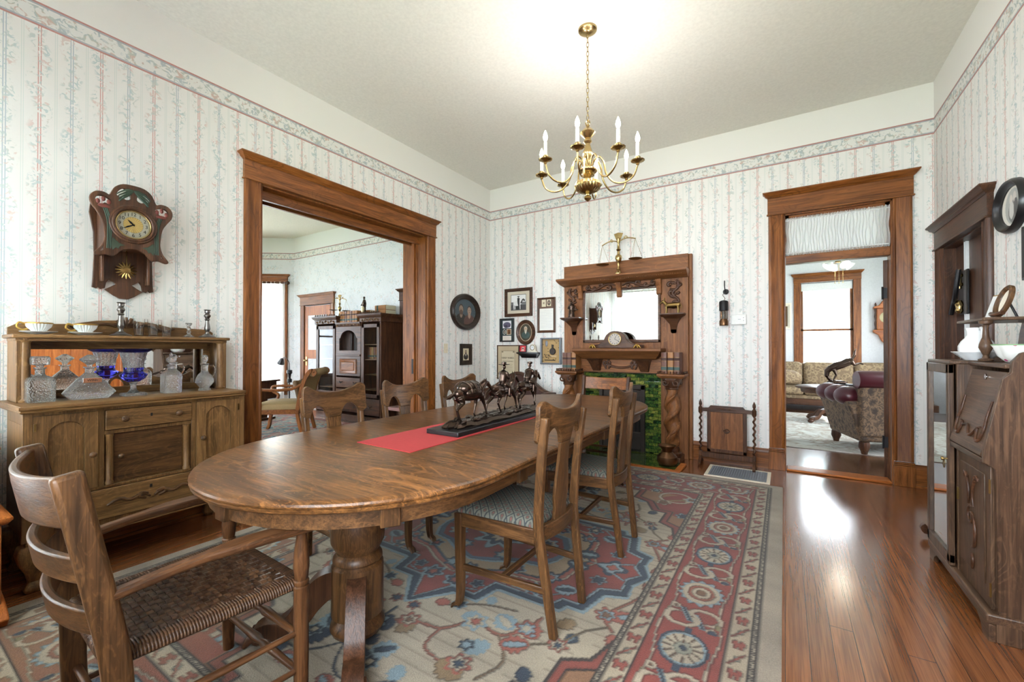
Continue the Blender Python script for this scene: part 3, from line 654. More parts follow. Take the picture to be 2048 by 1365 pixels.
# ---------------------------------------------------------------- ladder-back armchairs
def armchair(label, woven=True):
    t = thing('armchair', label, 'chair')
    post = spline([(.235, -.20, 0), (.237, -.215, .2), (.238, -.222, .44), (.24, -.255, .66), (.242, -.31, .975)], 5)
    for s in (-1, 1):
        P = [(s*p.x, p.y, p.z) for p in post]
        MB().tube(P, 0, flat=[(.034, .058) for _ in P], up=(0, 1, 0)).build('rear_post', W['darkz'] if not woven else W['oakz'], t, .012, seg=3)
        x, y = s*.262, .215
        MB().lathe([(.019, 0), (.022, .1), (.0225, .2), (.023, .43), (.0245, .448), (.02, .452), (.0235, .458), (.0235, .468), (.019, .472), (.021, .48), (.0245, .52), (.022, .57), (.0155, .62), (.015, .655)], (x, y, 0), 14).build('front_post', W['armz'], t)
        A = spline([(s*.238, -.245, .635), (s*.25, -.1, .655), (s*.262, .03, .664), (s*.272, .14, .662), (s*.28, .285, .655)], 5); n = len(A)
        wd = [(.034+.034*(min(1, max(0, (i/n-.32)/.16))), .026) for i in range(n)]
        MB().tube(A, 0, flat=wd, up=(0, 0, 1)).build('arm', W['army'], t, .008, seg=3)
        for z in (.16, .29): MB().tube([(s*.237, -.21, z), (s*.25, 0, z), (s*.262, .215, z)], [.009, .0125, .009], 10).build('side_stretcher', W['army'], t)
    for z in (.14, .27): MB().tube([(-.262, .215, z), (-.1, .215, z), (-.03, .215, z), (0, .215, z), (.03, .215, z), (.1, .215, z), (.262, .215, z)], [.01, .013, .016, .011, .016, .013, .01], 10).build('front_stretcher', W['armx'], t)
    MB().tube([(-.235, -.21, .22), (.235, -.21, .22)], .011, 10).build('rear_stretcher', W['armx'], t)
    def slat(z0, z1, dip, nm, wd=.018):
        cols = []
        for i in range(25):
            u = -1+i/12; x = u*.232
            cols.append((x, z0-dip*(1-u*u)*.55, z1-dip*(1-u*u)))
        def yy(x, z):
            k = max(0, min(1, (z-.44)/.5)); return -.225-.082*k-.052*(1-(x/.232)**2)
        panel(cols, yy, wd).build(nm, W['oakx'] if woven else W['casex'], t, .005)
    slat(.83, .965, .012, 'top_rail')
    slat(.68, .752, .0, 'slat', .02); slat(.535, .605, .0, 'slat', .02)
    if woven:
        m = bpy.data.materials.get('woven_splint') or wood('woven_splint', srgb(34, 22, 16), srgb(60, 40, 28), srgb(94, 66, 44), 'x', rough=.3, flake=.2)
        my = bpy.data.materials.get('woven_splint_wrap') or wood('woven_splint_wrap', srgb(34, 22, 16), srgb(70, 46, 30), srgb(110, 78, 50), 'y', 2.5, rough=.34, flake=.2)
        sec = [(.0, .02), (.014, .016), (.02, .0), (.014, -.016), (0, -.02)]
        wr = MB()
        def outline(o): return [(-.215-o, -.215-o), (.215+o, -.215-o), (.243+o, .22+o), (-.243-o, .22+o)]
        wr.loft([[(x, y, .445+h) for x, y in outline(o-.012)] for o, h in ((0, .02), (.016, .016), (.024, 0), (.016, -.016), (0, -.02))])
        st = wr.build('seat', my, t, .01, seg=3)
        # ridges of the wrap on the side and back rails
        rd = MB()
        for s in (-1, 1):
            for i in range(58):
                u = i/57; y = -.21+.42*u; x = s*(.203+.028*u)
                rd.tube([(x-s*.03, y, .466), (x+s*.006, y, .465), (x+s*.021, y, .452), (x+s*.023, y, .44)], .0037, 5)
        for i in range(58):
            x = -.2+.4*i/57
            rd.tube([(x, -.19, .466), (x, -.226, .464), (x, -.238, .45), (x, -.239, .44)], .0037, 5)
            rd.tube([(x*1.14, .2, .466), (x*1.14, .23, .464), (x*1.14, .243, .45), (x*1.14, .244, .44)], .0037, 5)
        rd.build('edge_wrap', my, st, smooth=80)
        wv = MB(); nr, nc = 24, 15
        for j in range(nr):
            y = -.19+.385*(j+.5)/nr; hw = .185+.035*(j/nr)
            for i in range(nc):
                if (i+j // 1) % 3 == 2: continue
                x0 = -hw+2*hw*(i+(j % 3)*.0)/nc; x1 = x0+2*hw/nc; ya, yb_ = y-.0072, y+.0072
                wv.loft([[(x0, ya, .4655), (x0, yb_, .4655), (x0, yb_, .467), (x0, ya, .467)], [(x0+.007, ya, .466), (x0+.007, yb_, .466), (x0+.007, yb_, .4715), (x0+.007, ya, .4715)],
                         [(x1-.007, ya, .466), (x1-.007, yb_, .466), (x1-.007, yb_, .4715), (x1-.007, ya, .4715)], [(x1, ya, .4655), (x1, yb_, .4655), (x1, yb_, .467), (x1, ya, .467)]])
        wv.build('weave', m, st, smooth=60)
    else:
        B(-.235, .235, -.215, .23, .41, .45).build('seat', W['casex'], t, .01); B(-.22, .22, -.2, .215, .45, .475).build('seat_pad', FAB, t, .012)
    return t
ac = armchair('brown ladder-back armchair with a woven splint seat, pulled up to near end of table')
ac.location = (-1.652, .614, .0064); ac.rotation_euler.z = -.04; ac.scale = (1.05, 1.05, .955)
fc = armchair('plain-topped armchair at far end of table in front of the green fireplace', False)
fc.scale = (1, 1, .955); fc.location = (-1.585, 4.02, .0064); fc.rotation_euler.z = PI
# dark settee standing in the corner
cc = thing('settee', 'dark reddish-brown leather settee with curved wooden crest in the corner, behind the bronze riders', 'settee', (-3.06, 4.62, 0), PI)
yb = lambda x, z: -.24-.22*(z-.44)
tp = lambda x: .655+.25*(.5+.5*math.cos(PI*min(1, abs(x)/.58)))**1.25
XS = [-.585+1.17*i/40 for i in range(41)]
panel([(x, .40, tp(x)-.03) for x in XS], yb, .05).build('back', PL['leather_red'], cc, .01)
MB().tube([(x, yb(x, tp(x)), tp(x)-.012) for x in XS], 0, flat=(.062, .04), up=(0, 0, 1)).build('crest_rail', W['darkx'], cc, .01)
B(-.56, .56, -.24, .24, .31, .42).build('seat_frame', W['darkx'], cc, .006); B(-.55, .55, -.22, .26, .42, .47).build('seat', PL['leather_red'], cc, .02)
for s in (-1, 1):
    MB().tube(spline([(s*.57, -.27, .64), (s*.575, -.1, .655), (s*.58, .1, .645), (s*.575, .22, .60), (s*.565, .2, .53), (s*.56, .22, .42)], 4), .026, 10).build('arm', W['darky'], cc)
    for y in (-.22, .2): MB().tube([(s*.53, y, .31), (s*.535, y*1.04, .16), (s*.54, y*1.15, 0)], 0, flat=(.05, .05), up=(0, 1, 0)).build('leg', W['darkz'], cc, .006)
# ---------------------------------------------------------------- bronze of riders on the table
def remesh(o, vs, sm=4):
    q = o.modifiers.new('skin', 'REMESH'); q.mode = 'VOXEL'; q.voxel_size = vs; q.use_smooth_shade = True
    if sm: k = o.modifiers.new('soft', 'SMOOTH'); k.iterations = sm; k.factor = .5
    return o
def horse(s, pose, head=(0., 0.), stretch=1.38, tail=0):
    b = MB(); X = lambda x, y, z: (x*s*stretch, y*s, z*s)
    def tb_(pts, r, yy=0): b.tube([X(p[0], p[2] if len(p) > 2 else yy, p[1]) for p in pts], [q*s for q in r], 10)
    tb_([(-.52, .80), (-.47, .84), (-.38, .84), (-.22, .80), (0, .77), (.2, .78), (.33, .80), (.43, .80), (.48, .80)], [.05, .13, .185, .195, .195, .20, .185, .14, .06])
    hx, hz = head
    tb_([(.30, .84), (.44, .98), (.54+hx*.5, 1.12+hz*.5), (.60+hx, 1.25+hz)], [.17, .125, .095, .08])
    tb_([(.56+hx, 1.27+hz), (.66+hx, 1.2+hz), (.78+hx, 1.06+hz), (.85+hx, .97+hz), (.87+hx, .94+hz)], [.06, .085, .06, .05, .03])
    for y in (-.04, .04): tb_([(.575+hx, 1.3+hz, y), (.59+hx, 1.42+hz, y*1.3)], [.03, .008])
    tb_([(.32, 1.02), (.42, 1.14), (.52+hx*.7, 1.27+hz*.7), (.57+hx, 1.33+hz)], [.03, .035, .035, .02])
    tb_([(-.50, .86), (-.58, .84), (-.68, .74+.04*tail), (-.76, .56+.2*tail), (-.82, .46+.26*tail)], [.04, .06, .07, .05, .015])
    for k, (y, fr) in enumerate(((-.11, 1), (.11, 1), (-.11, 0), (.11, 0))):
        a, c, d = pose[k]      # swing of the knee/hock, fetlock and hoof along x ; third = lift
        if fr: tb_([(.32, .74, y), (.35+a, .42, y), (.34+c, .14+d, y), (.38+c, .03+d, y), (.39+c, .0+d, y)], [.10, .05, .03, .042, .045])
        else: tb_([(-.40, .76, y), (-.30+a*.5, .56, y), (-.46+a, .36, y), (-.42+c, .12+d, y), (-.38+c, .03+d, y), (-.37+c, .0+d, y)], [.14, .09, .047, .032, .042, .045])
    return b
sc_ = thing('bronze_sculpture', 'bronze sculpture of two riders and a pack horse on a black plinth', 'sculpture', (-1.54, 2.24, .7651), PI/2)
B(-.525, .525, -.112, .112, 0, .026).build('plinth', PL['black'], sc_, .004)
rg = []
for o, h in ((0, .0265), (.004, .034), (-.012, .046), (-.03, .054), (-.06, .058)):
    rr = random.Random(3); ring_ = []
    for i in range(64):
        a = 2*PI*i/64; k = 1+.05*rr.uniform(-1, 1); e = (abs(math.cos(a))**.6*math.copysign(1, math.cos(a)), abs(math.sin(a))**.75*math.copysign(1, math.sin(a)))
        ring_.append((e[0]*(.475+o)*k, e[1]*(.086+o*.8)*k, h+rr.uniform(-.004, .006)*(h > .03)))
    rg.append(ring_)
rock = MB().loft(rg).build('rocky_base', PL['bronze'], sc_, smooth=20)
rt = MB()
for i in range(60):
    rt.ball((rnd.uniform(-.38, .38), rnd.uniform(-.07, .07), .052+rnd.uniform(0, .006)), (rnd.uniform(.012, .035), rnd.uniform(.01, .02), rnd.uniform(.004, .011)), 8, 5)
rt.build('stones', PL['bronze'], rock, smooth=40)
WALK = [[(.10, .16, .06), (-.04, -.10, 0), (-.06, -.02, 0), (.10, .10, 0)], [(.14, .20, .0), (-.08, -.16, .02), (.12, .18, 0), (-.14, -.22, .0)], [(-.02, -.06, .0), (.16, .24, .1), (-.12, -.18, 0), (.06, .08, 0)]]
for k, (x, hd) in enumerate(((-.285, (.0, -.1)), (.06, (-.06, .04)), (.375, (-.02, .05)))):
    S = .178
    h = horse(S, WALK[k], hd, tail=1 if k == 0 else .3).xf(T((x, .0, .056)) @ R3(.05*(k-1), 'Z')).build('pack_horse' if k == 0 else 'horse', PL['bronze'], sc_, smooth=180)
    remesh(h, .0042, 3)
    if k == 0:
        p = MB().ball((x-.01, 0, .058+1.0*S), (.085, .056, .042), 16, 10).ball((x-.01, .042, .058+.86*S), (.07, .026, .028)).ball((x-.01, -.042, .058+.86*S), (.07, .026, .028))
        for dx in (-.06, -.02, .03): p.tube([(x+dx, .07*math.cos(a), .058+.88*S+.062*math.sin(a)) for a in [PI*i/10 for i in range(11)]], .003, 6)
        p.build('pack', PL['bronze'], sc_, smooth=50)
    else:
        b = MB(); z0 = .058; q = lambda dx, dy, dz: (x+dx*S, dy*S, z0+dz*S); lean = .05 if k == 1 else .16
        b.tube([q(0, 0, .95), q(.0, 0, 1.1), q(lean*.6, 0, 1.3), q(lean, 0, 1.42), q(lean+.02, 0, 1.5)], [.12*S, .15*S, .165*S, .14*S, .055*S], 10)
        b.tube([q(lean, -.17, 1.4), q(lean, .17, 1.4)], .055*S, 8)
        for s_ in (-1, 1):
            b.tube([q(lean, s_*.17, 1.4), q(lean+.05, s_*.2, 1.2), q(lean+.24, s_*.07, 1.13)], [.055*S, .045*S, .03*S], 8)
            b.tube([q(0, s_*.08, .98), q(.16, s_*.2, .86), q(.1, s_*.21, .56), q(.19, s_*.21, .52)], [.1*S, .075*S, .05*S, .035*S], 8)
        b.ball(q(lean+.05, 0, 1.6), (.07*S, .062*S, .085*S)).tube([q(lean+.1, 0, 1.585), q(lean+.135, 0, 1.575)], [.02*S, .012*S], 6)
        rd = remesh(b.build('rider', PL['bronze'], sc_, smooth=180), .0036, 2)
        c_ = q(lean+.04, 0, 1.66)
        if k == 1: MB().lathe([(.02*S, .0), (.25*S, .03*S), (.26*S, .045*S), (.12*S, .02*S), (.1*S, .12*S), (.04*S, .13*S), (.002, .125*S)], c_, 18, sq=.75).build('hat', PL['bronze'], rd)
        else: MB().lathe([(.02*S, -.01*S), (.09*S, .0), (.11*S, .05*S), (.1*S, .09*S), (.02*S, .1*S)], c_, 16).tube([(c_[0]-.08*S, .0, c_[2]), (c_[0]-.13*S, .0, c_[2]-.1*S)], [.05*S, .02*S]).build('fur_cap', PL['bronze'], rd)
        MB().loft([[(x+(dx)*S, .205*S*math.cos(a)*1.0, z0+.78*S+.225*S*math.sin(a)) for a in [PI*(i-1)/10 for i in range(13)]] for dx in (-.16, .14)], cap=False).build('saddle_blanket', PL['bronze'], sc_, smooth=60)
# ---------------------------------------------------------------- sideboard on the side wall
def at_wall(kind, name, label, cat, a, z=0, d=0, group=None):
    r, f = wallframe(kind); p = f(a, z)
    p = (p[0]+(d if kind == 'left' else -d if kind == 'right' else 0), p[1]-(d if kind == 'back' else 0), p[2])
    return thing(name, label, cat, p, r, group)
def knob(x, y, z, r, m, parent, nm='knob'):
    return MB().lathe([(r*.55, 0), (r*.45, -.008), (r*.6, -.014), (r, -.02), (r*1.05, -.028), (r*.7, -.034), (r*.1, -.036)], (x, y, z), 14, 'y').build(nm, m, parent)
def scroll(pts, r, parent, m, nm='carving'):
    b = MB()
    for p in pts:
        q = spline(p, 5); n = len(q)
        b.tube(q, [r*(.45+.75*math.sin(PI*(.12+.76*i/(n-1)))) for i in range(n)], 7)
    return b.build(nm, m, parent, smooth=70)
def curl(cx, cz, r0, turns, y, ccw=1, a0=0., n=16):
    return [(cx+r0*(1-.8*i/n)*math.cos(a0+ccw*2*PI*turns*i/n), y, cz+r0*(1-.8*i/n)*math.sin(a0+ccw*2*PI*turns*i/n)) for i in range(n+1)]
sb = at_wall('left', 'sideboard', 'golden oak sideboard with mirrored back and cabriole legs under the wall clock', 'sideboard', .985)
P_ = 'pale'
b = B(-.50, .50, -.455, -.015, .262, .905)
for x in (-.495, .495): b.box(x-.018, x+.018, -.478, -.45, .262, .905)
for x in (-.222, .214): b.box(x-.013, x+.013, -.472, -.45, .46, .905)
b.box(-.48, .48, -.472, -.45, .455, .47).box(-.48, .48, -.472, -.45, .262, .285).box(-.48, .48, -.472, -.45, .887, .905).box(-.21, .20, -.472, -.45, .752, .772)
b.build('carcass', W[P_+'z'], sb, .002)
for s in (-1, 1): B(*sorted((s*.500, s*.503)), -.40, -.06, .33, .84).build('side_panel', W[P_+'z'], sb)
pr = [(-.506, .905), (-.514, .912), (-.508, .918), (-.516, .926), (-.516, .938), (-.508, .942)]
MB().loft([[(-x-.012, y, z) for x, y in ((-.505-(-.5-y0) if 0 else -.518+(.516+y0), y0), (.518-(.516+y0), y0), (.518, 0), (-.518, 0))] for y0, z in pr]).build('worktop', W[P_+'x'], sb)
def arch(x0, x1, z0, z1, rise, n=14): return [(x0, z0), (x1, z0)]+[(x1+(x0-x1)*i/n, z1-rise+rise*math.sin(PI*i/n)**.8) for i in range(n+1)]
for x0, x1, kx in ((-.475, -.238, -.262), (.23, .478, .256)):
    mx_ = T((0, -.470, 0))
    flat('door', [[(x0, .472), (x1, .472), (x1, .885), (x0, .885)], arch(x0+.05, x1-.05, .52, .85, .045)], .018, W[P_+'z'], sb, .002, mx_)
    dr = sb.children[-1] if 0 else [o for o in bpy.data.objects if o.parent == sb and o.name.startswith('door')][-1]
    B(x0+.03, x1-.03, -.466, -.458, .49, .87).build('door_panel', W[P_+'z'], dr)
    knob(kx, -.48, .655, .015, W['oaky'], dr)
    for z in (.53, .83): B(*sorted((x0 if x0 < 0 else x1-.008, x0+.008 if x0 < 0 else x1)), -.484, -.478, z-.02, z+.02).build('hinge', PL['old_brass'], dr)
dw = B(-.207, .199, -.484, -.455, .775, .885).build('drawer', W[P_+'x'], sb, .004)
for x in (-.13, .125): knob(x, -.484, .832, .017, W['oaky'], dw)
B(-.01, .0, -.486, -.483, .83, .848).build('keyhole', PL['blackmetal'], dw)
cd = B(-.165, .155, -.459, -.452, .475, .75).build('center_door', W['oakx'], sb, .002)
knob(-.14, -.459, .62, .014, W['oaky'], cd)
for x in (-.187, .178): MB().lathe([(.02, .472), (.02, .485), (.015, .492), (.016, .735), (.02, .742), (.02, .752)], (x, -.462, 0), 14).build('pilaster', W[P_+'z'], sb)
bd = B(-.475, .475, -.486, -.455, .288, .452).build('drawer', W[P_+'x'], sb, .004)
for x in (-.33, .32): knob(x, -.486, .37, .016, W['oaky'], bd)
B(-.012, .0, -.488, -.485, .41, .428).build('keyhole', PL['blackmetal'], bd)
for s in (-1, 1):
    scroll([[(s*.01, -.488, .36), (s*.05, -.489, .385), (s*.10, -.489, .365), (s*.15, -.489, .385), (s*.2, -.488, .36)], [(s*.03, -.489, .355), (s*.06, -.489, .37), (s*.05, -.489, .39), (s*.02, -.489, .38)]], .008, bd, W['oakx'])
B(-.5, .5, -.474, -.44, .215, .262).build('apron', W[P_+'x'], sb, .004)
for s in (-1, 1):
    for yb_, d in ((-.445, -1), (-.05, 0)):
        rg = []
        for z, w_, o in ((.24, .052, .0), (.20, .055, .008), (.15, .042, .010), (.10, .028, .0), (.055, .024, -.006), (.03, .034, -.001), (.014, .03, .004), (.0, .02, .002)):
            x = s*(.468+o*1.0); y = yb_+d*o
            rg.append([(x+w_*a, y+w_*c*.8, z) for a, c in ((-1, -1), (1, -1), (1, 1), (-1, 1))])
        MB().loft(rg).build('leg', W[P_+'z'], sb, .012, seg=3)
# superstructure
B(-.5, .5, -.03, -.005, .942, 1.40-.1).build('back_board', W[P_+'x'], sb)
fr = B(-.44, .44, -.045, -.028, .942, .985).box(-.44, .44, -.045, -.028, 1.225, 1.285).box(-.46, -.425, -.045, -.028, .942, 1.285).box(.43, .46, -.045, -.028, .942, 1.285)
fr.build('mirror_frame', W[P_+'x'], sb, .003)
B(-.425, .43, -.034, -.03, .985, 1.225).build('mirror', G['mirror'], sb)
for s in (-1, 1):
    MB().box(s*.49-.012, s*.49+.012, -.24, -.03, .942, 1.285).build('bracket_side', W[P_+'z'], sb, .004)
    MB().lathe([(.03, .942), (.032, .95), (.026, .956), (.022, .962), (.023, 1.1), (.021, 1.262), (.027, 1.268), (.03, 1.276), (.03, 1.286)], (s*.468, -.222, 0), 20).build('column', W[P_+'z'], sb)
B(-.52, .515, -.268, -.0, 1.286, 1.306).build('shelf', W[P_+'x'], sb, .006)
B(-.505, .50, -.25, -.02, 1.27, 1.286).build('shelf_rail', W[P_+'x'], sb, .003)
top = [(-.50, 1.30), (.50, 1.30), (.50, 1.345), (.47, 1.365), (.40, 1.368), (.25, 1.375), (.14, 1.40), (.08, 1.405), (0, 1.41), (-.08, 1.405), (-.14, 1.40), (-.25, 1.375), (-.40, 1.368), (-.47, 1.365), (-.50, 1.345)]
flat('gallery', [top], .02, W[P_+'x'], sb, .003, T((0, -.015, 0)))
cv = MB()
for k in range(7):
    a = PI*(k+.5)/7; cv.tube([(0, -.03, 1.365), (.035*math.cos(a), -.034, 1.37+.03*math.sin(a)), (.062*math.cos(a), -.03, 1.37+.062*math.sin(a))], [.006, .012, .008], 8)
for s in (-1, 1): cv.tube(spline([(s*.05, -.028, 1.37), (s*.12, -.03, 1.385), (s*.2, -.028, 1.35), (s*.26, -.028, 1.365)], 4), .008, 7)
cv.build('shell_carving', W['oakx'], sb, smooth=70)
# things standing on it
def on_sb(name, label, cat, Y, d, z, group=None): return thing(name, label, cat, (XL+d, Y, z), PI/2, group)
for Y, l in ((.579, 'fluted white teacup resting on a lacy saucer, beside the sideboard shelf end'), (.766, 'pale fluted teacup beside the tall pewter candlestick on the sideboard shelf')):
    t = on_sb('teacup', l, 'teacup', Y, .155, 1.3125, 'teacups on the sideboard shelf'); t.scale = (1.05, 1.05, 1.4)
    o = MB().lathe([(.001, .006), (.02, .006), (.022, .0), (.026, .0), (.026, .004), (.03, .012), (.046, .026), (.052, .042), (.0505, .042), (.044, .028), (.028, .014), (.001, .012)], (0, 0, 0), 48, lobes=24, amp=.1).build('bowl', PL['white_china'], t)
    MB().lathe([(.0528, .0385), (.0535, .042), (.052, .0435), (.0505, .042)], (0, 0, 0), 40).build('gilt_rim', PL['gilt'], o)
    MB().tube(spline([(-.048, 0, .036), (-.07, 0, .042), (-.078, 0, .026), (-.06, 0, .014), (-.04, 0, .018)], 5), .004, 8).build('handle', PL['gilt'], t)
    s = on_sb('saucer', l.replace('teacup resting on a lacy saucer', 'lacy china saucer under the teacup').replace('pale fluted teacup', 'lacy saucer under the teacup'), 'saucer', Y, .155, 1.306, 'saucers on the sideboard shelf')
    MB().lathe([(.001, .0), (.03, .0), (.034, .004), (.062, .012), (.074, .017), (.073, .019), (.06, .0145), (.03, .0065), (.001, .005)], (0, 0, 0), 48, lobes=24, amp=.05).build('dish', PL['white_china'], s)
CS = [(.001, 0), (.052, 0), (.054, .006), (.046, .012), (.03, .018), (.014, .03), (.011, .045), (.016, .055), (.019, .07), (.013, .11), (.011, .13), (.017, .137), (.012, .145), (.014, .152), (.021, .165), (.021, .17), (.015, .178), (.012, .184), (.017, .19), (.0165, .205), (.022, .21), (.02, .213), (.009, .21), (.008, .2), (.001, .2)]
for Y, l, k in ((.93, 'tall pewter candlestick on the sideboard shelf, between teacups and tumblers', 1.), (1.405, 'pewter candlestick at the parlor end of the sideboard shelf', .95)):
    t = on_sb('candlestick', l, 'candlestick', Y, .14, 1.306, 'pewter candlesticks on the sideboard')
    MB().lathe([(r, z*k) for r, z in CS[:5]], (0, 0, 0), 24).build('base', PL['pewter'], t)
    MB().lathe([(r, z*k) for r, z in CS[4:]], (0, 0, 0), 24).build('stem', PL['pewter'], t)
for Y, l in ((1.018, 'first clear fluted glass tumbler, next to the pewter candlestick'), (1.092, 'middle clear fluted glass tumbler of the three on the sideboard shelf'), (1.165, 'third clear fluted glass tumbler, beside the small glass candlestick')):
    g = MB().lathe([(.001, 0), (.021, 0), (.022, .003), (.031, .115), (.0295, .115), (.021, .012), (.001, .01)], (0, 0, 0), 24, lobes=12, amp=.04).build('tumbler', G['clear'])
    tag(g, l, 'tumbler', 'glass tumblers on the sideboard shelf'); g.location = (XL+.14, Y, 1.3062)
g = MB().lathe([(.001, 0), (.032, 0), (.033, .006), (.02, .014), (.009, .024), (.014, .036), (.008, .05), (.013, .062), (.009, .075), (.02, .095), (.018, .1), (.012, .092), (.001, .09)], (0, 0, 0), 20).build('glass_candlestick', G['crystal'])
tag(g, 'small clear glass candlestick between tumblers and pewter candlestick on the shelf', 'candlestick'); g.location = (XL+.145, 1.29, 1.3062)
def sqring(hw, z, n=8, k=.25, sy=1.): return [(hw*math.copysign(abs(math.cos(a))**k, math.cos(a)), sy*hw*math.copysign(abs(math.sin(a))**k, math.sin(a)), z) for a in [2*PI*(i+.5)/(4*n) for i in range(4*n)]]
def stopper(b, z, r=.026): return b.lathe([(.010, z-.012), (.012, z), (.014, z+.004), (r*.8, z+.012), (r, z+.03), (r*.7, z+.048), (.004, z+.054)], (0, 0, 0), 8)
WZ = .9425
t = on_sb('square_decanter', 'square cut-crystal decanter beside the sideboard column, with a square stopper', 'decanter', .565, .27, WZ, 'crystal decanters on the sideboard')
MB().loft([sqring(.052, 0), sqring(.054, .006), sqring(.054, .115), sqring(.046, .13), sqring(.022, .142, k=.6), sqring(.019, .15, k=1), sqring(.019, .175, k=1), sqring(.025, .18, k=1), sqring(.025, .185, k=1)]).build('bottle', G['crystal'], t, smooth=12)
MB().loft([sqring(.014, .186, k=.8), sqring(.016, .195, k=.8), sqring(.034, .2, k=.3), sqring(.036, .235, k=.3), sqring(.03, .245, k=.3)]).build('stopper', G['crystal'], t, smooth=12)
t = on_sb('ship_decanter', 'wide triangular cut-crystal decanter with a silver label', 'decanter', .755, .29, WZ, 'crystal decanters on the sideboard')
MB().loft([sqring(w_, z, k=.5, sy=sy) for w_, z, sy in ((.08, 0, .42), (.112, .035, .42), (.108, .042, .42), (.06, .105, .55), (.026, .142, .9), (.019, .15, 1), (.018, .172, 1), (.026, .178, 1), (.026, .183, 1))]).build('bottle', G['crystal'], t, smooth=12)
MB().lathe([(.011, .184), (.014, .195), (.044, .222), (.042, .228), (.012, .25), (.004, .252)], (0, 0, 0), 8).build('stopper', G['crystal'], t, smooth=12)
lb = B(-.04, .04, -.058, -.055, .093, .121).xf(T((0, 0, 0))).build('label', PL['silver'], t, .002)
text('label_lettering', 'WINE', .018, PL['soot'], lb, T((0, -.0586, .107)))
t = on_sb('urn_vase', 'cobalt blue and clear cut-glass urn vase in the middle of the sideboard', 'vase', .95, .29, WZ)
MB().loft([sqring(.055, 0, k=.18), sqring(.055, .014, k=.18), sqring(.05, .018, k=.2)]).build('square_foot', G['crystal'], t, smooth=12)
MB().lathe([(.03, .018), (.017, .035), (.014, .06), (.02, .075), (.024, .08)], (0, 0, 0), 10).build('stem', G['crystal'], t)
MB().lathe([(.001, .082), (.03, .084), (.05, .1), (.056, .105), (.066, .122), (.066, .13), (.05, .14), (.046, .15), (.048, .17)], (0, 0, 0), 32).build('lower_bowl', G['cobalt'], t)
MB().lathe([(.048, .1705), (.052, .21), (.066, .262), (.063, .262), (.049, .21), (.044, .172)], (0, 0, 0), 32, lobes=16, amp=.06).build('fluted_neck', G['crystal'], t, smooth=12)
MB().lathe([(.066, .2625), (.088, .276), (.094, .284), (.09, .286), (.082, .279), (.062, .266)], (0, 0, 0), 32).build('rim', G['cobalt'], t)
t = on_sb('square_decanter', 'square crystal decanter with a pointed stopper, between blue vase and round decanter', 'decanter', 1.14, .29, WZ, 'crystal decanters on the sideboard')
MB().loft([sqring(.045, 0), sqring(.047, .006), sqring(.047, .118), sqring(.038, .135), sqring(.02, .148, k=.6), sqring(.017, .155, k=1), sqring(.017, .172, k=1), sqring(.024, .177, k=1), sqring(.024, .182, k=1)]).build('bottle', G['crystal'], t, smooth=12)
MB().lathe([(.011, .183), (.013, .192), (.027, .205), (.027, .222), (.01, .238), (.008, .25), (.002, .262)], (0, 0, 0), 8).build('stopper', G['crystal'], t, smooth=12)
t = on_sb('round_decanter', 'round-bellied crystal decanter with a loop handle at the sideboard end', 'decanter', 1.33, .29, WZ, 'crystal decanters on the sideboard')
MB().lathe([(.001, 0), (.036, 0), (.037, .006), (.026, .018), (.034, .028), (.052, .052), (.053, .075), (.04, .105), (.022, .125), (.019, .135), (.02, .172), (.026, .18), (.022, .184)], (0, 0, 0), 28).build('bottle', G['crystal'], t, smooth=12)
stopper(MB(), .19, .022).build('stopper', G['crystal'], t, smooth=12)
MB().tube(spline([(.02, 0, .168), (.055, 0, .17), (.065, 0, .15), (.06, 0, .115), (.046, 0, .095)], 5), .005, 8).build('handle', G['clear'], t)

# ---------------------------------------------------------------- carved wall clock
ck = at_wall('left', 'wall_clock', 'carved wooden wall clock with painted tulips and a round brass dial', 'clock', .977, 2.01)
half = [(0, .245), (.05, .24), (.085, .215), (.102, .18), (.115, .155), (.14, .165), (.175, .16), (.198, .13), (.195, .09), (.17, .05), (.145, .0), (.135, -.07), (.135, -.12), (.15, -.165), (.178, -.205), (.165, -.215), (.13, -.205), (.10, -.21), (.085, -.2), (.06, -.17), (.03, -.155), (0, -.15)]
def mirror(h): return h+[(-x, z) for x, z in h[-2:0:-1]]
out = [(p.x, p.y) for p in spline([(x, z, 0) for x, z in mirror(half)], 3, True)]
lob = lambda s: [(s*p.x, p.y) for p in spline([(.105, .125, 0), (.14, .145, 0), (.172, .138, 0), (.182, .115, 0), (.165, .085, 0), (.14, .09, 0), (.12, .1, 0)], 3, True)]
topw = lambda s: [(s*p.x, p.y) for p in spline([(.012, .16, 0), (.02, .195, 0), (.05, .22, 0), (.078, .195, 0), (.085, .165, 0), (.06, .155, 0), (.035, .145, 0)], 3, True)]
slit = lambda s: [(s*x, z) for x, z in ((.138, -.14), (.145, -.165), (.16, -.192), (.15, -.195), (.138, -.185))]
flat('front_board', [out, lob(1), lob(-1), topw(1), topw(-1), slit(1), slit(-1), ring(.088, .088)], .022, W['darkz'], ck, .004, T((0, -.175, 0)))
MB().box(-.12, .12, -.165, -.02, -.15, .10).box(-.135, -.12, -.165, -.02, -.2, .11).box(.12, .135, -.165, -.02, -.2, .11).build('case', W['darkz'], ck, .004)
bp = [(0, .10), (.16, .12), (.165, .07), (.145, -.05), (.142, -.2), (.147, -.36), (.15, -.395), (.135, -.40), (.125, -.385), (.112, -.402), (.096, -.395), (.09, -.36), (.075, -.335), (.035, -.365), (.06, -.385), (.09, -.405), (.05, -.438), (.02, -.455), (0, -.456)]
flat('back_plate', [[(x, z) for x, z in mirror(bp)]], .018, W['darkz'], ck, .003, T((0, -.012, 0)))
for s in (-1, 1):
    B(*sorted((s*.105, s*.122)), -.06, -.02, -.36, -.15).build('side_rail', W['darkz'], ck, .004)
bz = MB()
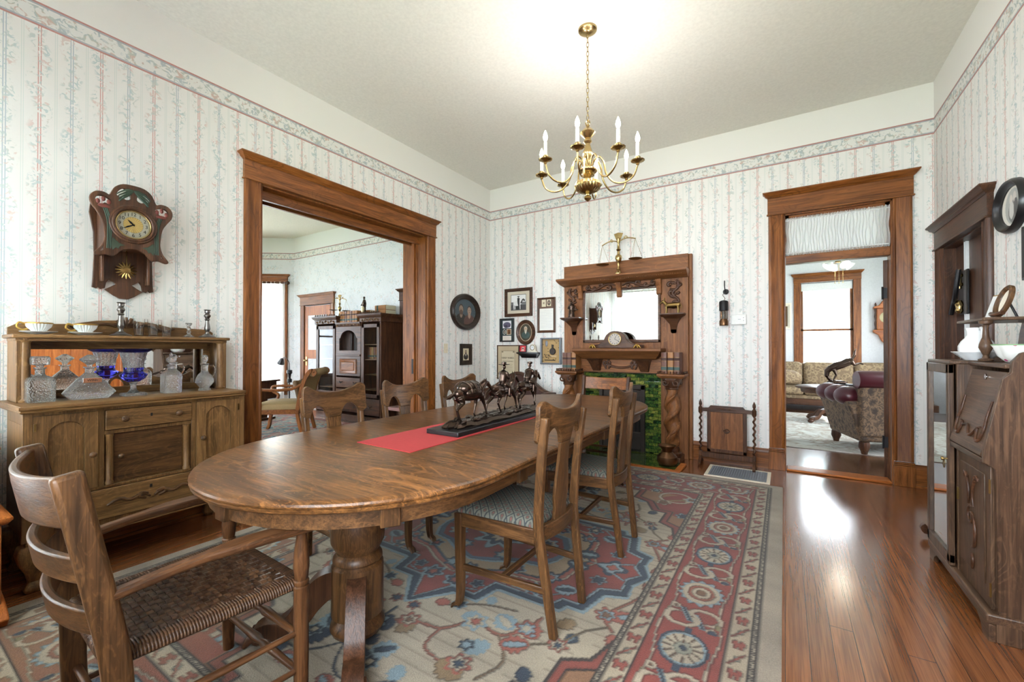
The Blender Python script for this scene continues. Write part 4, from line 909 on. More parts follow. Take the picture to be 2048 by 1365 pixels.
for r_, y in ((.112, -.187), (.1, -.19)): bz.tube([(r_*math.cos(a), y, r_*math.sin(a)) for a in [2*PI*i/48 for i in range(48)]], .009, 8, True)
bz.build('dial_surround', W['darkz'], ck, smooth=70)
dl = Img(.17, .17, .002, (152, 148, 132)); R_ = np.hypot(dl.X, dl.Y); A_ = np.arctan2(dl.Y, dl.X)
dl.put(R_ < .05, (178, 150, 84)); dl.put((R_ < .048) & (np.sin(A_*24) > .3), (150, 122, 66)); dl.put((R_ > .0485) & (R_ < .0505), (120, 108, 80)); dl.put((R_ > .077), (150, 138, 104))
fc_ = dl.wall('dial', ck, 0, -.178, 0)
fc_.data.materials.clear(); fc_.data.materials.append(G['paint'])
bmx = bmesh.new(); bmx.from_mesh(fc_.data); bmesh.ops.delete(bmx, geom=[f for f in bmx.faces if f.calc_center_median().xz.length > .086], context='FACES'); bmx.to_mesh(fc_.data); bmx.free()
MB().tube([(.087*math.cos(a), -.184, .087*math.sin(a)) for a in [2*PI*i/48 for i in range(48)]], .004, 8, True).build('bezel', PL['brass'], ck, smooth=70)
for h in range(1, 13):
    a = PI/2-2*PI*h/12; text('numeral', str(h), .029, PL['soot'], fc_, T((.066*math.cos(a), -.1788, .066*math.sin(a))))
for ang, L, wd in ((135, .042, .006), (210, .062, .005)):
    MB().prism([(-.008, -wd/2), (L*.5, -wd), (L, 0), (L*.5, wd), (-.008, wd/2)], -.1815, -.1805, 'y').xf(R3(math.radians(-ang), 'Y')).build('hand', PL['soot'], fc_)
for s in (-1, 1):
    tl_ = MB()
    for dx, dz in ((.118, .112), (.143, .126), (.168, .106)): tl_.ball((s*dx, -.184, dz), (.0105, .008, .016), 10, 6)
    tl_.build('tulip', PL['tulip'], ck); MB().ball((s*.14, -.187, .083), (.03, .006, .012), 12, 6).build('tulip_base', PL['tulip'], ck)
    for x in (.128, .136, .144): MB().tube(spline([(s*x, -.187, .075), (s*(x-.018), -.188, .0), (s*(x-.02), -.188, -.1), (s*(x-.018), -.187, -.17)], 4), .003, 6).build('stem', PL['green_leaf'], ck)
    lf = MB()
    for k in range(4): lf.tube(spline([(0, -.184, .215), (s*.03, -.186, .213-.012*k), (s*(.06+.004*k), -.187, .195-.02*k), (s*(.084-.008*k), -.184, .172-.01*k)], 4), [.003, .005, .006, .007, .007, .006, .006, .005, .005, .004, .004, .003, .003], 6)
    lf.build('leaf', PL['green_leaf'], ck, smooth=70)
    MB().prism([(s*.04, -.138), (s*.07, -.128), (s*.1, -.098), (s*.108, -.15), (s*.1, -.178), (s*.085, -.16), (s*.075, -.168), (s*.065, -.148)], -.1885, -.185, 'y').build('corner_leaf', PL['green_dark'], ck, .002)
pd = MB().ball((0, -.06, -.275), (.03, .012, .03))
for k in range(16): a = 2*PI*k/16; pd.tube([(.02*math.cos(a), -.06, -.275+.02*math.sin(a)), (.055*math.cos(a), -.06, -.275+.055*math.sin(a))], [.01, .003], 5)
pd.tube([(0, -.06, -.24), (0, -.06, -.12)], .003, 6).build('pendulum', PL['old_brass'], ck, smooth=60)
# corner of the low cabinet beside the sideboard
lc = thing('low_cabinet', 'orange oak stepped cabinet cut off by the photo edge, beside the sideboard', 'cabinet', (-3.28, .02, 0))
B(-.33, .34, -.2, .36, .04, .44).build('body', W['orangez'], lc, .004)
MB().loft([[(-.33-d, -.2, z), (.34+d, -.2, z), (.34+d, .36+d, z), (-.33-d, .36+d, z)] for d, z in ((.0, .44), (.015, .445), (.03, .465), (.03, .475), (.01, .485))]).build('lower_top', W['orangex'], lc)
B(-.33, .27, -.2, .33, .485, .74).build('upper_body', W['orangez'], lc, .004)
MB().loft([[(-.33-d, -.2, z), (.27+d, -.2, z), (.27+d, .33+d, z), (-.33-d, .33+d, z)] for d, z in ((.0, .735), (.025, .745), (.03, .755), (.02, .765), (.03, .772), (.03, .782))]).build('top', W['orangex'], lc)
for y in (-.17, .35):
    MB().tube(spline([(.2, y, .09), (.3, y, .07), (.37, y, .045), (.40, y, .022)], 4), 0, flat=(.05, .06), up=(0, 0, 1)).build('foot', W['orangex'], lc, .012)
    B(-.33, .3, y-.02, y+.02, .0, .06).build('runner', W['orangex'], lc, .006)
# ---------------------------------------------------------------- fireplace mantel on the back wall
mt = at_wall('back', 'fireplace_mantel', 'carved oak mantelpiece with overmantel mirror, twisted columns and green tiled fireplace', 'mantel', -1.645)
MK = 'mantel'
def mx(X): return X+1.645
B(-.755, -.49, -.09, 0, 0, 2.20).box(.46, .755, -.09, 0, 0, 2.20).box(-.49, .46, -.09, 0, .945, 1.30).box(-.49, .46, -.09, 0, 1.95, 2.20).box(-.49, .46, -.03, 0, 1.3, 1.95).build('back_board', W[MK+'z'], mt, .003)
B(-.757, .757, -.094, 0, 2.095, 2.285).build('top_board', W[MK+'x'], mt, .006)
B(.755, .79, -.06, 0, 0, 2.285).build('side_strip', W[MK+'z'], mt, .006)
sh = MB().loft([[(-.755-d*.15, 0, z), (-.755-d*.15, -.1-d, z), (.755+d*.08, -.1-d, z), (.755+d*.08, 0, z)] for d, z in ((.0, 2.02), (.05, 2.03), (.07, 2.035), (.12, 2.05), (.16, 2.07), (.18, 2.078), (.18, 2.098), (.17, 2.102))]).build('upper_shelf', W[MK+'x'], mt)
bd = MB()
for i in range(62): bd.ball((-.74+1.48*i/61, -.225, 2.056), .009, 7, 5)
bd.build('bead_moulding', W[MK+'x'], sh, smooth=80)
for x in (-.52, -.02, .445):
    MB().prism([(-.09, 2.02), (-.16, 2.02), (-.15, 1.97), (-.12, 1.93), (-.115, 1.86), (-.09, 1.84)], x-.03, x+.03, 'x').build('corbel', W[MK+'z'], mt, .006)
B(-.5, .43, -.105, -.09, 1.945, 2.03).build('frieze_panel', W[MK+'x'], mt, .003)
def rinceau(x0, z0, wx, y, s=1):
    L = [[(x0+s*wx*t, y, z0+.028*math.sin(2*PI*t)) for t in [i/12 for i in range(13)]]]
    for t, c, up in ((.22, -1, -1), (.5, 1, 1), (.78, -1, -1)): L.append(curl(x0+s*wx*t, z0+up*.012, .032, .9, y, c*s, 0 if s > 0 else PI))
    L.append(curl(x0+s*wx, z0, .026, 1.1, y, s, PI/2)); return L
scroll(rinceau(-.06, 1.985, .36, -.112, -1)+rinceau(.02, 1.985, .36, -.112, 1), .014, mt, W['darkx'])
for s, x in ((-1, -.63), (1, .61)):
    L = [[(x-s*.07, -.098, 1.72), (x+s*.05, -.1, 1.76), (x-s*.02, -.1, 1.85), (x+s*.05, -.1, 1.93), (x+s*.02, -.1, 2.0)], curl(x, 1.735, .055, 1.1, -.099, s, PI), curl(x-s*.03, 1.86, .045, .9, -.099, -s, 0), curl(x-s*.05, 1.95, .032, .9, -.099, s, 0), curl(x+s*.06, 1.95, .03, .9, -.099, s, PI/2)]
    for k in range(5): L.append([(x+s*.02, -.098, 1.8+k*.04), (x+s*(.06 if k % 2 else -.05), -.1, 1.82+k*.04)])
    scroll(L, .0135, mt, W['darkz'])
fm = B(-.49, .46, -.105, -.085, 1.3, 1.335).box(-.49, .46, -.105, -.085, 1.925, 1.96).box(-.49, -.46, -.105, -.085, 1.3, 1.96).box(.43, .46, -.105, -.085, 1.3, 1.96)
fm.build('mirror_frame', W['darkx'], mt, .004)
B(-.47, .44, -.092, -.088, 1.32, 1.945).build('mirror', G['mirror'], mt)
B(-.48, .45, -.088, -.03, 1.31, 1.95).build('mirror_backing', W['darkx'], mt)
for s, x in ((-1, -.615), (1, .60)):
    MB().loft([[(x-.06-d, -.09, z), (x-.06-d, -.13-d*1.5, z), (x+.06+d, -.13-d*1.5, z), (x+.06+d, -.09, z)] for d, z in ((-.035, 1.40), (-.03, 1.415), (-.02, 1.50), (.015, 1.555), (.03, 1.575), (.055, 1.59), (.07, 1.605), (.07, 1.618))]).build('bracket_shelf', W['darkx'], mt)
# mantel shelf
MB().loft([[(-.44-d, -.08, z), (-.44-d, -.19-d*1.6, z), (.42+d, -.19-d*1.6, z), (.42+d, -.08, z)] for d, z in ((0, 1.10), (.02, 1.115), (.03, 1.13), (.055, 1.15), (.07, 1.17), (.085, 1.19), (.095, 1.2), (.095, 1.225), (.09, 1.23))]).build('mantel_shelf', W[MK+'x'], mt)
for x in (-.30, .285):
    MB().loft([[(x-w_, -.1, z), (x-w_, -.1-d, z), (x+w_, -.1-d, z), (x+w_, -.1, z)] for w_, d, z in ((.045, .03, .955), (.05, .045, .97), (.06, .09, 1.03), (.075, .14, 1.085), (.085, .16, 1.10))]).build('console', W['darkz'], mt, .004)
B(-.5, .47, -.115, -.09, .945, 1.11).build('swag_panel', W[MK+'x'], mt, .003)
L = [[(-.16, -.122, 1.045), (-.09, -.124, 1.01), (0, -.124, 1.0), (.09, -.124, 1.01), (.16, -.122, 1.045)]]
for s in (-1, 1): L += [curl(s*.19, 1.055, .035, 1., -.122, s, 0), curl(s*.14, 1.06, .03, 1., -.122, -s, PI/2), [(s*.165, -.122, 1.045), (s*.19, -.123, 1.02), (s*.175, -.122, .98)], [(s*.16, -.122, 1.04), (s*.135, -.123, 1.01), (s*.15, -.122, .985)]]
scroll(L, .012, mt, W['darkx'])
B(-.5, .47, -.1, -.085, .935, .948).build('dentil_strip', W['darkx'], mt, .003)
# twisted columns and their capitals
for x in (-.625, .612):
    b = MB(); n = 28; rg = []
    for k in range(41):
        z = .16+.62*k/40; tw = 2*PI*1.35*k/40; env = min(1, k/4, (40-k)/4)
        rg.append([(x+(.060+.020*math.cos(2*(2*PI*j/n-tw))*env)*math.cos(2*PI*j/n), -.235+(.060+.020*math.cos(2*(2*PI*j/n-tw))*env)*math.sin(2*PI*j/n), z) for j in range(n)])
    b.loft(rg).build('twisted_column', W[MK+'z'], mt, smooth=60)
    b = MB()
    for q in (0, PI):
        b.tube([(x+.064*math.cos(q+2*PI*1.35*k/30), -.235+.064*math.sin(q+2*PI*1.35*k/30), .2+.52*k/30) for k in range(31)], [.008+.019*math.sin(PI*k/30) for k in range(31)], 8)
    b.build('carved_spiral', W[MK+'z'], mt, smooth=70)
    MB().lathe([(.09, .06), (.1, .075), (.1, .095), (.075, .11), (.08, .13), (.068, .16)], (x, -.235, 0), 24).build('column_base', W['darkz'], mt)
    MB().lathe([(.064, .78), (.07, .79), (.064, .80), (.075, .83), (.1, .88), (.1, .905)], (x, -.235, 0), 24).build('capital', W['darkz'], mt)
    b = MB()
    for sx in (-1, 1):
        b.tube(curl(x+sx*.055, .855, .038, 1.4, -.315, sx, PI/2), [.013-.006*i/16 for i in range(17)], 8)
        b.tube(curl(x+sx*.075, .855, .03, 1.2, -.2, sx, PI/2), [.012-.005*i/16 for i in range(17)], 8)
    b.build('volute', W['darkz'], mt, smooth=70)
    MB().loft([[(x-.11-d, -.09, z), (x-.11-d, -.29-d, z), (x+.11+d, -.29-d, z), (x+.11+d, -.09, z)] for d, z in ((0, .9), (.015, .91), (.035, .93), (.035, .945), (.03, .95))]).build('capital_shelf', W[MK+'x'], mt)
    gal = MB()
    for i in range(9): gal.lathe([(.004, .95), (.009, .956), (.005, .963), (.01, .972), (.003, .98)], (x-.125+.25*i/8, -.315, 0), 8)
    for sx in (-1, 1):
        for i in range(6): gal.lathe([(.004, .95), (.009, .956), (.005, .963), (.01, .972), (.003, .98)], (x+sx*.135, -.3+.18*i/5, 0), 8)
    gal.build('gallery_beads', W['darkz'], mt)
    B(x-.1, x+.1, -.33, -.09, 0, .06).build('plinth_block', W['darkz'], mt, .005)
# green glazed tile
m, nt, b = mat('green_tile'); co = objco(nt)
sp = nd(nt, 'ShaderNodeSeparateXYZ', {0: co})
uv = nd(nt, 'ShaderNodeCombineXYZ', {0: sp.outputs[0], 1: M_(nt, 'ADD', sp.outputs[2], M_(nt, 'MULTIPLY', sp.outputs[1], 1.)), 2: 0.}).outputs[0]
br = nd(nt, 'ShaderNodeTexBrick', {'Vector': uv, 'Color1': (.0, 0, 0, 1), 'Color2': (1, 1, 1, 1), 'Mortar': (.5, .5, .5, 1), 'Scale': 1., 'Mortar Size': .0022, 'Brick Width': .105, 'Row Height': .0375})
nn = noise(nt, co, 30, 4, 1.5)
mixv = M_(nt, 'ADD', M_(nt, 'MULTIPLY', br.outputs[0], .35), M_(nt, 'MULTIPLY', nn, .75))
c0 = ramp(nt, mixv, [(.3, srgb(16, 34, 24)), (.48, srgb(38, 66, 34)), (.64, srgb(88, 104, 42)), (.82, srgb(148, 138, 66))])
c0 = mixc(nt, br.outputs['Fac'], c0, srgb(22, 40, 22))
setp(nt, b, color=c0, rough=.1, coat=.6, normal=bump(nt, M_(nt, 'SUBTRACT', 1., br.outputs['Fac']), .5, .004)); TILE = m
B(-.49, -.28, -.06, -.0, 0, .945).box(.27, .465, -.06, -.0, 0, .945).box(-.28, .27, -.06, 0, .80, .945).build('tile_surround', TILE, mt)
fi = MB()
for a in ((-.285, -.235, .0, .80), (.225, .275, .0, .80), (-.285, .275, .74, .80)): fi.box(a[0], a[1], -.09, -.04, a[2], a[3])
fi.build('iron_frame', PL['iron'], mt, .006)
B(-.24, .23, -.075, -.05, .56, .74).build('iron_hood', PL['iron'], mt, .01)
B(-.24, .23, -.08, -.055, .03, .24).build('summer_front', PL['iron'], mt, .01)
scroll([curl(sx*.1, .14, .05, 1.2, -.083, sx, 0) for sx in (-1, 1)]+[curl(sx*.1, .65, .04, 1.2, -.08, sx, 0) for sx in (-1, 1)], .008, mt, PL['iron'], 'iron_scrollwork')
g_ = MB()
for i in range(9): g_.box(-.2+.048*i, -.19+.048*i, -.06, -.05, .24, .36)
g_.build('grate_bars', PL['iron'], mt)
B(-.24, .23, -.045, -.035, 0, .75).build('firebox', PL['soot'], mt)
ht = thing('hearth', 'green tiled hearth slab with a wooden border on the floor before the fireplace', 'hearth', (-1.645, YB, 0))
B(-.72, .72, -.64, -.34, 0, .014).box(-.50, .49, -.34, -.08, 0, .014).build('tile_slab', TILE, ht)
MB().box(-.78, .78, -.70, -.64, 0, .018).box(-.78, -.72, -.64, -.34, 0, .018).box(.72, .78, -.64, -.34, 0, .018).build('border', W['orangex'], ht, .004)
# things on the mantel
def on_m(name, label, cat, X, d, z, rz=0, group=None): return thing(name, label, cat, (X, YB-d, z), rz, group)
mc = on_m('mantel_clock', 'dark wooden humpback mantel clock with a round silver dial', 'clock', -1.655, .24, 1.231)
hump = [(-.31, 0), (.31, 0), (.31, .035), (.26, .04), (.19, .055), (.14, .095), (.11, .15), (.06, .19), (0, .2), (-.06, .19), (-.11, .15), (-.14, .095), (-.19, .055), (-.26, .04), (-.31, .035)]
MB().prism([(p.x, p.y) for p in spline([(x, z, 0) for x, z in hump[2:]], 3)]+[(-.31, 0), (.31, 0)], -.055, .055, 'y').build('case', W['darkx'], mc, .006, smooth=30)
MB().lathe([(.001, -.062), (.07, -.062), (.07, -.058)], (0, 0, .105), 32, 'y').build('dial', PL['mdial'], mc)
MB().tube([(.072*math.cos(a), -.062, .105+.072*math.sin(a)) for a in [2*PI*i/40 for i in range(40)]], .006, 8, True).build('bezel', PL['brass'], mc, smooth=70)
for h in range(12): a = 2*PI*h/12; MB().box(-.003, .003, -.0632, -.062, .048, .06).xf(T((0, 0, .105)) @ R3(a, 'Y')).build('hour_mark', PL['soot'], mc)
for a, L in ((.4, .04), (2.0, .055)): MB().box(-.002, .002, -.0645, -.0635, 0, L).xf(T((0, 0, .105)) @ R3(a, 'Y')).build('hand', PL['soot'], mc)
for s, l in ((-1, 'small gilt claw-like ornament at the left foot of the mantel clock'), (1, 'small gilt claw-like ornament at the right foot of the mantel clock')):
    o = on_m('gilt_ornament', l.replace('at the left foot of', 'beside the bookcase end of') if 0 else ('small gilt ornament under the end of the mantel clock nearer the wall pictures' if s < 0 else 'small gilt ornament under the end of the mantel clock nearer the doorway'), 'ornament', -1.655+s*.265, .33, 1.231, 0, 'gilt ornaments by the mantel clock')
    b = MB()
    for k in range(5): b.tube(spline([(0, 0, .035), (.02*math.cos(k*1.26), .012*math.sin(k*1.26), .03), (.04*math.cos(k*1.26), .02*math.sin(k*1.26), .004)], 4), [.008, .009, .01, .01, .009, .008, .007, .006, .005], 7)
    b.ball((0, 0, .036), (.016, .014, .014)); b.build('body', PL['gilt'], o, smooth=70)
bk = []
def book(label, X, d, z, w_, h_, dp, cov, bands, rz=0, group='law books on the mantel'):
    t = on_m('law_book', label, 'book', X, d, z, rz, group)
    rg = [[(w_/2*math.cos(a), -dp/2-.006*math.sin(a), zz) for a in [PI*i/8 for i in range(9)]]+[(-w_/2, dp/2, zz), (w_/2, dp/2, zz)] for zz in (0, h_)]
    MB().loft(rg).build('cover', cov, t, .002)
    for z0, z1, m_ in bands:
        MB().loft([[(w_/2*1.02*math.cos(a), -dp/2-.0072*math.sin(a), zz) for a in [PI*i/8 for i in range(9)]]+[(-w_/2*1.02, -dp/2+.004, zz), (w_/2*1.02, -dp/2+.004, zz)] for zz in (z0*h_, z1*h_)]).build('spine_label', m_, t)
    B(-w_/2+.004, w_/2-.004, -dp/2+.006, dp/2+.0005, h_*.985, h_+.0005).build('pages', PL['page'], t)
    return t
BND = [(.18, .32, PL['greenlabel']), (.155, .16, PL['gilt']), (.335, .34, PL['gilt']), (.62, .74, PL['leather_red']), (.755, .76, PL['gilt']), (.60, .605, PL['gilt'])]
for i, (X, cv, l) in enumerate(((-2.305, 'leather', 'brown law book with green spine label beside the shadow box, outermost of three'), (-2.245, 'leather', 'brown law book, middle of the three beside the shadow box frame'), (-2.182, 'leather_tan', 'tan law book beside the mantel shelf, innermost of the three by the shadow box'),
                                (-1.108, 'leather', 'reddish-brown law book on the doorway-side capital, touching the mantel shelf'), (-1.040, 'leather_tan', 'tan law book in the middle of three on the doorway-side capital'), (-.975, 'leather', 'dark brown law book on the doorway-side capital, nearest the doorway'))):
    book(l, X, .205, .9515, .058 if i < 3 else .062, .225 if i < 3 else .235, .15, PL[cv], BND)
# figurines and scales
fg = on_m('robed_figurine', 'dark bronze robed figurine on the bracket shelf beside the mantel mirror', 'figurine', -2.26, .17, 1.6185)
b = MB().tube([(0, 0, 0), (0, 0, .05), (.0, 0, .1), (.0, -.004, .15), (0, 0, .172)], [.04, .038, .03, .028, .014], 12).ball((0, -.004, .19), (.015, .016, .02)).tube([(-.028, 0, .15), (-.038, -.02, .115), (-.005, -.035, .11)], [.012, .011, .008]).tube([(.028, 0, .15), (.036, -.02, .12), (.06, -.03, .1)], [.012, .011, .008])
remesh(b.build('figure', PL['bronze'], fg, smooth=180), .004, 2); B(-.035, .035, -.03, .03, 0, .012).build('base', PL['bronze'], fg, .003)
B(.045, .085, -.045, -.03, .09, .098).build('book', PL['bronze'], fg)
dk = on_m('brass_donkey', 'brass donkey figurine on the bracket shelf next to the mirror, doorway side', 'figurine', -1.045, .17, 1.6185)
b = MB(); k = .95
b.tube([(.09, 0, .085), (.08, 0, .095), (.04, 0, .092), (-.04, 0, .09), (-.07, 0, .094)], [.01, .026, .028, .029, .02], 10).tube([(-.06, 0, .1), (-.085, 0, .13), (-.092, 0, .142)], [.021, .017, .014]).tube([(-.08, 0, .143), (-.1, 0, .135), (-.128, 0, .116), (-.133, 0, .112)], [.013, .016, .011, .008])
for s in (-1, 1): b.tube([(-.085, s*.008, .15), (-.08, s*.014, .18)], [.006, .003])
for x in (-.06, .065):
    for s in (-1, 1): b.tube([(x, s*.018, .08), (x+.004, s*.02, .04), (x, s*.02, .0)], [.014, .008, .009])
b.tube([(.092, 0, .09), (.105, 0, .05)], [.005, .004]); remesh(b.build('body', PL['old_brass'], dk, smooth=180), .003, 2)
def scales(label, loc, rz, k=1., tilt=.0):
    t = thing('balance_scales', label, 'scales', loc, rz, 'brass balance scales')
    H = .40*k
    MB().lathe([(r*k, z*k) for r, z in ((.001, 0), (.04, 0), (.042, .012), (.03, .02), (.016, .04), (.02, .05), (.013, .07), (.012, .11), (.02, .125), (.034, .16), (.03, .185), (.014, .2), (.012, .23), (.024, .245), (.013, .26), (.011, .31), (.018, .32), (.016, .36), (.001, .37))], (0, 0, 0), 18).build('column', PL['brass'], t)
    MB().prism([(-.022*k, .345*k), (.022*k, .345*k), (.046*k, .405*k), (.0, .415*k), (-.046*k, .405*k)], -.006, .006, 'y').build('finial', PL['brass'], t, .003)
    bm = MB(); zz = lambda x: .325*k+x*tilt+.02*k*math.sin(abs(x)/k*20)
    bm.tube([(x*k, 0, zz(x*k)) for x in [-.17+.34*i/20 for i in range(21)]], .006*k, 8)
    for s in (-1, 1):
        bm.tube([(p[0], 0, p[2]) for p in curl(s*.07*k, zz(s*.07*k)+.008, .018*k, 1, 0, s)], .005*k, 6)
        x0 = s*.165*k; zb = .325*k-.20*k+x0*tilt; zt = zz(x0)
        ch_ = MB()
        for a in (0, 2.1, 4.2): ch_.tube([(x0, 0, zt), (x0+.072*k*math.cos(a+.5), .072*k*math.sin(a+.5), zb)], .0016, 5)
        ch_.build('pan_chain', PL['brass'], t)
        MB().lathe([(.001, -.008), (.05, -.006), (.076, .003), (.077, .005), (.05, -.002), (.001, -.004)], (x0, 0, zb), 24).build('pan', PL['old_brass'], t)
    bm.build('beam', PL['brass'], t, smooth=70)
    return t
scales('brass balance scales standing on the top shelf of the fireplace mantel', (-1.645, YB-.19, 2.1025), 0, 1.2, .08)
# spittoon
sp_ = thing('spittoon', 'dark brass spittoon with a flared rim standing on the green hearth', 'spittoon', (-1.03, 4.62, .0145))
MB().lathe([(.001, 0), (.075, 0), (.088, .01), (.105, .05), (.10, .09), (.062, .125), (.05, .14), (.058, .165), (.088, .20), (.09, .205), (.084, .203), (.05, .165), (.04, .14), (.001, .03)], (0, 0, 0), 32).build('bowl', PL['copper'], sp_)
# ---------------------------------------------------------------- brass chandelier
cx_, cy_ = -1.2, 2.905
chd = thing('chandelier', 'brass chandelier with eight lit candle bulbs hanging on a chain from the ceiling', 'chandelier', (cx_, cy_, 0))
MB().lathe([(.001, 3.53), (.02, 3.53), (.05, 3.538), (.066, 3.55), (.068, HC)], (0, 0, 0), 28).build('ceiling_canopy', PL['brass'], chd)
cb = MB(); zc = 3.535; k = 0
while zc > 2.885:
    L = [(.009*math.cos(a), 0, zc-.02+.02*math.sin(a)) for a in [2*PI*i/12 for i in range(12)]]
    if k % 2: L = [(y, x, z) for x, y, z in L]
    cb.tube(L, .0024, 5, True); zc -= .0335; k += 1
cb.build('chain', PL['brass'], chd, smooth=80)
MB().tube([(.016*math.cos(a), 0, 2.875+.016*math.sin(a)) for a in [2*PI*i/16 for i in range(16)]], .004, 6, True).build('loop', PL['brass'], chd)
MB().lathe([(.001, 2.862), (.014, 2.86), (.012, 2.845), (.024, 2.835), (.045, 2.815), (.056, 2.80), (.045, 2.785), (.03, 2.77), (.02, 2.76), (.028, 2.745), (.03, 2.735), (.018, 2.72), (.022, 2.7), (.034, 2.66), (.036, 2.64), (.03, 2.62), (.022, 2.60), (.026, 2.56), (.04, 2.54)], (0, 0, 0), 28).build('body', PL['brass'], chd)
MB().lathe([(.03, 2.545), (.066, 2.532), (.07, 2.52), (.06, 2.508), (.045, 2.5), (.05, 2.49), (.03, 2.48), (.022, 2.468), (.028, 2.46)], (0, 0, 0), 40, lobes=20, amp=.08).build('upper_disc', PL['brass'], chd)
MB().lathe([(.028, 2.46), (.05, 2.455), (.085, 2.44), (.098, 2.415), (.085, 2.385), (.05, 2.365), (.03, 2.36), (.014, 2.352), (.012, 2.345), (.024, 2.335), (.026, 2.322), (.012, 2.306), (.001, 2.30)], (0, 0, 0), 48, lobes=24, amp=.08).build('fluted_bowl', PL['brass'], chd)
for i in range(8):
    a = math.radians(11.5+45*i); mtx = R3(a, 'Z')
    P = spline([(.025, 0, 2.545), (.05, 0, 2.60), (.085, 0, 2.615), (.115, 0, 2.57), (.135, 0, 2.48), (.19, 0, 2.415), (.26, 0, 2.405), (.32, 0, 2.44), (.345, 0, 2.50), (.35, 0, 2.525)], 5)
    ar = MB().tube(P, .0065, 8).xf(mtx).build('arm', PL['brass'], chd, smooth=80)
    x = .35
    MB().lathe([(.006, 2.51), (.012, 2.518), (.01, 2.525), (.022, 2.532), (.046, 2.54), (.05, 2.546), (.044, 2.546), (.02, 2.54), (.012, 2.548), (.02, 2.56), (.02, 2.57), (.012, 2.575)], (x, 0, 0), 28, lobes=14, amp=.09).xf(mtx).build('bobeche', PL['brass'], ar)
    MB().lathe([(.012, 2.572), (.0118, 2.665), (.009, 2.67), (.001, 2.67)], (x, 0, 0), 14).xf(mtx).build('candle_sleeve', PL['white_plastic'], ar)
    MB().lathe([(.007, 2.67), (.014, 2.685), (.0165, 2.70), (.012, 2.722), (.004, 2.742), (.001, 2.748)], (x, 0, 0), 14).xf(mtx).build('bulb', G['bulb'], ar)
    l = bpy.data.lights.new('candle_light', 'POINT'); l.energy = 4.2; l.color = (1, .97, .97); l.shadow_soft_size = .02
    lo = bpy.data.objects.new('candle_light', l); C.objects.link(lo); lo.parent = chd; lo.location = mtx @ Vector((x, 0, 2.775))

# ---------------------------------------------------------------- pictures and small things on the walls
def frame(kind, name, label, a, z, w_, h_, fw, m, img, d=.022, tilt=0, cat='picture', group=None):
    t = at_wall(kind, name, label, cat, a, z, 0, group); t.rotation_euler.y = tilt
    pr = [(0, 0), (0, d*.8), (fw*.3, d), (fw*.7, d*.75), (fw, d*.45), (fw, 0)]
    rg = [[(sx*(w_/2-o), -y, sz*(h_/2-o)) for sx, sz in ((-1, -1), (1, -1), (1, 1), (-1, 1))] for o, y in pr]
    MB().loft(rg, cap=False, close=True).build('frame', m, t)
    B(-w_/2+fw*.8, w_/2-fw*.8, -.004, -.0, -h_/2+fw*.8, h_/2-fw*.8).build('backing', PL['black'], t)
    if img: img.wall('print', t, 0, -.006, 0)
    return t
def oval(kind, name, label, a, z, rx, rz_, fw, m, img, d=.03, cat='picture'):
    t = at_wall(kind, name, label, cat, a, z)
    pr = [(0, 0), (0, d*.6), (fw*.25, d), (fw*.55, d*.8), (fw*.8, d*.4), (fw, d*.35), (fw, 0)]
    rg = [[((rx-o)*math.cos(q), -y, (rz_-o)*math.sin(q)) for q in [2*PI*i/56 for i in range(56)]] for o, y in pr]
    MB().loft(rg, cap=False, close=True).build('frame', m, t, smooth=50)
    o = img.wall('print', t, 0, -.006, 0)
    bm_ = bmesh.new(); bm_.from_mesh(o.data)
    bmesh.ops.delete(bm_, geom=[f for f in bm_.faces if (f.calc_center_median().x/(rx-fw*.8))**2+(f.calc_center_median().z/(rz_-fw*.8))**2 > 1], context='FACES'); bm_.to_mesh(o.data); bm_.free()
    return t
def bust(i, cx, cy, s, coat, skin=(188, 160, 138), hair=(70, 60, 52), beard=None, shirt=None):
    i.ell(cx, cy-1.55*s, 1.25*s, 1.0*s, coat); i.ell(cx, cy-.62*s, .3*s, .5*s, skin)
    if shirt: i.poly([(cx-.3*s, cy-.7*s), (cx+.3*s, cy-.7*s), (cx, cy-1.4*s)], shirt)
    i.ell(cx, cy+.1*s, .5*s, .62*s, hair); i.ell(cx, cy-.02*s, .43*s, .56*s, skin)
    if beard: i.ell(cx, cy-.38*s, .36*s, .34*s, beard)
    for k in (-1, 1): i.ell(cx+k*.16*s, cy+.05*s, .06*s, .04*s, (50, 40, 36))
    i.ell(cx, cy-.24*s, .12*s, .035*s, (120, 80, 70)); return i
im = Img(.56, .5, .005, (74, 88, 96)); im.put(im.Y < -.06, (52, 50, 46)); bust(im, -.085, .03, .1, (46, 44, 42), (150, 128, 112), (66, 54, 46), (96, 76, 62)); bust(im, .09, .02, .095, (96, 70, 62), (168, 142, 126), (72, 58, 48))
R_ = np.hypot(im.X/.205, im.Y/.19); im.put((R_ > .985) & (R_ < 1.0), (150, 152, 140))
oval('left', 'oval_portrait', 'large dark oval frame with a couple portrait beside the parlor opening', 4.52, 1.724, .305, .245, .075, W['ebonyx'], im, .05)
im = Img(.2, .24, .004, (214, 202, 172)); bust(im, 0, .03, .04, (40, 36, 34), (170, 150, 125), (50, 44, 40), (60, 52, 46), (220, 214, 200))
frame('left', 'portrait_frame', 'small dark frame with a bearded man photograph below the large oval portrait', 4.535, 1.148, .25, .285, .062, W['ebonyz'], im)
t = at_wall('left', 'switch_plate', 'small ivory light switch plate on the striped wall beside the parlor opening', 'light switch', 4.13, 1.23)
B(-.036, .036, -.006, 0, -.06, .06).build('plate', PL['ivory'], t, .003); B(-.006, .006, -.014, -.006, -.012, .012).build('toggle', PL['ivory'], t, .002)
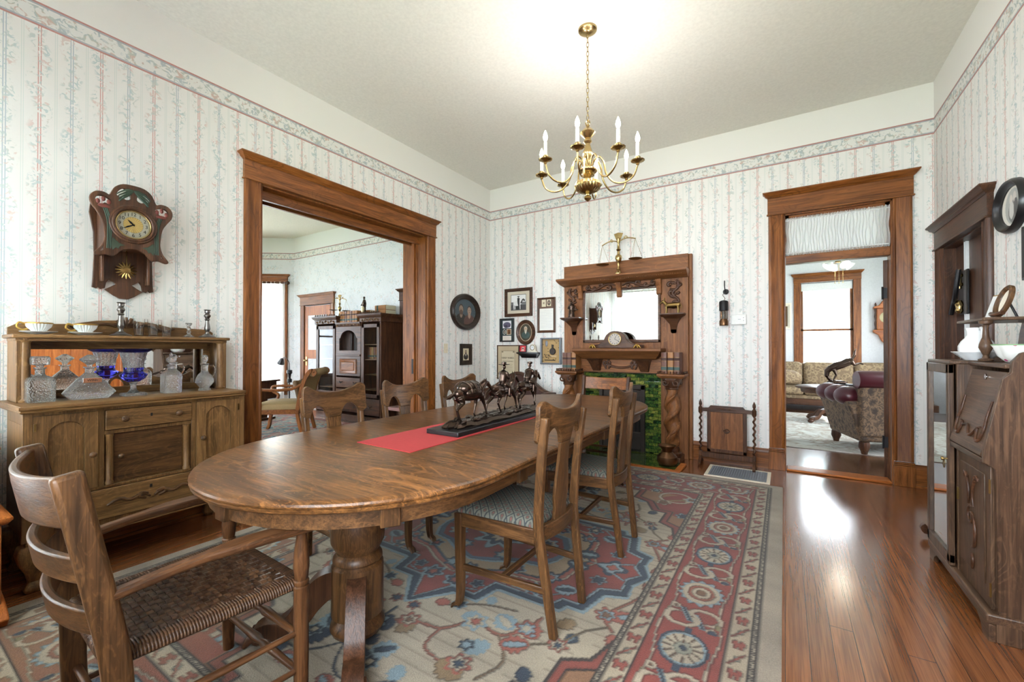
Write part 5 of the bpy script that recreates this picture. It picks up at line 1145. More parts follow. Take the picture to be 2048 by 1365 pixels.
# photograph of a rider on a pale horse
im = Img(.40, .34, .003, (206, 196, 176)); im.rect(-.125, .125, -.11, .11, (70, 70, 72)); im.rect(-.12, .12, -.105, .105, (236, 236, 236)); im.rect(-.12, .12, -.105, -.03, (78, 78, 80)); im.rect(-.12, .12, -.035, .005, (120, 120, 122))
im.ell(-.02, -.015, .075, .034, (226, 226, 226)); im.poly([(.03, -.01), (.06, .04), (.085, .055), (.09, .035), (.07, .02), (.055, -.02)], (60, 58, 58)); im.ell(.09, .03, .022, .013, (70, 66, 66), -.5)
for x in (-.08, -.06, .025, .042): im.line([(x, -.03), (x+.004, -.095)], .011, (226, 226, 226) if x < .03 else (52, 52, 52))
im.line([(-.09, -.01), (-.1, -.06)], .012, (70, 70, 70)); im.poly([(-.015, -.01), (-.02, .06), (.02, .06), (.018, -.05), (.0, -.06)], (48, 46, 46)); im.ell(0, .072, .011, .014, (120, 110, 105)); im.ell(0, .084, .022, .005, (40, 40, 40)); im.ell(-.01, -.075, .03, .025, (50, 50, 52))
frame('back', 'rider_photograph', 'wide brown frame with a black-and-white photograph of a man on horseback', -3.15, 1.878, .455, .40, .045, W['darkx'], im)
im = Img(.26, .46, .003, (92, 64, 48)); im.rect(-.105, .105, -.205, .09, (236, 236, 230)); im.rect(-.07, -.008, .115, .21, (216, 206, 178)); im.ell(-.04, .165, .012, .014, (140, 120, 100)); im.rect(.008, .07, .12, .21, (212, 202, 172)); im.ell(.04, .165, .024, .036, (66, 56, 48)); im.ell(.04, .168, .011, .016, (170, 140, 120))
for k in range(12): im.put((np.abs(im.Y-(.06-k*.021)) < .0022) & (np.abs(im.X) < .085) & (np.sin(im.X*700+k*3) > -.3), (206, 206, 206))
frame('back', 'letter_frame', 'tall brown frame with a white letter and two small portraits, beside the mantel', -2.706, 1.68, .275, .475, .025, W['darkz'], im)
im = Img(.22, .32, .003, (34, 50, 52)); im.rect(-.072, .072, .03, .135, (232, 232, 236)); im.ell(0, .075, .064, .042, (92, 88, 112)); im.ell(-.02, .055, .03, .024, (60, 58, 74)); im.ell(.04, .06, .016, .02, (80, 70, 90))
im.ell(-.045, -.025, .026, .038, (226, 220, 206)); im.ell(-.045, -.025, .021, .032, (30, 44, 46)); im.ell(-.042, -.026, .012, .02, (150, 136, 124)); im.rect(-.005, .072, -.065, .018, (226, 214, 186)); im.rect(.003, .064, -.058, .011, (112, 70, 30)); im.rect(.03, .05, -.05, -.02, (84, 48, 20)); im.rect(-.072, .072, -.145, -.08, (228, 220, 210))
for k in range(4): im.rect(-.055, .055, -.1-k*.012, -.097-k*.012, (190, 170, 162))
frame('back', 'memorabilia_frame', 'small black-green frame with a photograph, coin and plaque, nearest the room corner', -3.343, 1.49, .245, .335, .018, PL['black'], im)
im = Img(.24, .30, .003, (66, 58, 44)); bust(im, 0, .045, .052, (64, 84, 80), (176, 146, 120), (196, 190, 176), (186, 178, 160), (206, 200, 186)); R_ = np.hypot(im.X/.094, im.Y/.122); im.put(R_ > .97, (206, 186, 156))
oval('back', 'oval_portrait', 'oval brown wooden frame with a portrait of a white-bearded man', -3.032, 1.453, .152, .175, .052, W['darkx'], im, .028)
im = Img(.35, .46, .0025, (188, 170, 140)); im.rect(-.115, .115, -.2, .165, (206, 192, 164)); im.put((np.maximum(np.abs(im.X)/.115, np.abs(im.Y+.0175)/.1825) > .97) & (np.maximum(np.abs(im.X)/.115, np.abs(im.Y+.0175)/.1825) < 1.0), (130, 116, 96))
for sx in (-1, 1): im.ell(sx*.095, .148, .014, .01, (120, 106, 86))
t = frame('back', 'certificate', 'framed tan certificate with dark printed heading, behind the bronze rider', -3.325, 1.032, .375, .49, .014, W['darkz'], im, .018)
text('lettering', 'KIRBY WARD,', .034, PL['soot'], t, T((0, -.0075, .06)), .0004); text('lettering', 'HOUSE OF REFRESHMENT,', .0155, PL['soot'], t, T((0, -.0075, .012)), .0004)
text('lettering', '\u2014', .02, PL['soot'], t, T((0, -.0075, .036)), .0004)
for k in range(7): B(-.08+.006*(k % 3), .08-.006*(k % 2), -.0073, -.0068, -.03-k*.018, -.0275-k*.018).build('printed_line', PL['cushion'], t)
t = at_wall('back', 'shadow_box', 'grey shadow box of small relics with a round flask, beside the mantel', 'shadow box', -2.627, 1.194)
w_, h_ = .305, .355; MB().loft([[(sx*(w_/2-o), -y, sz*(h_/2-o)) for sx, sz in ((-1, -1), (1, -1), (1, 1), (-1, 1))] for o, y in ((0, 0), (0, .05), (.01, .056), (.02, .05), (.02, 0))], cap=False, close=True).build('frame', PL['grey_frame'], t)
B(-.14, .14, -.012, -.002, -.165, .165).build('backing', PL['card'], t)
MB().lathe([(.001, -.03), (.04, -.028), (.046, -.02), (.046, -.012)], (.02, 0, -.005), 24, 'y').box(.008, .032, -.026, -.014, .04, .085).build('flask', PL['iron'], t)
MB().ball((-.07, -.02, .10), (.02, .008, .042)).build('spoon_bowl', PL['grey_frame'], t)
rr = random.Random(5)
for k in range(26):
    x, z = rr.uniform(-.125, .125), rr.uniform(-.15, .15)
    if abs(x-.02) < .055 and abs(z+.01) < .06 or abs(x+.07) < .03 and z > .05: continue
    MB().ball((x, -.016, z), (rr.uniform(.005, .009), .005, rr.uniform(.004, .008)), 8, 5).build('relic', PL['iron'], t)
MB().box(-.1, .06, -.02, -.012, -.128, -.118).box(-.09, -.03, -.016, -.012, -.085, -.08).box(-.09, -.03, -.016, -.012, -.055, -.05).box(-.09, -.085, -.016, -.012, -.085, -.05).box(-.035, -.03, -.016, -.012, -.085, -.05).build('tools', PL['soot'], t)
MB().box(-.01, .075, -.016, -.012, -.07, -.064).build('quill', PL['ivory'], t)
t = at_wall('back', 'wall_shelf', 'small black wall shelf below the oval bearded portrait', 'shelf', -2.955, 1.1)
MB().loft([[(-.115-d, 0, z), (-.115-d, -.05-d, z), (.115+d, -.05-d, z), (.115+d, 0, z)] for d, z in ((0, 0), (.01, .02), (.035, .05), (.055, .06), (.055, .075))]).build('shelf', PL['black'], t)
t = thing('card_frame', 'tiny black frame with a red card standing on the black wall shelf', 'picture', (-3.045, YB-.06, 1.1755), 0); t.rotation_euler.x = -.12
B(-.058, .058, -.008, .004, 0, .10).build('frame', PL['black'], t, .003); im = Img(.095, .08, .0025, (196, 44, 54)); im.rect(-.02, .024, -.025, .02, (226, 190, 180)); im.rect(-.012, .016, -.008, .012, (110, 60, 60)); im.rect(-.03, .03, -.034, -.026, (230, 210, 200)); im.wall('card', t, 0, -.0085, .05)
t = thing('shelf_clock', 'tiny cream clock with a round dial standing on the black wall shelf', 'clock', (-2.885, YB-.055, 1.1755), 0)
MB().prism([(-.075, 0), (.075, 0), (.075, .012), (.05, .02), (.045, .05)]+[(.045*math.cos(a), .065+.045*math.sin(a)) for a in [PI*i/10 for i in range(11)]]+[(-.045, .05), (-.05, .02), (-.075, .012)], -.02, .02, 'y').build('case', PL['cream'], t, .003)
MB().lathe([(.001, -.023), (.03, -.023), (.034, -.02)], (0, 0, .065), 20, 'y').build('dial', PL['white_china'], t)
MB().tube([(.034*math.cos(a), -.023, .065+.034*math.sin(a)) for a in [2*PI*i/24 for i in range(24)]], .004, 6, True).build('bezel', PL['old_brass'], t); B(-.001, .001, -.0245, -.0235, .065, .09).box(0, .018, -.0245, -.0235, .064, .066).build('hand', PL['soot'], t)
# miner's lamp, hook, thermostat
t = at_wall('back', 'lamp_hook', 'black iron hook with a round plate on the striped wall, above the lantern', 'hook', -.525, 1.86)
MB().lathe([(.001, -.012), (.025, -.01), (.03, 0)], (0, 0, -.02), 18, 'y').build('plate', PL['blackmetal'], t)
MB().tube(spline([(-.012, -.01, .1), (-.012, -.014, .04), (-.006, -.02, -.01), (0, -.045, -.05), (.012, -.06, -.035), (.014, -.058, -.02)], 4), .005, 8).build('hook', PL['blackmetal'], t)
t = at_wall('back', 'mining_lantern', 'small dark metal and glass miners lantern hanging on the iron hook', 'lantern', -.54, 1.472, .06)
MB().lathe([(.001, 0), (.042, 0), (.044, .01), (.044, .05), (.038, .06), (.036, .072)], (0, 0, 0), 24).build('tank', PL['copper'], t)
MB().lathe([(.030, .073), (.032, .08), (.032, .15), (.030, .156)], (0, 0, 0), 20).build('glass', G['clear'], t)
for k in range(4): MB().tube([(.036*math.cos(k*PI/2+.4), .036*math.sin(k*PI/2+.4), .07), (.036*math.cos(k*PI/2+.4), .036*math.sin(k*PI/2+.4), .16)], .003, 6).build('guard_rod', PL['copper'], t)
MB().lathe([(.036, .157), (.044, .16), (.045, .25), (.04, .262), (.02, .27), (.001, .272)], (0, 0, 0), 24).build('bonnet', PL['blackmetal'], t)
MB().tube(spline([(0, 0, .27), (.012, 0, .29), (0, 0, .31), (-.01, 0, .33), (.004, .0, .345)], 4), .003, 6).build('hanging_wire', PL['copper'], t)
t = at_wall('back', 'thermostat', 'flat white thermostat box on the striped wall beside the lantern', 'thermostat', -.402, 1.535)
B(-.072, .072, -.026, 0, -.055, .055).build('housing', PL['white_plastic'], t, .006); B(-.005, .02, -.028, -.0255, .0, .004).build('slider', PL['grey_frame'], t)
for z in (-.012, .018): MB().lathe([(.001, -.028), (.004, -.0265)], (.045, 0, z), 8, 'y').build('indicator', PL['grey_frame'], t)
# fire screen and floor register
fs = thing('fire_screen', 'dark wooden fire screen with barley-twist posts standing by the floor grate', 'fire screen', (-.505, 4.93, 0), .0)
for s in (-1, 1):
    b = MB(); rg = []
    for k in range(61):
        z = .13+.42*k/60; tw = 2*PI*6.5*k/60; n = 12
        ox, oy = .007*math.cos(tw), .007*math.sin(tw)
        rg.append([(s*.25+ox+.011*math.cos(2*PI*j/n), oy+.011*math.sin(2*PI*j/n), z) for j in range(n)])
    b.loft(rg).build('twist_post', W['darkz'], fs, smooth=70)
    MB().lathe([(.014, .54), (.02, .55), (.021, .60), (.013, .61), (.009, .62), (.016, .635), (.015, .655), (.006, .68), (.001, .69)], (s*.25, 0, 0), 14).build('finial', W['darkz'], fs)
    MB().box(s*.25-.016, s*.25+.016, -.016, .016, .09, .14).tube(spline([(s*.25, 0, .09), (s*.25, -.05, .05), (s*.25, -.10, .012)], 4), 0, flat=(.026, .03), up=(0, 0, 1)).tube(spline([(s*.25, 0, .09), (s*.25, .05, .05), (s*.25, .09, .012)], 4), 0, flat=(.026, .03), up=(0, 0, 1)).build('foot', W['darkz'], fs, .003)
B(-.185, -.15, -.012, .012, .14, .57).box(.15, .185, -.012, .012, .14, .57).box(-.185, .185, -.012, .012, .14, .175).box(-.235, .235, -.014, .014, .08, .13).build('panel_frame', W['darkz'], fs, .003)
B(-.15, .15, -.004, .004, .17, .56).build('panel', W['mantelz'], fs)
rail = [(-.24, .565), (.24, .565), (.24, .595), (.17, .60), (.15, .625), (-.15, .625), (-.17, .60), (-.24, .595)]
flat('top_rail', [rail], .024, W['darkx'], fs, .003)
scroll([[(-.09, -.016, .598), (-.045, -.018, .604), (0, -.02, .598), (.045, -.018, .604), (.09, -.016, .598)], curl(.03, .6, .014, 1, -.017, 1), curl(-.03, .6, .014, 1, -.017, -1)], .007, fs, W['darkx'])
scroll([curl(0, .37, .022, 1, -.006, 1), [(-.03, -.006, .37), (0, -.008, .385), (.03, -.006, .37)], [(-.03, -.006, .37), (0, -.008, .35), (.03, -.006, .37)]], .007, fs, W['darkx'], 'rosette')
gr = thing('floor_register', 'pale metal floor register grate in the floorboards under the fire screen', 'floor grate', (-.385, 4.755, 0))
B(-.275, .275, -.265, -.235, 0, .008).box(-.275, .275, .135, .165, 0, .008).box(-.275, -.245, -.235, .135, 0, .008).box(.245, .275, -.235, .135, 0, .008).build('rim', PL['cream'], gr, .002)
b = MB()
for i in range(25): b.box(-.245+.49*i/24-.004, -.245+.49*i/24+.004, -.235, .135, .001, .0065)
for i in range(18): b.box(-.245, .245, -.235+.37*i/17-.004, -.235+.37*i/17+.004, .001, .006)
b.build('lattice', PL['grey_frame'], gr); B(-.245, .245, -.235, .135, .0002, .001).build('duct', PL['soot'], gr)
# bracket on the recessed door, oval print and dark frame on the near side wall
t = at_wall('right', 'sconce', 'dark iron and brass lamp bracket mounted on the recessed brown door', 'bracket', 4.63, 1.66, -.062)
B(-.09, .10, -.012, 0, -.17, .17).build('back_plate', PL['blackmetal'], t, .004)
MB().tube([(.0, -.03, .18), (.0, -.03, .03)], .014, 10).lathe([(.02, .05), (.026, .06), (.02, .075)], (0, -.03, 0), 12).lathe([(.02, .12), (.026, .13), (.02, .145)], (0, -.03, 0), 12).lathe([(.012, -.16), (.026, -.14), (.02, -.12), (.028, -.09), (.014, -.06)], (0, -.03, 0), 12).build('brass_tube', PL['brass'], t)
MB().tube(spline([(.07, -.05, .17), (.06, -.06, .05), (.02, -.06, -.04), (-.06, -.05, -.08), (-.11, -.05, -.16)], 4), .016, 8).build('curved_arm', PL['blackmetal'], t)
im = Img(.34, .29, .004, (226, 222, 212)); im.ell(.0, .0, .10, .10, (176, 178, 174)); im.ell(0, -.03, .06, .065, (120, 120, 118)); im.ell(-.025, .04, .02, .03, (214, 208, 200)); im.ell(.02, .05, .02, .03, (208, 202, 196)); im.ell(-.02, -.02, .03, .05, (210, 208, 204)); im.ell(.035, -.01, .025, .05, (90, 90, 90))
oval('right', 'oval_picture', 'black oval frame with a pale old photograph high on the wall near the recessed door', 3.585, 2.045, .185, .152, .042, PL['black'], im, .04)
im = Img(.3, .3, .01, (70, 66, 62))
frame('right', 'dark_picture', 'dark framed picture cut off at the photo edge below the black oval frame', 3.27, 1.745, .36, .29, .04, PL['black'], im)
# ---------------------------------------------------------------- secretary against the other side wall
# local frame: x runs from the recessed door towards the camera, -y is out into the room; X = XR + y, Y = 3.02 - x
se = at_wall('right', 'secretary_desk', 'tall oak secretary desk with a glass-door bookcase half and slanted writing lid', 'secretary', 3.02)
D = 'desk'
D0 = -.385
side = [(0, .0), (0, 1.19), (-.12, 1.225), (-.24, 1.228), (-.29, 1.21), (-.315, 1.175), (-.318, 1.13), (-.345, 1.10), (-.40, .80), (-.40, .745), (-.365, .72), (-.36, .0)]
sp2 = MB().prism(side, .395, .42, 'x'); sp2.build('side_panel', W[D+'z'], se, .003)
ar_ = MB(); ar_.lathe([(.001, .4202), (.055, .4202), (.055, .421)], (-.2, 0, .0), 24, 'x'); 
B(-.42, -.40, D0+.01, 0, .04, 1.15).box(-.03, -.01, D0+.01, 0, .1, 1.15).box(-.42, .42, -.012, 0, .1, 1.165).box(-.42, .4, -.36, 0, .09, .11).build('carcass', W[D+'z'], se, .002)
B(-.43, -.03, D0-.01, 0, 1.15, 1.168).box(-.03, .397, -.33, 0, 1.145, 1.163).build('top', W[D+'x'], se, .004)
# glass door with frame
gd = MB().box(-.42, -.385, D0-.018, D0+.006, .118, 1.15).box(-.065, -.03, D0-.018, D0+.006, .13, 1.15).box(-.42, -.03, D0-.018, D0+.006, .118, .175).box(-.42, -.03, D0-.018, D0+.006, 1.10, 1.15).build('bookcase_door', W[D+'z'], se, .004)
B(-.386, -.064, D0-.006, D0-.003, .174, 1.101).build('door_glass', G['mirror'], gd)
B(-.395, -.06, D0+.0, D0+.004, .16, 1.11).build('glass_backing', W[D+'z'], gd)
MB().lathe([(.005, -.0), (.004, -.012), (.01, -.016), (.008, -.024), (.001, -.025)], (-.048, D0-.018, .66), 10, 'y').build('knob', PL['old_brass'], gd)
MB().tube([(-.048+.014*math.cos(a), D0-.03, .635+.022*math.sin(a)) for a in [2*PI*i/16 for i in range(16)]], .002, 6, True).build('drop_ring', PL['old_brass'], gd)
# slanted lid
lidm = Matrix(((1, 0, 0, 0), (0, 1, 0, 0), (0, 0, 1, 0), (0, 0, 0, 1)))
ld = MB().loft([[(-.02, -.318, 1.13), (-.02, -.30, 1.125), (.385, -.30, 1.125), (.385, -.318, 1.13)], [(-.02, -.402, .765), (-.02, -.384, .76), (.385, -.384, .76), (.385, -.402, .765)]]).build('slant_lid', W[D+'x'], se, .004)
f_ = lambda x, z: (x, -.318-.084*(1.13-z)/.365-.003, z)
pts = [[f_(x, z) for x, z in L] for L in ([(.02, 1.0), (.025, .93), (.015, .88), (.03, .83), (.07, .82), (.09, .87), (.06, .88)], [(.10, .86), (.16, .87), (.20, .83), (.24, .84), (.27, .87)], [(.345, 1.0), (.34, .93), (.35, .88), (.335, .83), (.30, .82), (.28, .87), (.31, .88)])]
scroll(pts, .006, ld, W['darkx'])
MB().lathe([(.001, -.006), (.014, -.004), (.014, .0)], f_(.19, 1.10), 14, 'y').build('lock_plate', PL['silver'], ld)
B(-.02, .395, -.40, -.02, .735, .76).build('writing_surface', W[D+'x'], se, .003)
# lower door
dd = B(-.005, .385, -.372, -.352, .118, .725).build('lower_door', W[D+'z'], se, .003)
B(.04, .335, -.377, -.371, .20, .68).build('door_panel', W[D+'z'], dd, .003)
L = []
for s in (-1, 1): L += [[(.19+s*.085, -.38, .64), (.19+s*.05, -.381, .625), (.19+s*.02, -.381, .56), (.19+s*.03, -.38, .50)], curl(.19+s*.06, .63, .022, .8, -.38, s)]
L += [curl(.19, .45, .045, 1.2, -.38, 1, PI/2), [(.215, -.38, .46), (.245, -.381, .40), (.235, -.381, .33), (.20, -.38, .31)], [(.2, -.38, .28), (.215, -.381, .25), (.2, -.38, .21)]]
scroll(L, .006, dd, W['darkz'])
for z in (.2, .64): B(.382, .392, -.378, -.372, z-.03, z+.03).build('hinge', PL['old_brass'], dd)
for z in (.5,): B(-.012, -.004, -.379, -.372, z-.03, z+.03).build('hinge', PL['old_brass'], dd)
# bracket base
B(-.43, .43, -.40, 0, .07, .115).build('base_moulding', W[D+'x'], se, .008)
bs = MB().prism([(-.43, .0), (-.36, .0), (-.34, .035), (-.30, .06), (-.2, .07), (.2, .07), (.3, .06), (.34, .035), (.36, .0), (.43, .0), (.43, .072), (-.43, .072)], -.392, -.37, 'y')
bs.build('apron', W[D+'x'], se, .002)
for x in (-.43, .405):
    for y in (-.37, -.08): B(x, x+.025, y, y+.075, 0, .08).build('foot', W[D+'z'], se, .003)
B(-.425, .425, -.36, -.34, .08, .13).build('toe_board', W[D+'x'], se)
# gallery above: arched end, little shelf on a turned spindle, shaped back
flat('end_gallery', [[(0, 1.165), (-.26, 1.165)]+[(-.26+.05-.05*math.cos(a), 1.165+.06*math.sin(a)) for a in [PI/2*i/6 for i in range(7)]]+[(0, 1.235)]], .018, W[D+'y'], se, .002, T((-.41, -.0, 0)) @ R3(PI/2, 'Z'))
B(-.36, .02, -.29, -.005, 1.366, 1.382).build('gallery_shelf', W[D+'x'], se, .005)
back = [(-.42, 1.16), (.40, 1.16), (.40, 1.34), (.34, 1.35), (.28, 1.42), (.2, 1.47), (.12, 1.45), (.05, 1.50), (-.05, 1.52), (-.15, 1.48), (-.25, 1.45), (-.34, 1.40), (-.42, 1.38)]
flat('shaped_back', [[(p.x, p.y) for p in spline([(x, z, 0) for x, z in back], 3, True)]], .016, W['darkx'], se, .002, T((0, -.012, 0)))
MB().lathe([(.026, 1.168), (.028, 1.175), (.014, 1.182), (.010, 1.195), (.016, 1.21), (.026, 1.235), (.024, 1.25), (.013, 1.285), (.010, 1.33), (.013, 1.345), (.024, 1.352), (.026, 1.366)], (-.01, -.272, 0), 18).build('turned_spindle', W[D+'z'], se)
# things on it
def on_se(name, label, cat, x, y, z, rz=0): return thing(name, label, cat, (XR+y, 3.02-x, z), -PI/2+rz)
t = on_se('wash_bowl', 'small pale blue-white china bowl holding the white pitcher on the secretary', 'bowl', -.165, -.262, 1.1685)
MB().lathe([(.001, .004), (.04, .0), (.045, .0), (.06, .012), (.085, .034), (.097, .042), (.095, .0445), (.08, .038), (.055, .016), (.001, .01)], (0, 0, 0), 48, lobes=12, amp=.06).build('bowl', PL['white_china'], t)
t = on_se('pitcher', 'white fluted china pitcher standing in the bowl on the secretary', 'pitcher', -.165, -.262, 1.1795)
MB().lathe([(.001, 0), (.04, 0), (.056, .012), (.07, .04), (.07, .062), (.058, .088), (.044, .105), (.036, .122), (.038, .14), (.046, .158), (.043, .158), (.033, .138), (.001, .12)], (0, 0, 0), 48, lobes=16, amp=.05).build('body', PL['white_china'], t)
MB().tube(spline([(.035, 0, .15), (.07, 0, .155), (.082, 0, .13), (.07, 0, .09), (.062, 0, .075)], 5), .007, 8).build('handle', PL['white_china'], t)
MB().loft([[(-.036, -.022, .13), (-.036, .022, .13), (-.03, 0, .11)], [(-.058, -.008, .156), (-.058, .008, .156), (-.05, 0, .148)]]).build('spout', PL['white_china'], t)
t = on_se('china_dish', 'scalloped white china dish with pink flowers and green rim beside the secretary end panel', 'dish', .17, -.2, 1.164)
m, nt, b = mat('flowered_china'); co = objco(nt); vv = nd(nt, 'ShaderNodeTexVoronoi', {'Vector': co, 'Scale': 26.}).outputs[0]
zz = nd(nt, 'ShaderNodeSeparateXYZ', {0: co}).outputs[2]
cc_ = mixc(nt, M_(nt, 'LESS_THAN', vv, .22), srgb(236, 236, 230), srgb(196, 90, 130)); cc_ = mixc(nt, M_(nt, 'GREATER_THAN', zz, .079), cc_, srgb(150, 184, 140)); setp(nt, b, color=cc_, rough=.15)
MB().lathe([(.001, .004), (.05, 0), (.06, .004), (.085, .03), (.10, .07), (.108, .084), (.105, .085), (.095, .07), (.08, .034), (.001, .012)], (0, 0, 0), 48, lobes=10, amp=.08).build('dish', m, t)
t = on_se('oval_photo_frame', 'oval carved wooden photo frame leaning on the secretary gallery shelf', 'picture frame', -.10, -.2, 1.383, .12); t.rotation_euler.x = -.3
rg = [[((.056-o)*math.cos(q), -y, .085+(.082-o)*math.sin(q)) for q in [2*PI*i/36 for i in range(36)]] for o, y in ((0, 0), (0, .014), (.008, .02), (.018, .014), (.024, .006), (.024, 0))]
MB().loft(rg, cap=False, close=True).build('frame', W['oakz'], t, smooth=50)
MB().prism(ring(.034, .06, 28, (0, .085)), -.006, -.003, 'y').build('photo', PL['cream'], t)
MB().tube(spline([(-.05, -.014, .02), (-.02, -.02, .012), (.02, -.02, .012), (.05, -.014, .02)], 4), .011, 8).build('carved_foot', W['darkx'], t)
MB().tube([(0, .0, .1), (0, .075, .004)], .005, 6).build('easel_leg', PL['blackmetal'], t)
t = on_se('photo_frame', 'thin gilt photo frame leaning behind the oval frame on the secretary', 'picture frame', -.19, -.2, 1.383, .1); t.rotation_euler.x = -.28
B(-.06, .06, -.006, .0, 0, .13).build('frame', PL['gilt'], t, .002); B(-.053, .053, -.0075, -.006, .007, .123).build('photo', PL['white_paint'], t)
# stand peeping out behind the secretary
st = thing('plant_stand', 'small stand with pale top and scroll feet half hidden behind the secretary', 'stand', (.93, 3.80, 0))
MB().lathe([(.001, .86), (.12, .86), (.13, .868), (.13, .885), (.12, .89), (.001, .89)], (0, 0, 0), 28).build('stand_top', PL['white_paint'], st)
MB().lathe([(.05, .86), (.03, .8), (.045, .7), (.03, .5), (.05, .3), (.04, .2), (.05, .16)], (0, 0, 0), 18).build('column', W['darkz'], st)
for k in range(3):
    MB().tube(spline([(.03, 0, .2), (.08, 0, .17), (.11, 0, .08), (.15, 0, .04), (.165, 0, .06), (.15, 0, .075)], 4), 0, flat=(.035, .035), up=(0, 1, 0)).xf(R3(PI+k*2.094, 'Z')).build('scroll_foot', W['darkz'], st, .008)
# ---------------------------------------------------------------- the parlor beyond the wide opening
d5 = casing('door_5', .88, 1.12, 2.1, 2.11, 2.33, mk='case', reveal=.03); d5.location = (-7.9, YB, 0)
lf = B(-.43, -.32, -.004, .02, .02, 2.09).box(.32, .43, -.004, .02, .02, 2.09).box(-.32, .32, -.004, .02, .02, .25).box(-.32, .32, -.004, .02, 1.02, 1.2).box(-.32, .32, -.004, .02, 1.9, 2.09).box(-.01, .01, -.004, .02, 1.2, 1.9)
lf.build('leaf_frame', W['orangez'], d5, .003); B(-.32, .32, .004, .012, .25, 1.02).build('leaf_panel', W['orangez'], d5)
B(-.32, .32, .006, .01, 1.2, 1.9).build('frosted_pane', PL['white_paint'], d5)
MB().ball((-.37, -.04, .98), .028).lathe([(.02, -.03), (.012, -.004)], (-.37, 0, .98), 10, 'y').box(-.39, -.35, -.008, -.002, .88, 1.06).build('door_knob', PL['brass'], d5)
d6 = casing('door_6', .88, 1.12, 2.05, 2.04, 2.24, mk='dark', reveal=.03); d6.location = (-4.96, YB, 0)
B(-.43, .43, .0, .02, .01, 2.04).build('leaf', W['darkz'], d6)
bc = thing('secretary_bookcase', 'tall carved dark oak secretary bookcase with glass doors in the parlor', 'bookcase', (-6.325, YB-.02, 0))
F_ = -.46
b = MB()
for x0, x1, zt in ((-.875, -.845, 1.74), (-.30, -.275, 1.74), (.38, .41, 1.74), (.845, .875, 1.74)): b.box(x0, x1, F_, 0, .08, zt)
b.box(-.875, .875, -.02, 0, .08, 1.7).box(-.875, .875, F_, 0, .0, .1).box(-.275, .38, F_, 0, 1.62, 1.65)
b.build('carcass', W['darkz'], bc, .003)
for x0, x1 in ((-.875, -.275), (.38, .875)):
    MB().loft([[(x0-d, 0, z), (x0-d, F_-d, z), (x1+d, F_-d, z), (x1+d, 0, z)] for d, z in ((0, 1.66), (.015, 1.67), (.015, 1.73), (.04, 1.755), (.055, 1.78), (.055, 1.795))]).build('cornice', W['darkx'], bc)
    g_ = MB(); n = 9
    for i in range(n): g_.tube(curl(x0+.03+(x1-x0-.06)*i/(n-1), 1.81, .022, 1, F_-.03, 1), .007, 6)
    g_.box(x0-.04, x1+.04, F_-.035, F_-.025, 1.795, 1.803).build('gallery', W['darkx'], bc, smooth=60)
    scroll([curl(x0+.06+(x1-x0-.12)*i/6, 1.70, .026, .9, F_-.018, 1 if i % 2 else -1) for i in range(7)], .008, bc, W['palex'])
    dr = MB().box(x0+.03, x0+.09, F_-.012, F_+.01, .42, 1.63).box(x1-.09, x1-.03, F_-.012, F_+.01, .42, 1.63).box(x0+.03, x1-.03, F_-.012, F_+.01, .42, .48).box(x0+.03, x1-.03, F_-.012, F_+.01, 1.57, 1.63).build('glass_door', W['darkz'], bc, .003)
    B(x0+.09, x1-.09, F_-.002, F_+.001, .48, 1.57).build('pane', G['pane'], dr)
    for z in (.55, .80, 1.05, 1.30): B(x0+.03, x1-.03, F_+.03, -.02, z-.015, z).build('shelf', W['palex'], bc)
    bd_ = B(x0+.03, x1-.03, F_-.008, F_+.01, .13, .40).build('drawer', W['darkx'], bc, .004)
    MB().tube(spline([((x0+x1)/2-.04, F_-.012, .28), ((x0+x1)/2, F_-.03, .255), ((x0+x1)/2+.04, F_-.012, .28)], 5), .006, 6).build('pull', PL['iron'], bd_)
B(-.845, -.30, -.10, -.09, .92, 1.56).build('mirror', G['mirror'], bc)
MB().loft([[(-.275, 0, z), (-.275, F_-d, z), (.38, F_-d, z), (.38, 0, z)] for d, z in ((0, 1.60), (.01, 1.61), (.03, 1.66), (.03, 1.675))]).build('center_top', W['darkx'], bc)
scroll([curl(-.22+.55*i/6, 1.632, .02, .9, F_-.024, 1 if i % 2 else -1) for i in range(7)], .006, bc, W['palex'])
o_ = [(-.275, 1.12), (.38, 1.12), (.38, 1.6), (-.275, 1.6)]; ah = [(-.19, 1.19), (.295, 1.19), (.295, 1.40), (.26, 1.42)]+[(.0525+.21*math.cos(a), 1.40+.14*math.sin(a)) for a in [PI*i/12 for i in range(13)]]+[(-.155, 1.42), (-.19, 1.40)]
flat('niche_arch', [o_, ah], .03, W['darkx'], bc, .004, T((.0, F_+.01, 0)))
B(-.25, .36, -.12, -.11, 1.16, 1.58).build('niche_mirror', G['mirror'], bc); B(-.27, .375, F_-.02, 0, 1.10, 1.13).build('niche_sill', W['darkx'], bc, .004)
dp = B(-.27, .375, F_-.006, F_+.015, .76, 1.10).build('drop_front', W['darkx'], bc, .004)
MB().loft([[(-.14+d, F_-y, .83+d), (.245-d, F_-y, .83+d), (.245-d, F_-y, 1.02-d), (-.14+d, F_-y, 1.02-d)] for d, y in ((-.03, .008), (-.02, .022), (0, .018), (.02, .012), (.03, .022))]).build('raised_panel', W['casex'], dp)
for k, z in enumerate((.56, .36, .15)):
    w0 = B(-.265, .37, F_-.01, F_+.01, z, z+.17).build('drawer', W['darkx'], bc, .004)
    for x in (-.13, .235): MB().tube(spline([(x-.04, F_-.014, z+.10), (x, F_-.032, z+.075), (x+.04, F_-.014, z+.10)], 5), .007, 6).build('pull', PL['iron'], w0)
def pk(name, label, cat, x, y, z, rz=0, group=None): return thing(name, label, cat, (-6.325+x, YB-.02+y, z), rz, group)
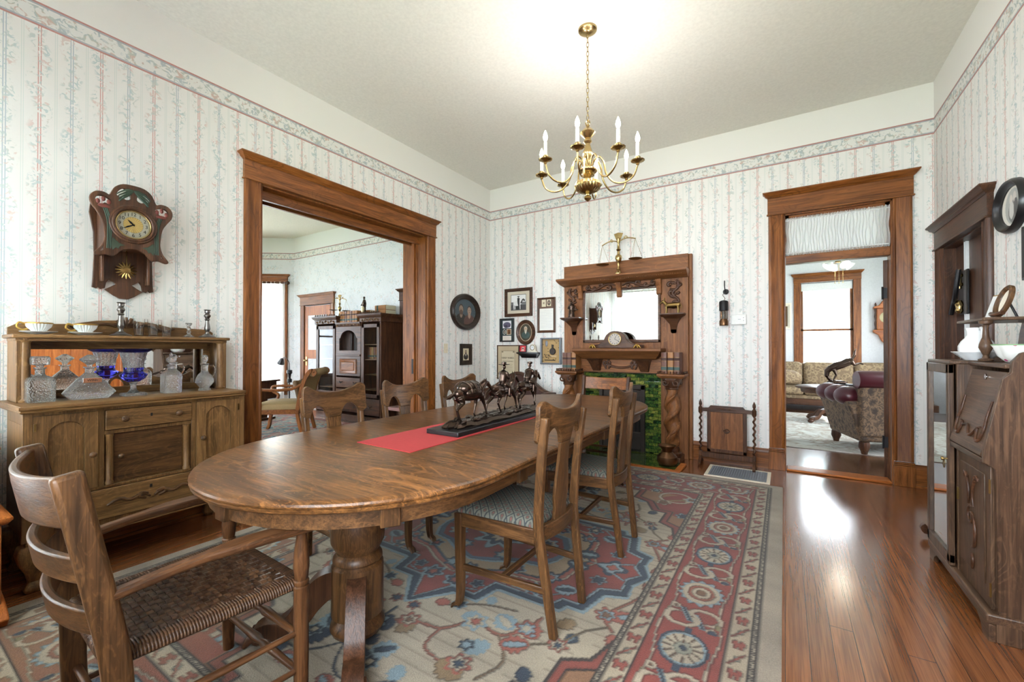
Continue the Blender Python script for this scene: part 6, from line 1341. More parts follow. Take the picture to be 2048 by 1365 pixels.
cols_ = ['leather_tan', 'leather_tan', 'leather', 'leather_tan', 'leather', 'leather_tan', 'leather_tan']
nth = ('first', 'second', 'third', 'fourth', 'fifth', 'sixth', 'seventh')
for i in range(7):
    t = book('upright law book on the parlor bookcase top, %s from the brass scales' % nth[i], 0, 0, 0, .062, .20, .15, PL[cols_[i]], BND, 0, 'law books on the parlor bookcase'); t.location = (-6.54+.068*i, YB-.36, 1.6755)
t = book('law book lying flat beside the upright row on the parlor bookcase', 0, 0, 0, .07, .21, .16, PL['leather_tan'], [], 0, 'law books on the parlor bookcase'); t.rotation_euler = (0, PI/2, PI/2*0); t.location = (-6.02, YB-.33, 1.835)
for k in range(2):
    t = book(('lower' if k == 0 else 'upper')+' thick law book of the two lying behind the clock statuette', 0, 0, 0, .075, .26, .22, PL['leather_tan'], BND[:2], 0, 'law books on the parlor bookcase'); t.rotation_euler = (0, PI/2, .0); t.location = (-5.80, YB-.2, 1.835+.077*k+.0)
scales('brass balance scales standing on the parlor bookcase', (-6.82, YB-.26, 1.796), .1, 1.0, -.08)
t = pk('clock_statuette', 'bronze statuette of a standing figure with a small round clock on the parlor bookcase', 'statuette', .42, -.42, 1.7955, -.4)
b = MB().box(-.05, .05, -.04, .04, 0, .03).tube([(-.02, 0, .03), (-.02, 0, .12), (-.01, 0, .19), (-.01, 0, .25)], [.022, .03, .035, .02], 10).ball((-.008, -.004, .28), (.018, .02, .024)).tube([(-.045, 0, .23), (-.06, -.02, .18), (-.02, -.05, .15)], [.014, .012, .01]).tube([(.025, 0, .23), (.045, -.02, .17), (.05, -.03, .12)], [.014, .012, .01]).tube([(0, 0, .03), (.01, 0, .12)], [.02, .022])
remesh(b.build('figure', PL['bronze'], t, smooth=180), .005, 2)
MB().lathe([(.001, -.06), (.045, -.058), (.05, -.045), (.05, -.03)], (.05, 0, .08), 24, 'y').build('dial', PL['dial'], t)
for i in range(6):
    t = book('green-banded book behind glass in the parlor bookcase, %s on its shelf' % nth[i], 0, 0, 0, .045, .20, .12, PL[('leather', 'leather_tan', 'olive')[i % 3]], BND[:3], 0, 'books behind the parlor bookcase glass'); t.location = (-5.90+.05*i, YB-.3, 1.0505)
t = pk('blue_bronze', 'dark leaping figurine behind the left glass of the parlor bookcase'.replace('left ', 'mirrored '), 'figurine', -.5, -.3, .8005)
remesh(MB().box(-.06, .06, -.03, .03, 0, .03).tube([(.03, 0, .03), (.02, 0, .12), (-.04, 0, .22), (-.1, 0, .33)], [.02, .03, .024, .008]).tube([(.02, 0, .12), (.06, 0, .2)], [.02, .008]).build('figure', PL['navy'], t, smooth=180), .006, 2)
t = pk('glass_piece', 'small glass figurine on the lowest lit shelf of the parlor bookcase', 'figurine', .62, -.3, .5505)
MB().lathe([(.001, 0), (.04, 0), (.03, .02), (.015, .06), (.03, .1), (.012, .14), (.02, .17), (.001, .18)], (0, 0, 0), 16).build('glass', G['crystal'], t)
# scroll-back armchair
ch2 = thing('upholstered_armchair', 'scroll-back wooden armchair with olive tan upholstery and pillow in the parlor', 'armchair', (-6.14, 3.47, .0098), math.radians(131))
BK = spline([(0, -.26, .40), (0, -.29, .55), (0, -.33, .72), (0, -.40, .86), (0, -.47, .90)], 5)
MB().loft([[(-.30, p.y+.02, p.z), (.30, p.y+.02, p.z), (.30, p.y-.03, p.z), (-.30, p.y-.03, p.z)] for p in BK]).build('backrest', PL['olive'], ch2, .012)
MB().lathe([(.05, -.31), (.055, -.3), (.055, .3), (.05, .31)], (0, -.46, .875), 16, 'x').build('scroll_top', PL['olive'], ch2)
MB().loft([[(-.30+o, -.27+o, z), (.30-o, -.27+o, z), (.30-o, .30-o, z), (-.30+o, .30-o, z)] for o, z in ((0, .36), (-.005, .40), (.01, .44), (.05, .46))]).build('seat', PL['olive'], ch2, .01)
B(-.31, .31, -.28, .31, .30, .365).build('seat_frame', W['casex'], ch2, .006)
for s in (-1, 1):
    MB().tube(spline([(s*.32, -.27, .36), (s*.32, -.31, .60), (s*.32, -.36, .78), (s*.32, -.44, .905), (s*.32, -.50, .88), (s*.32, -.47, .84)], 5), 0, flat=(.04, .05), up=(0, 1, .2)).build('back_post', W['casez'], ch2, .008)
    MB().tube(spline([(s*.32, -.33, .72), (s*.34, -.2, .655), (s*.35, 0, .64), (s*.35, .2, .645), (s*.345, .31, .63), (s*.34, .30, .56), (s*.33, .22, .50), (s*.31, .27, .38)], 5), .021, 10).build('arm', W['casey'], ch2)
    MB().tube(spline([(s*.28, .28, .32), (s*.285, .31, .2), (s*.28, .33, .06), (s*.28, .36, 0)], 4), 0, flat=(.045, .045), up=(0, 1, 0)).build('front_leg', W['casez'], ch2, .006)
    MB().tube(spline([(s*.28, -.25, .32), (s*.28, -.27, .2), (s*.28, -.32, .0)], 4), 0, flat=(.045, .045), up=(0, 1, 0)).build('rear_leg', W['casez'], ch2, .006)
p_ = thing('throw_pillow', 'brown square pillow on the seat of the scroll-back parlor armchair', 'pillow', (-6.14+.21*.75, 3.47+.21*.66, .615), math.radians(131)); p_.rotation_euler.x = -.25
MB().loft([[(sx*(.18-o), y, sz*(.16-o)) for sx, sz in ((-1, -1), (0, -.93), (1, -1), (.93, 0), (1, 1), (0, .93), (-1, 1), (-.93, 0))] for y, o in ((-.05, .07), (-.03, .02), (0, 0), (.03, .02), (.05, .07))]).build('cover', PL['cushion'], p_, .0, 80)
t = thing('side_table', 'small dark square table beside the parlor window curtain', 'table', (-7.55, 3.85, .0098), .3)
B(-.2, .2, -.2, .2, .65, .68).build('top', W['darkx'], t, .006); B(-.16, .16, -.16, .16, .36, .65).build('box', W['darkz'], t, .004); B(-.06, .06, -.06, .06, .04, .36).build('pedestal', W['darkz'], t); B(-.15, .15, -.15, .15, 0, .04).build('foot', W['darkx'], t, .006)
t = thing('floor_lamp', 'black floor lamp with a small angled shade beside the parlor window curtain', 'lamp', (-8.22, 4.72, 0), 0)
MB().lathe([(.001, 0), (.13, 0), (.13, .02), (.02, .03), (.012, .04), (.012, .55), (.045, .56), (.045, .62), (.02, .64), (.03, .72), (.05, .74), (.05, .80), (.001, .81)], (0, 0, 0), 16).build('stand', PL['black'], t)
MB().tube(spline([(0, 0, .8), (-.02, .0, .95), (-.12, -.02, 1.05), (-.2, -.04, 1.02)], 5), .007, 6).build('arm', PL['black'], t)
MB().lathe([(.03, .05), (.035, .04), (.07, -.06), (.066, -.06), (.03, .03)], (0, 0, 0), 16).xf(T((-.22, -.04, .98)) @ R3(.5, 'Y')).build('shade', PL['black'], t)
t = thing('footstool', 'low dark stool with a dusty pink top at the end of the parlor bookcase', 'stool', (-5.17, 4.75, 0), 0)
B(-.17, .17, -.14, .14, .25, .30).build('seat', plain('pink_cloth', srgb(150, 112, 106), .85), t, .015)
for x in (-.14, .14):
    for y in (-.11, .11): MB().lathe([(.014, 0), (.02, .1), (.016, .2), (.02, .25)], (x, y, 0), 10).build('leg', W['darkz'], t)
def fuzzy_rug(name, label, x0, x1, y0, y1, stops, border):
    m, nt, b = mat(name+'_wool'); co = objco(nt); v2 = noise(nt, co, 3.2, 4, 2.5)
    c = ramp(nt, v2, stops); sp = nd(nt, 'ShaderNodeSeparateXYZ', {0: co})
    ex = M_(nt, 'MAXIMUM', M_(nt, 'DIVIDE', M_(nt, 'ABSOLUTE', sp.outputs[0]), (x1-x0)/2), M_(nt, 'DIVIDE', M_(nt, 'ABSOLUTE', sp.outputs[1]), (y1-y0)/2))
    c = mixc(nt, M_(nt, 'MULTIPLY', M_(nt, 'GREATER_THAN', ex, .9), .7), c, srgb(*border))
    setp(nt, b, color=c, rough=.95, normal=bump(nt, noise(nt, co, 160, 2), .4, .004))
    o = B(-(x1-x0)/2, (x1-x0)/2, -(y1-y0)/2, (y1-y0)/2, 0, .009).build(name, m, None, .003); o.location = ((x0+x1)/2, (y0+y1)/2, .0005); return tag(o, label, 'rug')
fuzzy_rug('parlor_rug', 'teal and red patterned rug on the parlor floor under the armchair', -8.0, -5.0, 2.0, 4.45, [(.34, srgb(60, 74, 80)), (.44, srgb(96, 116, 118)), (.5, srgb(150, 140, 122)), (.56, srgb(140, 72, 64)), (.64, srgb(70, 86, 92))], (130, 70, 62))
# ---------------------------------------------------------------- the back room through the doorway
m, nt, b = mat('damask'); co = objco(nt)
n1 = noise(nt, co, 9, 4, 2.2); n2 = nd(nt, 'ShaderNodeTexVoronoi', {'Vector': co, 'Scale': 13.}).outputs[0]
setp(nt, b, color=ramp(nt, M_(nt, 'ADD', M_(nt, 'MULTIPLY', n1, .7), M_(nt, 'MULTIPLY', n2, .5)), [(.42, srgb(112, 94, 72)), (.5, srgb(138, 118, 90)), (.58, srgb(158, 138, 106)), (.66, srgb(122, 102, 78))]), rough=.8); DAM = m
m, nt, b = mat('dark_damask'); co = objco(nt)
vv = nd(nt, 'ShaderNodeTexVoronoi', {'Vector': co, 'Scale': 11.}).outputs[0]; n1 = noise(nt, co, 14, 4, 2)
setp(nt, b, color=ramp(nt, M_(nt, 'ADD', M_(nt, 'MULTIPLY', n1, .75), M_(nt, 'MULTIPLY', vv, .4)), [(.42, srgb(58, 46, 38)), (.52, srgb(84, 66, 52)), (.6, srgb(120, 96, 72)), (.68, srgb(74, 58, 46))]), rough=.8); DDM = m
so_ = thing('sofa', 'tan damask sofa with carved wooden base under the back room window', 'sofa', (.75, 10.55, 0))
B(-1.55, 1.55, -.45, .40, .12, .24).build('base', W['darkx'], so_, .01); B(-1.5, 1.5, -.40, .40, .23, .32).build('deck', DAM, so_, .02)
def cush(x0, x1, y0, y1, z0, z1, r=.05): return MB().box(x0, x1, y0, y1, z0, z1)
for i in range(3):
    x0 = -1.25+.835*i
    cush(x0, x0+.825, -.46, .15, .31, .47).build('seat_cushion', DAM, so_, .06, seg=4); cush(x0, x0+.825, .10, .36, .46, .95).build('back_cushion', DAM, so_, .09, seg=4)
for s in (-1, 1): MB().box(*sorted((s*1.25, s*1.5)), -.44, .40, .22, .66).build('arm', DAM, so_, .09, seg=4)
B(-1.5, 1.5, .28, .42, .3, .92).build('back', DAM, so_, .05)
for x in (-1.4, 1.4):
    for y in (-.38, .34): MB().lathe([(.03, 0), (.05, .05), (.04, .12)], (x, y, 0), 14).build('leg', W['darkz'], so_)
t = thing('throw_pillow', 'plump gold pillow at the end of the back room sofa', 'pillow', (.05, 10.2, .66), .4); t.rotation_euler.x = -.5
MB().ball((0, 0, 0), (.27, .10, .15), 16, 10).build('cover', DAM, t)
ct = thing('coffee_table', 'oval wooden coffee table with scroll feet in the back room', 'table', (.62, 8.75, .0098))
MB().lathe([(.001, .555), (.44, .555), (.46, .565), (.46, .585), (.45, .592), (.001, .592)], (0, 0, 0), 40).build('top', W['darkx'], ct); MB().lathe([(.38, .49), (.39, .555), (.36, .555), (.36, .49)], (0, 0, 0), 32).build('apron', W['darkx'], ct)
MB().lathe([(.08, .1), (.1, .16), (.06, .22), (.08, .34), (.05, .42), (.1, .5)], (0, 0, 0), 20).build('column', W['darkz'], ct)
for k in range(4): MB().tube(spline([(.05, 0, .2), (.16, 0, .17), (.24, 0, .09), (.32, 0, .07), (.36, 0, .05)], 4), 0, flat=(.06, .07), up=(0, 1, 0)).ball((.36, 0, .035), (.05, .04, .034)).xf(R3(PI/4+k*PI/2, 'Z')).build('scroll_foot', W['darkz'], ct, .01)
bz = thing('bronco_bronze', 'dark bronze of a bucking bronco on a black base on the coffee table', 'sculpture', (.76, 8.75, .6025), 0)
B(-.2, .2, -.09, .09, 0, .05).build('plinth', PL['black'], bz, .006)
b = MB().ball((-.03, 0, .07), (.14, .07, .035))
b.tube([(-.10, 0, .30), (-.04, 0, .335), (.05, 0, .37), (.12, 0, .41), (.17, 0, .44)], [.055, .068, .062, .066, .04], 10)
b.tube([(-.10, 0, .31), (-.16, 0, .25), (-.165, 0, .17)], [.055, .042, .034]).tube([(-.165, 0, .18), (-.13, 0, .12), (-.10, 0, .10)], [.03, .026, .014])
for y in (-.03, .03):
    b.tube([(-.07, y, .28), (-.04, y, .19), (-.07, y, .12), (-.06, y, .07)], [.03, .016, .012, .016])
    b.tube([(.15, y, .42), (.20, y, .36), (.26, y, .385), (.31, y, .375)], [.042, .022, .013, .015])
b.tube([(.17, 0, .45), (.20, 0, .52), (.205, 0, .58), (.22, 0, .63)], [.018, .02, .016, .004])
remesh(b.build('bucking_horse', PL['bronze'], bz, smooth=180), .007, 3)
bch = thing('club_armchair', 'dark damask club armchair with burgundy leather roll arms seen from behind', 'armchair', (1.04, 6.80, .0098), math.radians(15.7))
B(-.44, .44, -.42, .42, .14, .42).build('body', DDM, bch, .04, seg=3); B(-.36, .36, -.3, .46, .40, .53).build('seat_cushion', PL['burgundy'], bch, .05, seg=3)
MB().loft([[(-.44, -.44, z), (.44, -.44, z), (.44, y, z), (-.44, y, z)] for z, y in ((.2, -.24), (.5, -.26), (.84, -.30))]).build('back', DDM, bch, .03)
MB().lathe([(.06, -.46), (.10, -.455), (.105, -.43), (.105, .43), (.10, .455), (.06, .46)], (0, -.38, .855), 20, 'x').build('back_roll', PL['burgundy'], bch)
for s in (-1, 1):
    MB().loft([[(s*.30, -.40, .2), (s*.44, -.40, .2), (s*.44, .42, .2), (s*.30, .42, .2)], [(s*.30, -.40, .45), (s*.5, -.40, .45), (s*.5, .44, .45), (s*.30, .44, .45)], [(s*.32, -.40, .62), (s*.55, -.40, .60), (s*.55, .44, .60), (s*.32, .44, .62)]]).build('arm_panel', DDM, bch, .02)
    for k in range(3): MB().ball((s*.47, -.22+.27*k, .655), (.145, .155, .115), 18, 12).build('arm_roll', PL['burgundy'], bch)
for x in (-.38, .38):
    for y in (-.38, .36): MB().lathe([(.03, 0), (.035, .03), (.055, .08), (.05, .14)], (x, y, 0), 16).build('leg', W['darkz'], bch)
fan = thing('ceiling_fan', 'white ceiling fan with a lit glass-shaded lamp in the back room', 'ceiling fan', (.74, 8.5, 0))
MB().lathe([(.06, HC), (.06, 3.5), (.015, 3.49), (.015, 2.82), (.09, 2.80), (.11, 2.74), (.09, 2.68), (.04, 2.66), (.05, 2.60), (.001, 2.59)], (0, 0, 0), 24).build('motor', PL['old_brass'], fan)
for k in range(5):
    MB().loft([[(.10, -.03, 2.70), (.10, .03, 2.715), (.10, .03, 2.722), (.10, -.03, 2.707)], [(.30, -.065, 2.695), (.30, .065, 2.72), (.30, .065, 2.727), (.30, -.065, 2.702)], [(.60, -.07, 2.695), (.60, .07, 2.72), (.60, .07, 2.727), (.60, -.07, 2.702)]]).xf(R3(.62+k*2*PI/5, 'Z')).build('blade', PL['white_paint'] if k % 2 else W['darkx'], fan, .004)
for k in range(4):
    sh_ = MB().lathe([(.025, 0), (.04, -.03), (.075, -.10), (.072, -.10), (.036, -.03)], (0, 0, 0), 20, lobes=10, amp=.05).xf(R3(k*PI/2+.4, 'Z') @ T((.10, 0, 2.60)) @ R3(-.8, 'Y')).build('glass_shade', PL['white_china'], fan)
    MB().ball((0, 0, -.07), (.03, .03, .04), 10, 6).xf(R3(k*PI/2+.4, 'Z') @ T((.10, 0, 2.60)) @ R3(-.8, 'Y')).build('bulb', G['bulb'], sh_)
for x in (-.05, .0, .05): MB().tube([(x, -.03, 2.6), (x, -.03, 2.28)], .0025, 5).ball((x, -.03, 2.27), .008, 8, 5).build('pull_chain', PL['brass'], fan)
l = bpy.data.lights.new('fan_light', 'POINT'); l.energy = 6; l.color = (1, .9, .75); l.shadow_soft_size = .08
lo = bpy.data.objects.new('fan_light', l); C.objects.link(lo); lo.location = (.74, 8.5, 2.42)
wc = thing('wall_clock', 'carved orange-brown wall clock with turned columns in the back room', 'clock', (1.70, 11.1, 1.72))
B(-.15, .15, -.12, 0, -.12, .30).build('case', W['orangez'], wc, .01); MB().prism([(-.2, .30), (.2, .30), (.19, .34), (.11, .36), (.06, .44), (0, .5), (-.06, .44), (-.11, .36), (-.19, .34)], -.14, 0, 'y').build('crest', W['orangex'], wc, .008)
MB().prism([(-.2, -.12), (.2, -.12), (.2, -.17), (.12, -.22), (.07, -.34), (0, -.42), (-.07, -.34), (-.12, -.22), (-.2, -.17)], -.10, 0, 'y').build('base_bracket', W['orangex'], wc, .008)
for s in (-1, 1): MB().lathe([(.02, -.12), (.014, -.08), (.022, .0), (.013, .06), (.022, .14), (.014, .22), (.024, .30), (.012, .34), (.018, .38), (.004, .42)], (s*.165, -.10, 0), 12).build('turned_column', W['darkz'], wc)
MB().lathe([(.001, -.126), (.10, -.125), (.11, -.12)], (0, 0, .12), 28, 'y').build('dial', PL['dial'], wc)
t = thing('gilt_picture', 'gilt picture frame partly hidden beside the back room window', 'picture', (-.05, 11.1, 1.93))
MB().loft([[(sx*(.19-o), -y, sz*(.29-o)) for sx, sz in ((-1, -1), (1, -1), (1, 1), (-1, 1))] for o, y in ((0, 0), (0, .03), (.03, .04), (.07, .015), (.07, 0))], cap=False, close=True).build('frame', PL['cream'], t); B(-.13, .13, -.006, -.002, -.23, .23).build('print', PL['cushion'], t)
fuzzy_rug('back_room_rug', 'pale floral rug on the back room floor in front of the sofa', -1.2, 2.5, 6.34, 9.75, [(.36, srgb(206, 208, 202)), (.48, srgb(182, 180, 170)), (.55, srgb(158, 142, 128)), (.62, srgb(204, 204, 198))], (190, 186, 176))
for X, Y, r in ((-.3, 13.0, .55), (.6, 13.4, .5), (1.5, 12.9, .55), (2.4, 13.6, .6)):
    o = thing('garden_bush', 'pale sunlit bush outside the back room window', 'bush', (X, Y, -.75), 0, 'bushes outside the back room window')
    b = MB(); rr = random.Random(int(X*10))
    for k in range(260):
        a, e = rr.uniform(0, 2*PI), rr.uniform(.1, PI/2); q = r*rr.uniform(.6, 1); c_ = Vector((q*math.cos(a)*math.cos(e), q*math.sin(a)*math.cos(e), .3+1.75*math.sin(e)*q/r*.9))
        u = Vector((rr.uniform(-1, 1), rr.uniform(-1, 1), rr.uniform(-1, 1))).normalized()*.07; v = u.cross(Vector((rr.uniform(-1, 1), rr.uniform(-1, 1), 1))).normalized()*.035
        b.add([c_-u, c_+v, c_+u, c_-v], [(0, 1, 2, 3)])
    b.build('foliage', PL['shrub'], o); MB().tube([(0, 0, 0), (0, 0, .8)], [.04, .02]).build('trunk', W['darkz'], o)
# ---------------------------------------------------------------- the dining room rug, knot by knot
RX0, RX1, RY0, RY1 = -3.09, -.012, .16, 4.455
rw, rh = RX1-RX0, RY1-RY0
rg = Img(rw, rh, .0072, (178, 154, 118)); X, Y = rg.X, rg.Y
CAMEL, RED, NAVY, SKY, DK, BEIGE, BRN, OLV, ROSE = (146, 134, 118), (122, 54, 44), (42, 54, 68), (118, 136, 142), (56, 46, 40), (158, 146, 126), (104, 74, 52), (116, 106, 74), (140, 78, 62)
nz = np.random.default_rng(4)
dx_, dy_ = rw/2-np.abs(X), rh/2-np.abs(Y); D_ = np.minimum(dx_, dy_)
side = dx_ < dy_; S_ = np.where(side, Y, X)            # distance along the border
HL = np.where(side, rh/2, rw/2)
def band(a, b_, c): rg.put((D_ >= a) & (D_ < b_), c)
band(0, .085, CAMEL); band(.085, .092, DK); band(.092, .106, BEIGE); band(.106, .113, DK)
rg.put((D_ > .092) & (D_ < .106) & ((S_*60+D_*90) % 1 < .35), DK)
band(.113, .19, (152, 139, 118)); band(.19, .198, DK); band(.198, .485, RED); band(.485, .493, DK); band(.493, .568, (152, 139, 118)); band(.568, .575, DK); band(.575, .590, BEIGE); band(.59, .597, DK)
rg.put((D_ > .575) & (D_ < .59) & ((S_*60+D_*90) % 1 < .35), DK)
# small floral marks in both guard bands
for c_, w_ in ((.151, .03), (.53, .03)):
    p = .092; k = np.floor(S_/p); u = S_-(k+.5)*p; v = D_-c_; alt = (k % 2) == 0
    rg.put(alt & (np.abs(v) < .027) & (np.abs(u-.5*v*np.sign(v)) < .013), (126, 62, 50)); rg.put(alt & (np.abs(u) < .03) & (np.abs(np.abs(v)-.012) < .007), (126, 62, 50))
    rg.put(~alt & ((u/.016)**2+(v/.014)**2 < 1), (104, 104, 92)); rg.put(~alt & (np.abs(u*.7+v) < .006) & (np.abs(v) < .03), (126, 62, 50))
# main border: rosettes, palmettes, curling leaves
p = .46; k = np.floor(S_/p+.5); u = S_-k*p; v = D_-.3415; inb = (D_ > .206) & (D_ < .478)
odd = (k.astype(int) % 2) == 0
r = np.hypot(u/.115, v/.098); th = np.arctan2(v, u)
for lim, col in ((1.0+.09*np.sin(14*th), SKY), (.86, BEIGE), (.62, (130, 74, 56)), (.45, BEIGE), (.24, BRN)): rg.put(inb & odd & (r < lim), col)
for lim, col in ((1.0, NAVY), (.9, SKY), (.80, BEIGE), (.35, (128, 126, 112)), (.14, NAVY)): rg.put(inb & ~odd & (r < lim), col)
rg.put(inb & ~odd & (r > .3) & (r < .8) & (np.sin(12*th) > .86), BRN); rg.put(inb & ~odd & (np.abs(v) < .012) & (np.abs(np.abs(u)-.128) < .02), NAVY)
u2 = S_-(np.floor(S_/p)+.5)*p
for s in (-1, 1):
    uu, v2 = u2*s, v*s
    rg.put(inb & (np.abs(np.hypot(uu+.02, (v2-.045)/1.2)-.055) < .011) & (uu < .03), BEIGE)
    rg.put(inb & (np.abs(v2-.02-.5*uu) < .014) & (np.abs(uu-.02) < .05), SKY); rg.put(inb & (np.abs(v2-.02-.5*uu) < .005) & (np.abs(uu-.02) < .045), NAVY)
    rg.put(inb & (np.hypot((uu-.065)/.022, (v2-.085)/.02) < 1), BEIGE); rg.put(inb & (np.hypot((uu-.065)/.009, (v2-.085)/.008) < 1), BRN)
    rg.put(inb & (np.hypot((uu+.07)/.014, (v2+.09)/.022) < 1), NAVY); rg.put(inb & (np.hypot((uu+.02)/.02, (v2+.105)/.013) < 1), OLV)
    rg.put(inb & (np.abs(v2-.112-.012*np.sin(S_*2*PI/p)) < .0045), BEIGE)
# field, worked in one quarter and mirrored
fx, fy = np.abs(X), np.abs(Y); infl = D_ > .597
m1 = [(0, .82), (.13, .64), (.27, .64), (.30, .50), (.64, .49), (.66, .44), (.74, .44), (.78, .26), (.88, .22), (.87, .1), (.925, .0), (0, 0)]
def inset(pts, o): return [(max(0, x-o) if x > 0 else 0, max(0, y-o) if y > 0 else 0) for x, y in pts]
fld = np.where(infl[..., None], np.array(srgb(156, 144, 124)), rg.c); rg.c = fld
def F(mask, c): rg.put(infl & mask, c)
# vines with lobed leaves and blossoms across the beige field
def vine(pts, c, w_=.018): F(dline(fx, fy, [(q.x, q.y) for q in spline([(a, b_, 0) for a, b_ in pts], 5)]) < w_/2, c)
def leaf(x, y, L, a, c, c2=None):
    ca, sa = math.cos(a), math.sin(a); uu, vv = (fx-x)*ca+(fy-y)*sa, (fy-y)*ca-(fx-x)*sa
    t = np.clip(uu/L, 0, 1); wd = L*.42*np.sin(PI*t)**.7*(.75+.3*np.abs(np.sin(t*13)))
    F((uu > 0) & (uu < L) & (np.abs(vv) < wd), c)
    if c2: F((uu > .1*L) & (uu < .85*L) & (np.abs(vv) < wd*.35), c2)
def flower(x, y, r0, cols, n=6):
    rr = np.hypot(fx-x, fy-y); tt = np.arctan2(fy-y, fx-x)
    for k, c in enumerate(cols): F(rr < r0*(1-.3*k)*(1+.22*np.cos(n*tt)), c)
F((np.sin(Y*340)+np.sin(Y*111+X*3) > 1.5), (144, 131, 112))
vine([(.02, 1.02), (.12, .93), (.28, .9), (.38, .78), (.52, .80), (.60, .70), (.62, .60)], (126, 76, 58)); vine([(.28, .9), (.3, 1.02), (.42, 1.05)], (126, 76, 58), .014); vine([(.93, .05), (.95, .2), (.86, .42), (.92, .52)], (126, 76, 58), .016)
vine([(0, .9), (.0, 1.18)], NAVY, .02); vine([(.2, .75), (.34, .66), (.5, .62)], (108, 88, 64), .01); vine([(.52, .80), (.62, .92), (.58, 1.05)], (108, 88, 64), .012)
for a in ((.0, .98, .11, .5, NAVY, SKY), (.02, 1.1, .1, .2, NAVY, None), (.30, .78, .10, -.4, SKY, None), (.44, .68, .13, .5, SKY, BEIGE), (.40, 1.04, .14, .3, (122, 100, 70), None), (.58, .66, .12, .8, ROSE, SKY), (.66, .78, .13, 2.6, ROSE, SKY), (.16, .93, .1, 1.9, (122, 100, 70), None), (.52, .86, .12, 2.2, SKY, None),
          (.88, .44, .12, -.7, ROSE, SKY), (.92, .54, .1, .9, ROSE, None), (.10, 1.16, .14, .9, NAVY, None), (.22, 1.08, .12, 2.4, SKY, NAVY), (.70, .62, .1, -.9, (122, 100, 70), None), (.34, .58, .07, 1.2, SKY, None)): leaf(*a)
for a in ((.38, .78, .055, (SKY, BEIGE, ROSE)), (.12, .93, .045, (ROSE, BEIGE, BRN)), (.60, .70, .05, (ROSE, SKY, BEIGE)), (.0, 1.02, .07, (NAVY, SKY, BEIGE)), (.48, 1.02, .05, (ROSE, BEIGE, NAVY)), (.86, .42, .05, (ROSE, SKY, BRN)), (.24, .72, .035, (SKY, NAVY))): flower(*a)
for a in ((.93, .0, .16, 0., SKY, NAVY),): leaf(*a)
for a in ((.30, 1.14, .09, 1.2, SKY, None), (.12, .76, .08, -.3, ROSE, None), (.70, .90, .08, 1.0, NAVY, None), (.34, 1.24, .08, .2, (104, 88, 62), None), (.80, .62, .07, 1.8, NAVY, SKY), (.08, 1.34, .09, .4, ROSE, SKY), (.22, 1.3, .08, 2.0, NAVY, None), (.56, 1.12, .07, .6, SKY, None), (1.0, .30, .08, 1.4, (104, 88, 62), None), (.98, .12, .07, .5, NAVY, None)): leaf(*a)
vine([(.0, 1.18), (.1, 1.3), (.24, 1.3), (.34, 1.22), (.44, 1.24)], NAVY, .009); vine([(.66, .78), (.76, .7), (.82, .58), (.9, .5)], (104, 88, 62), .01)
for a in ((.18, 1.2, .04, (SKY, NAVY, BEIGE)), (.76, .72, .04, (ROSE, BEIGE, NAVY)), (.44, .92, .03, (NAVY, SKY)), (1.02, .44, .035, (SKY, ROSE)), (.06, .84, .03, (ROSE, NAVY))): flower(*a)
# medallion
for o, c in ((-.03, SKY), (-.012, NAVY), (.02, SKY), (.032, RED)): F(inpoly(fx, fy, inset(m1, o)), c)
md = inpoly(fx, fy, inset(m1, .04))
def Fm(mask, c): rg.put(infl & md & mask, c)
chk = np.minimum(np.abs(fy-.46), np.abs(fx-.30-.0)*9) < .016
Fm(chk & (fx < .62) & (fx > .3) & (np.floor(fx/.03) % 2 == 0), BEIGE); Fm(chk & (fx < .62) & (fx > .3) & (np.floor(fx/.03) % 4 == 1), SKY)
m2 = [(0, .50), (.16, .44), (.30, .36), (.46, .34), (.56, .24), (.58, .1), (.64, 0), (0, 0)]
for o, c in ((-.012, BEIGE), (0, ROSE), (.022, NAVY), (.034, (146, 126, 98))): Fm(inpoly(fx, fy, inset(m2, o)), c)
m3 = [(0, .34), (.12, .30), (.26, .22), (.38, .2), (.44, .1), (.46, 0), (0, 0)]
for o, c in ((-.01, SKY), (.004, (74, 92, 108)), (.03, RED)): Fm(inpoly(fx, fy, inset(m3, o)), c)
for x, y, r0, cs, n in ((0, 0, .15, (SKY, NAVY, BEIGE, ROSE), 8), (.3, .07, .06, (SKY, BEIGE, NAVY), 6), (.14, .2, .05, (NAVY, SKY, BEIGE), 6), (.74, .0, .075, (NAVY, SKY, ROSE), 4), (.72, .16, .04, (SKY, NAVY), 6), (.48, .41, .05, (SKY, NAVY, BEIGE), 6), (.08, .56, .06, (SKY, NAVY, ROSE), 6), (.2, .53, .035, (SKY, NAVY), 5), (.5, .27, .05, (NAVY, SKY, ROSE), 6), (.06, .42, .045, (NAVY, SKY), 6), (.3, .29, .045, (SKY, NAVY, ROSE), 5)):
    flower(x, y, r0, cs, n)
Fm(dline(fx, fy, [(.3, 0), (.66, 0), (.84, .1)]) < .007, SKY); Fm(dline(fx, fy, [(.05, .5), (.16, .6), (.3, .56), (.55, .44), (.66, .32)]) < .006, SKY); leaf(.5, .06, .14, .2, NAVY, SKY); leaf(.56, .36, .12, -.4, SKY, NAVY)
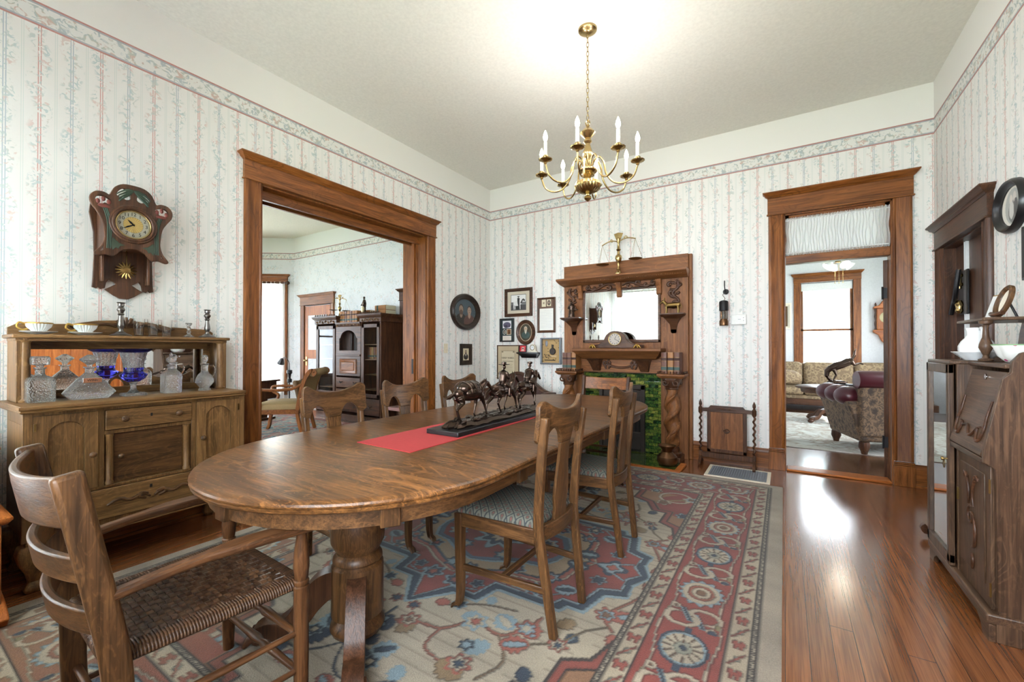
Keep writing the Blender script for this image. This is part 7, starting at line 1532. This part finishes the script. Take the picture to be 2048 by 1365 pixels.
# stepped red corners
cs_ = [(.16, 1.50), (.30, 1.5), (.30, 1.38), (.50, 1.38), (.50, 1.20), (.62, 1.14), (.70, .98), (.80, .98), (.80, .78), (.90, .72), (.945, .56), (1.2, .56), (1.2, 1.8), (.16, 1.8)]
for o, c in ((0, DK), (.012, (122, 60, 48)), (.04, DK), (.048, (130, 94, 66))):
    F(inpoly(fx-o, fy-o, cs_), c)
cm = inpoly(fx-.055, fy-.055, cs_)
F(cm & (fy > 1.42), RED); F(cm & (np.hypot(fx-.95, fy-1.2) < .26), RED); F(cm & (np.abs(np.hypot(fx-.8, fy-1.35)-.12) < .012), BEIGE); F(cm & (np.abs(fy-.66*fx-.75) < .02), (122, 100, 70)); F(cm & (np.floor(fx/.035)+np.floor(fy/.035)) % 2 == 0 & (fx < .5), BEIGE) if 0 else None
for x, y, r0, cs, n in ((.92, 1.36, .06, (BEIGE, SKY, BRN), 6), (.62, 1.46, .05, (BEIGE, NAVY, SKY), 6), (.93, .98, .05, (SKY, NAVY), 6), (.74, 1.2, .05, (BEIGE, BRN), 5)): rg.c; flower(x, y, r0, cs, n)
for i in range(4): F((np.abs(fx-.36-.05*i) < .018) & (np.abs(fy-1.45) < .018), BEIGE if i % 2 else SKY)
rr_ = thing('area_rug', 'large beige and red oriental rug with a blue-edged medallion under the dining table', 'rug', ((RX0+RX1)/2, (RY0+RY1)/2, 0))
# the far half is worn and faded unevenly: abrash in horizontal bands
ab = 1+.07*np.sin(Y*6.1)+.05*np.sin(Y*15.3+.7)+.04*np.sin(Y*41)
rg.c *= .84*ab[..., None]
# dark outlines where the colours meet, as in the weave
e_ = np.zeros(X.shape); L_ = rg.c.sum(2)
e_[:, 1:] = np.maximum(e_[:, 1:], np.abs(L_[:, 1:]-L_[:, :-1])); e_[1:] = np.maximum(e_[1:], np.abs(L_[1:]-L_[:-1]))
rg.c *= (1-.5*np.clip(e_*5-.35, 0, 1))[..., None]
# pile sheen painted in: red turns camel brown towards the sideboard
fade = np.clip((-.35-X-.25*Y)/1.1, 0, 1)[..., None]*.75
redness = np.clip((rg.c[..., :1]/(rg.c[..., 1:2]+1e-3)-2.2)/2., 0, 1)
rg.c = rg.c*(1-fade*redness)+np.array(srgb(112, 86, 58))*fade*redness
edge = np.clip(np.minimum(dx_, dy_)/.008, 0, 1)
hh = (.0015+.0045*edge).ravel()
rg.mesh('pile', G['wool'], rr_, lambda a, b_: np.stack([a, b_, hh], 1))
B(-rw/2, rw/2, -rh/2, rh/2, .0002, .0016).build('backing', PL['card'], rr_)
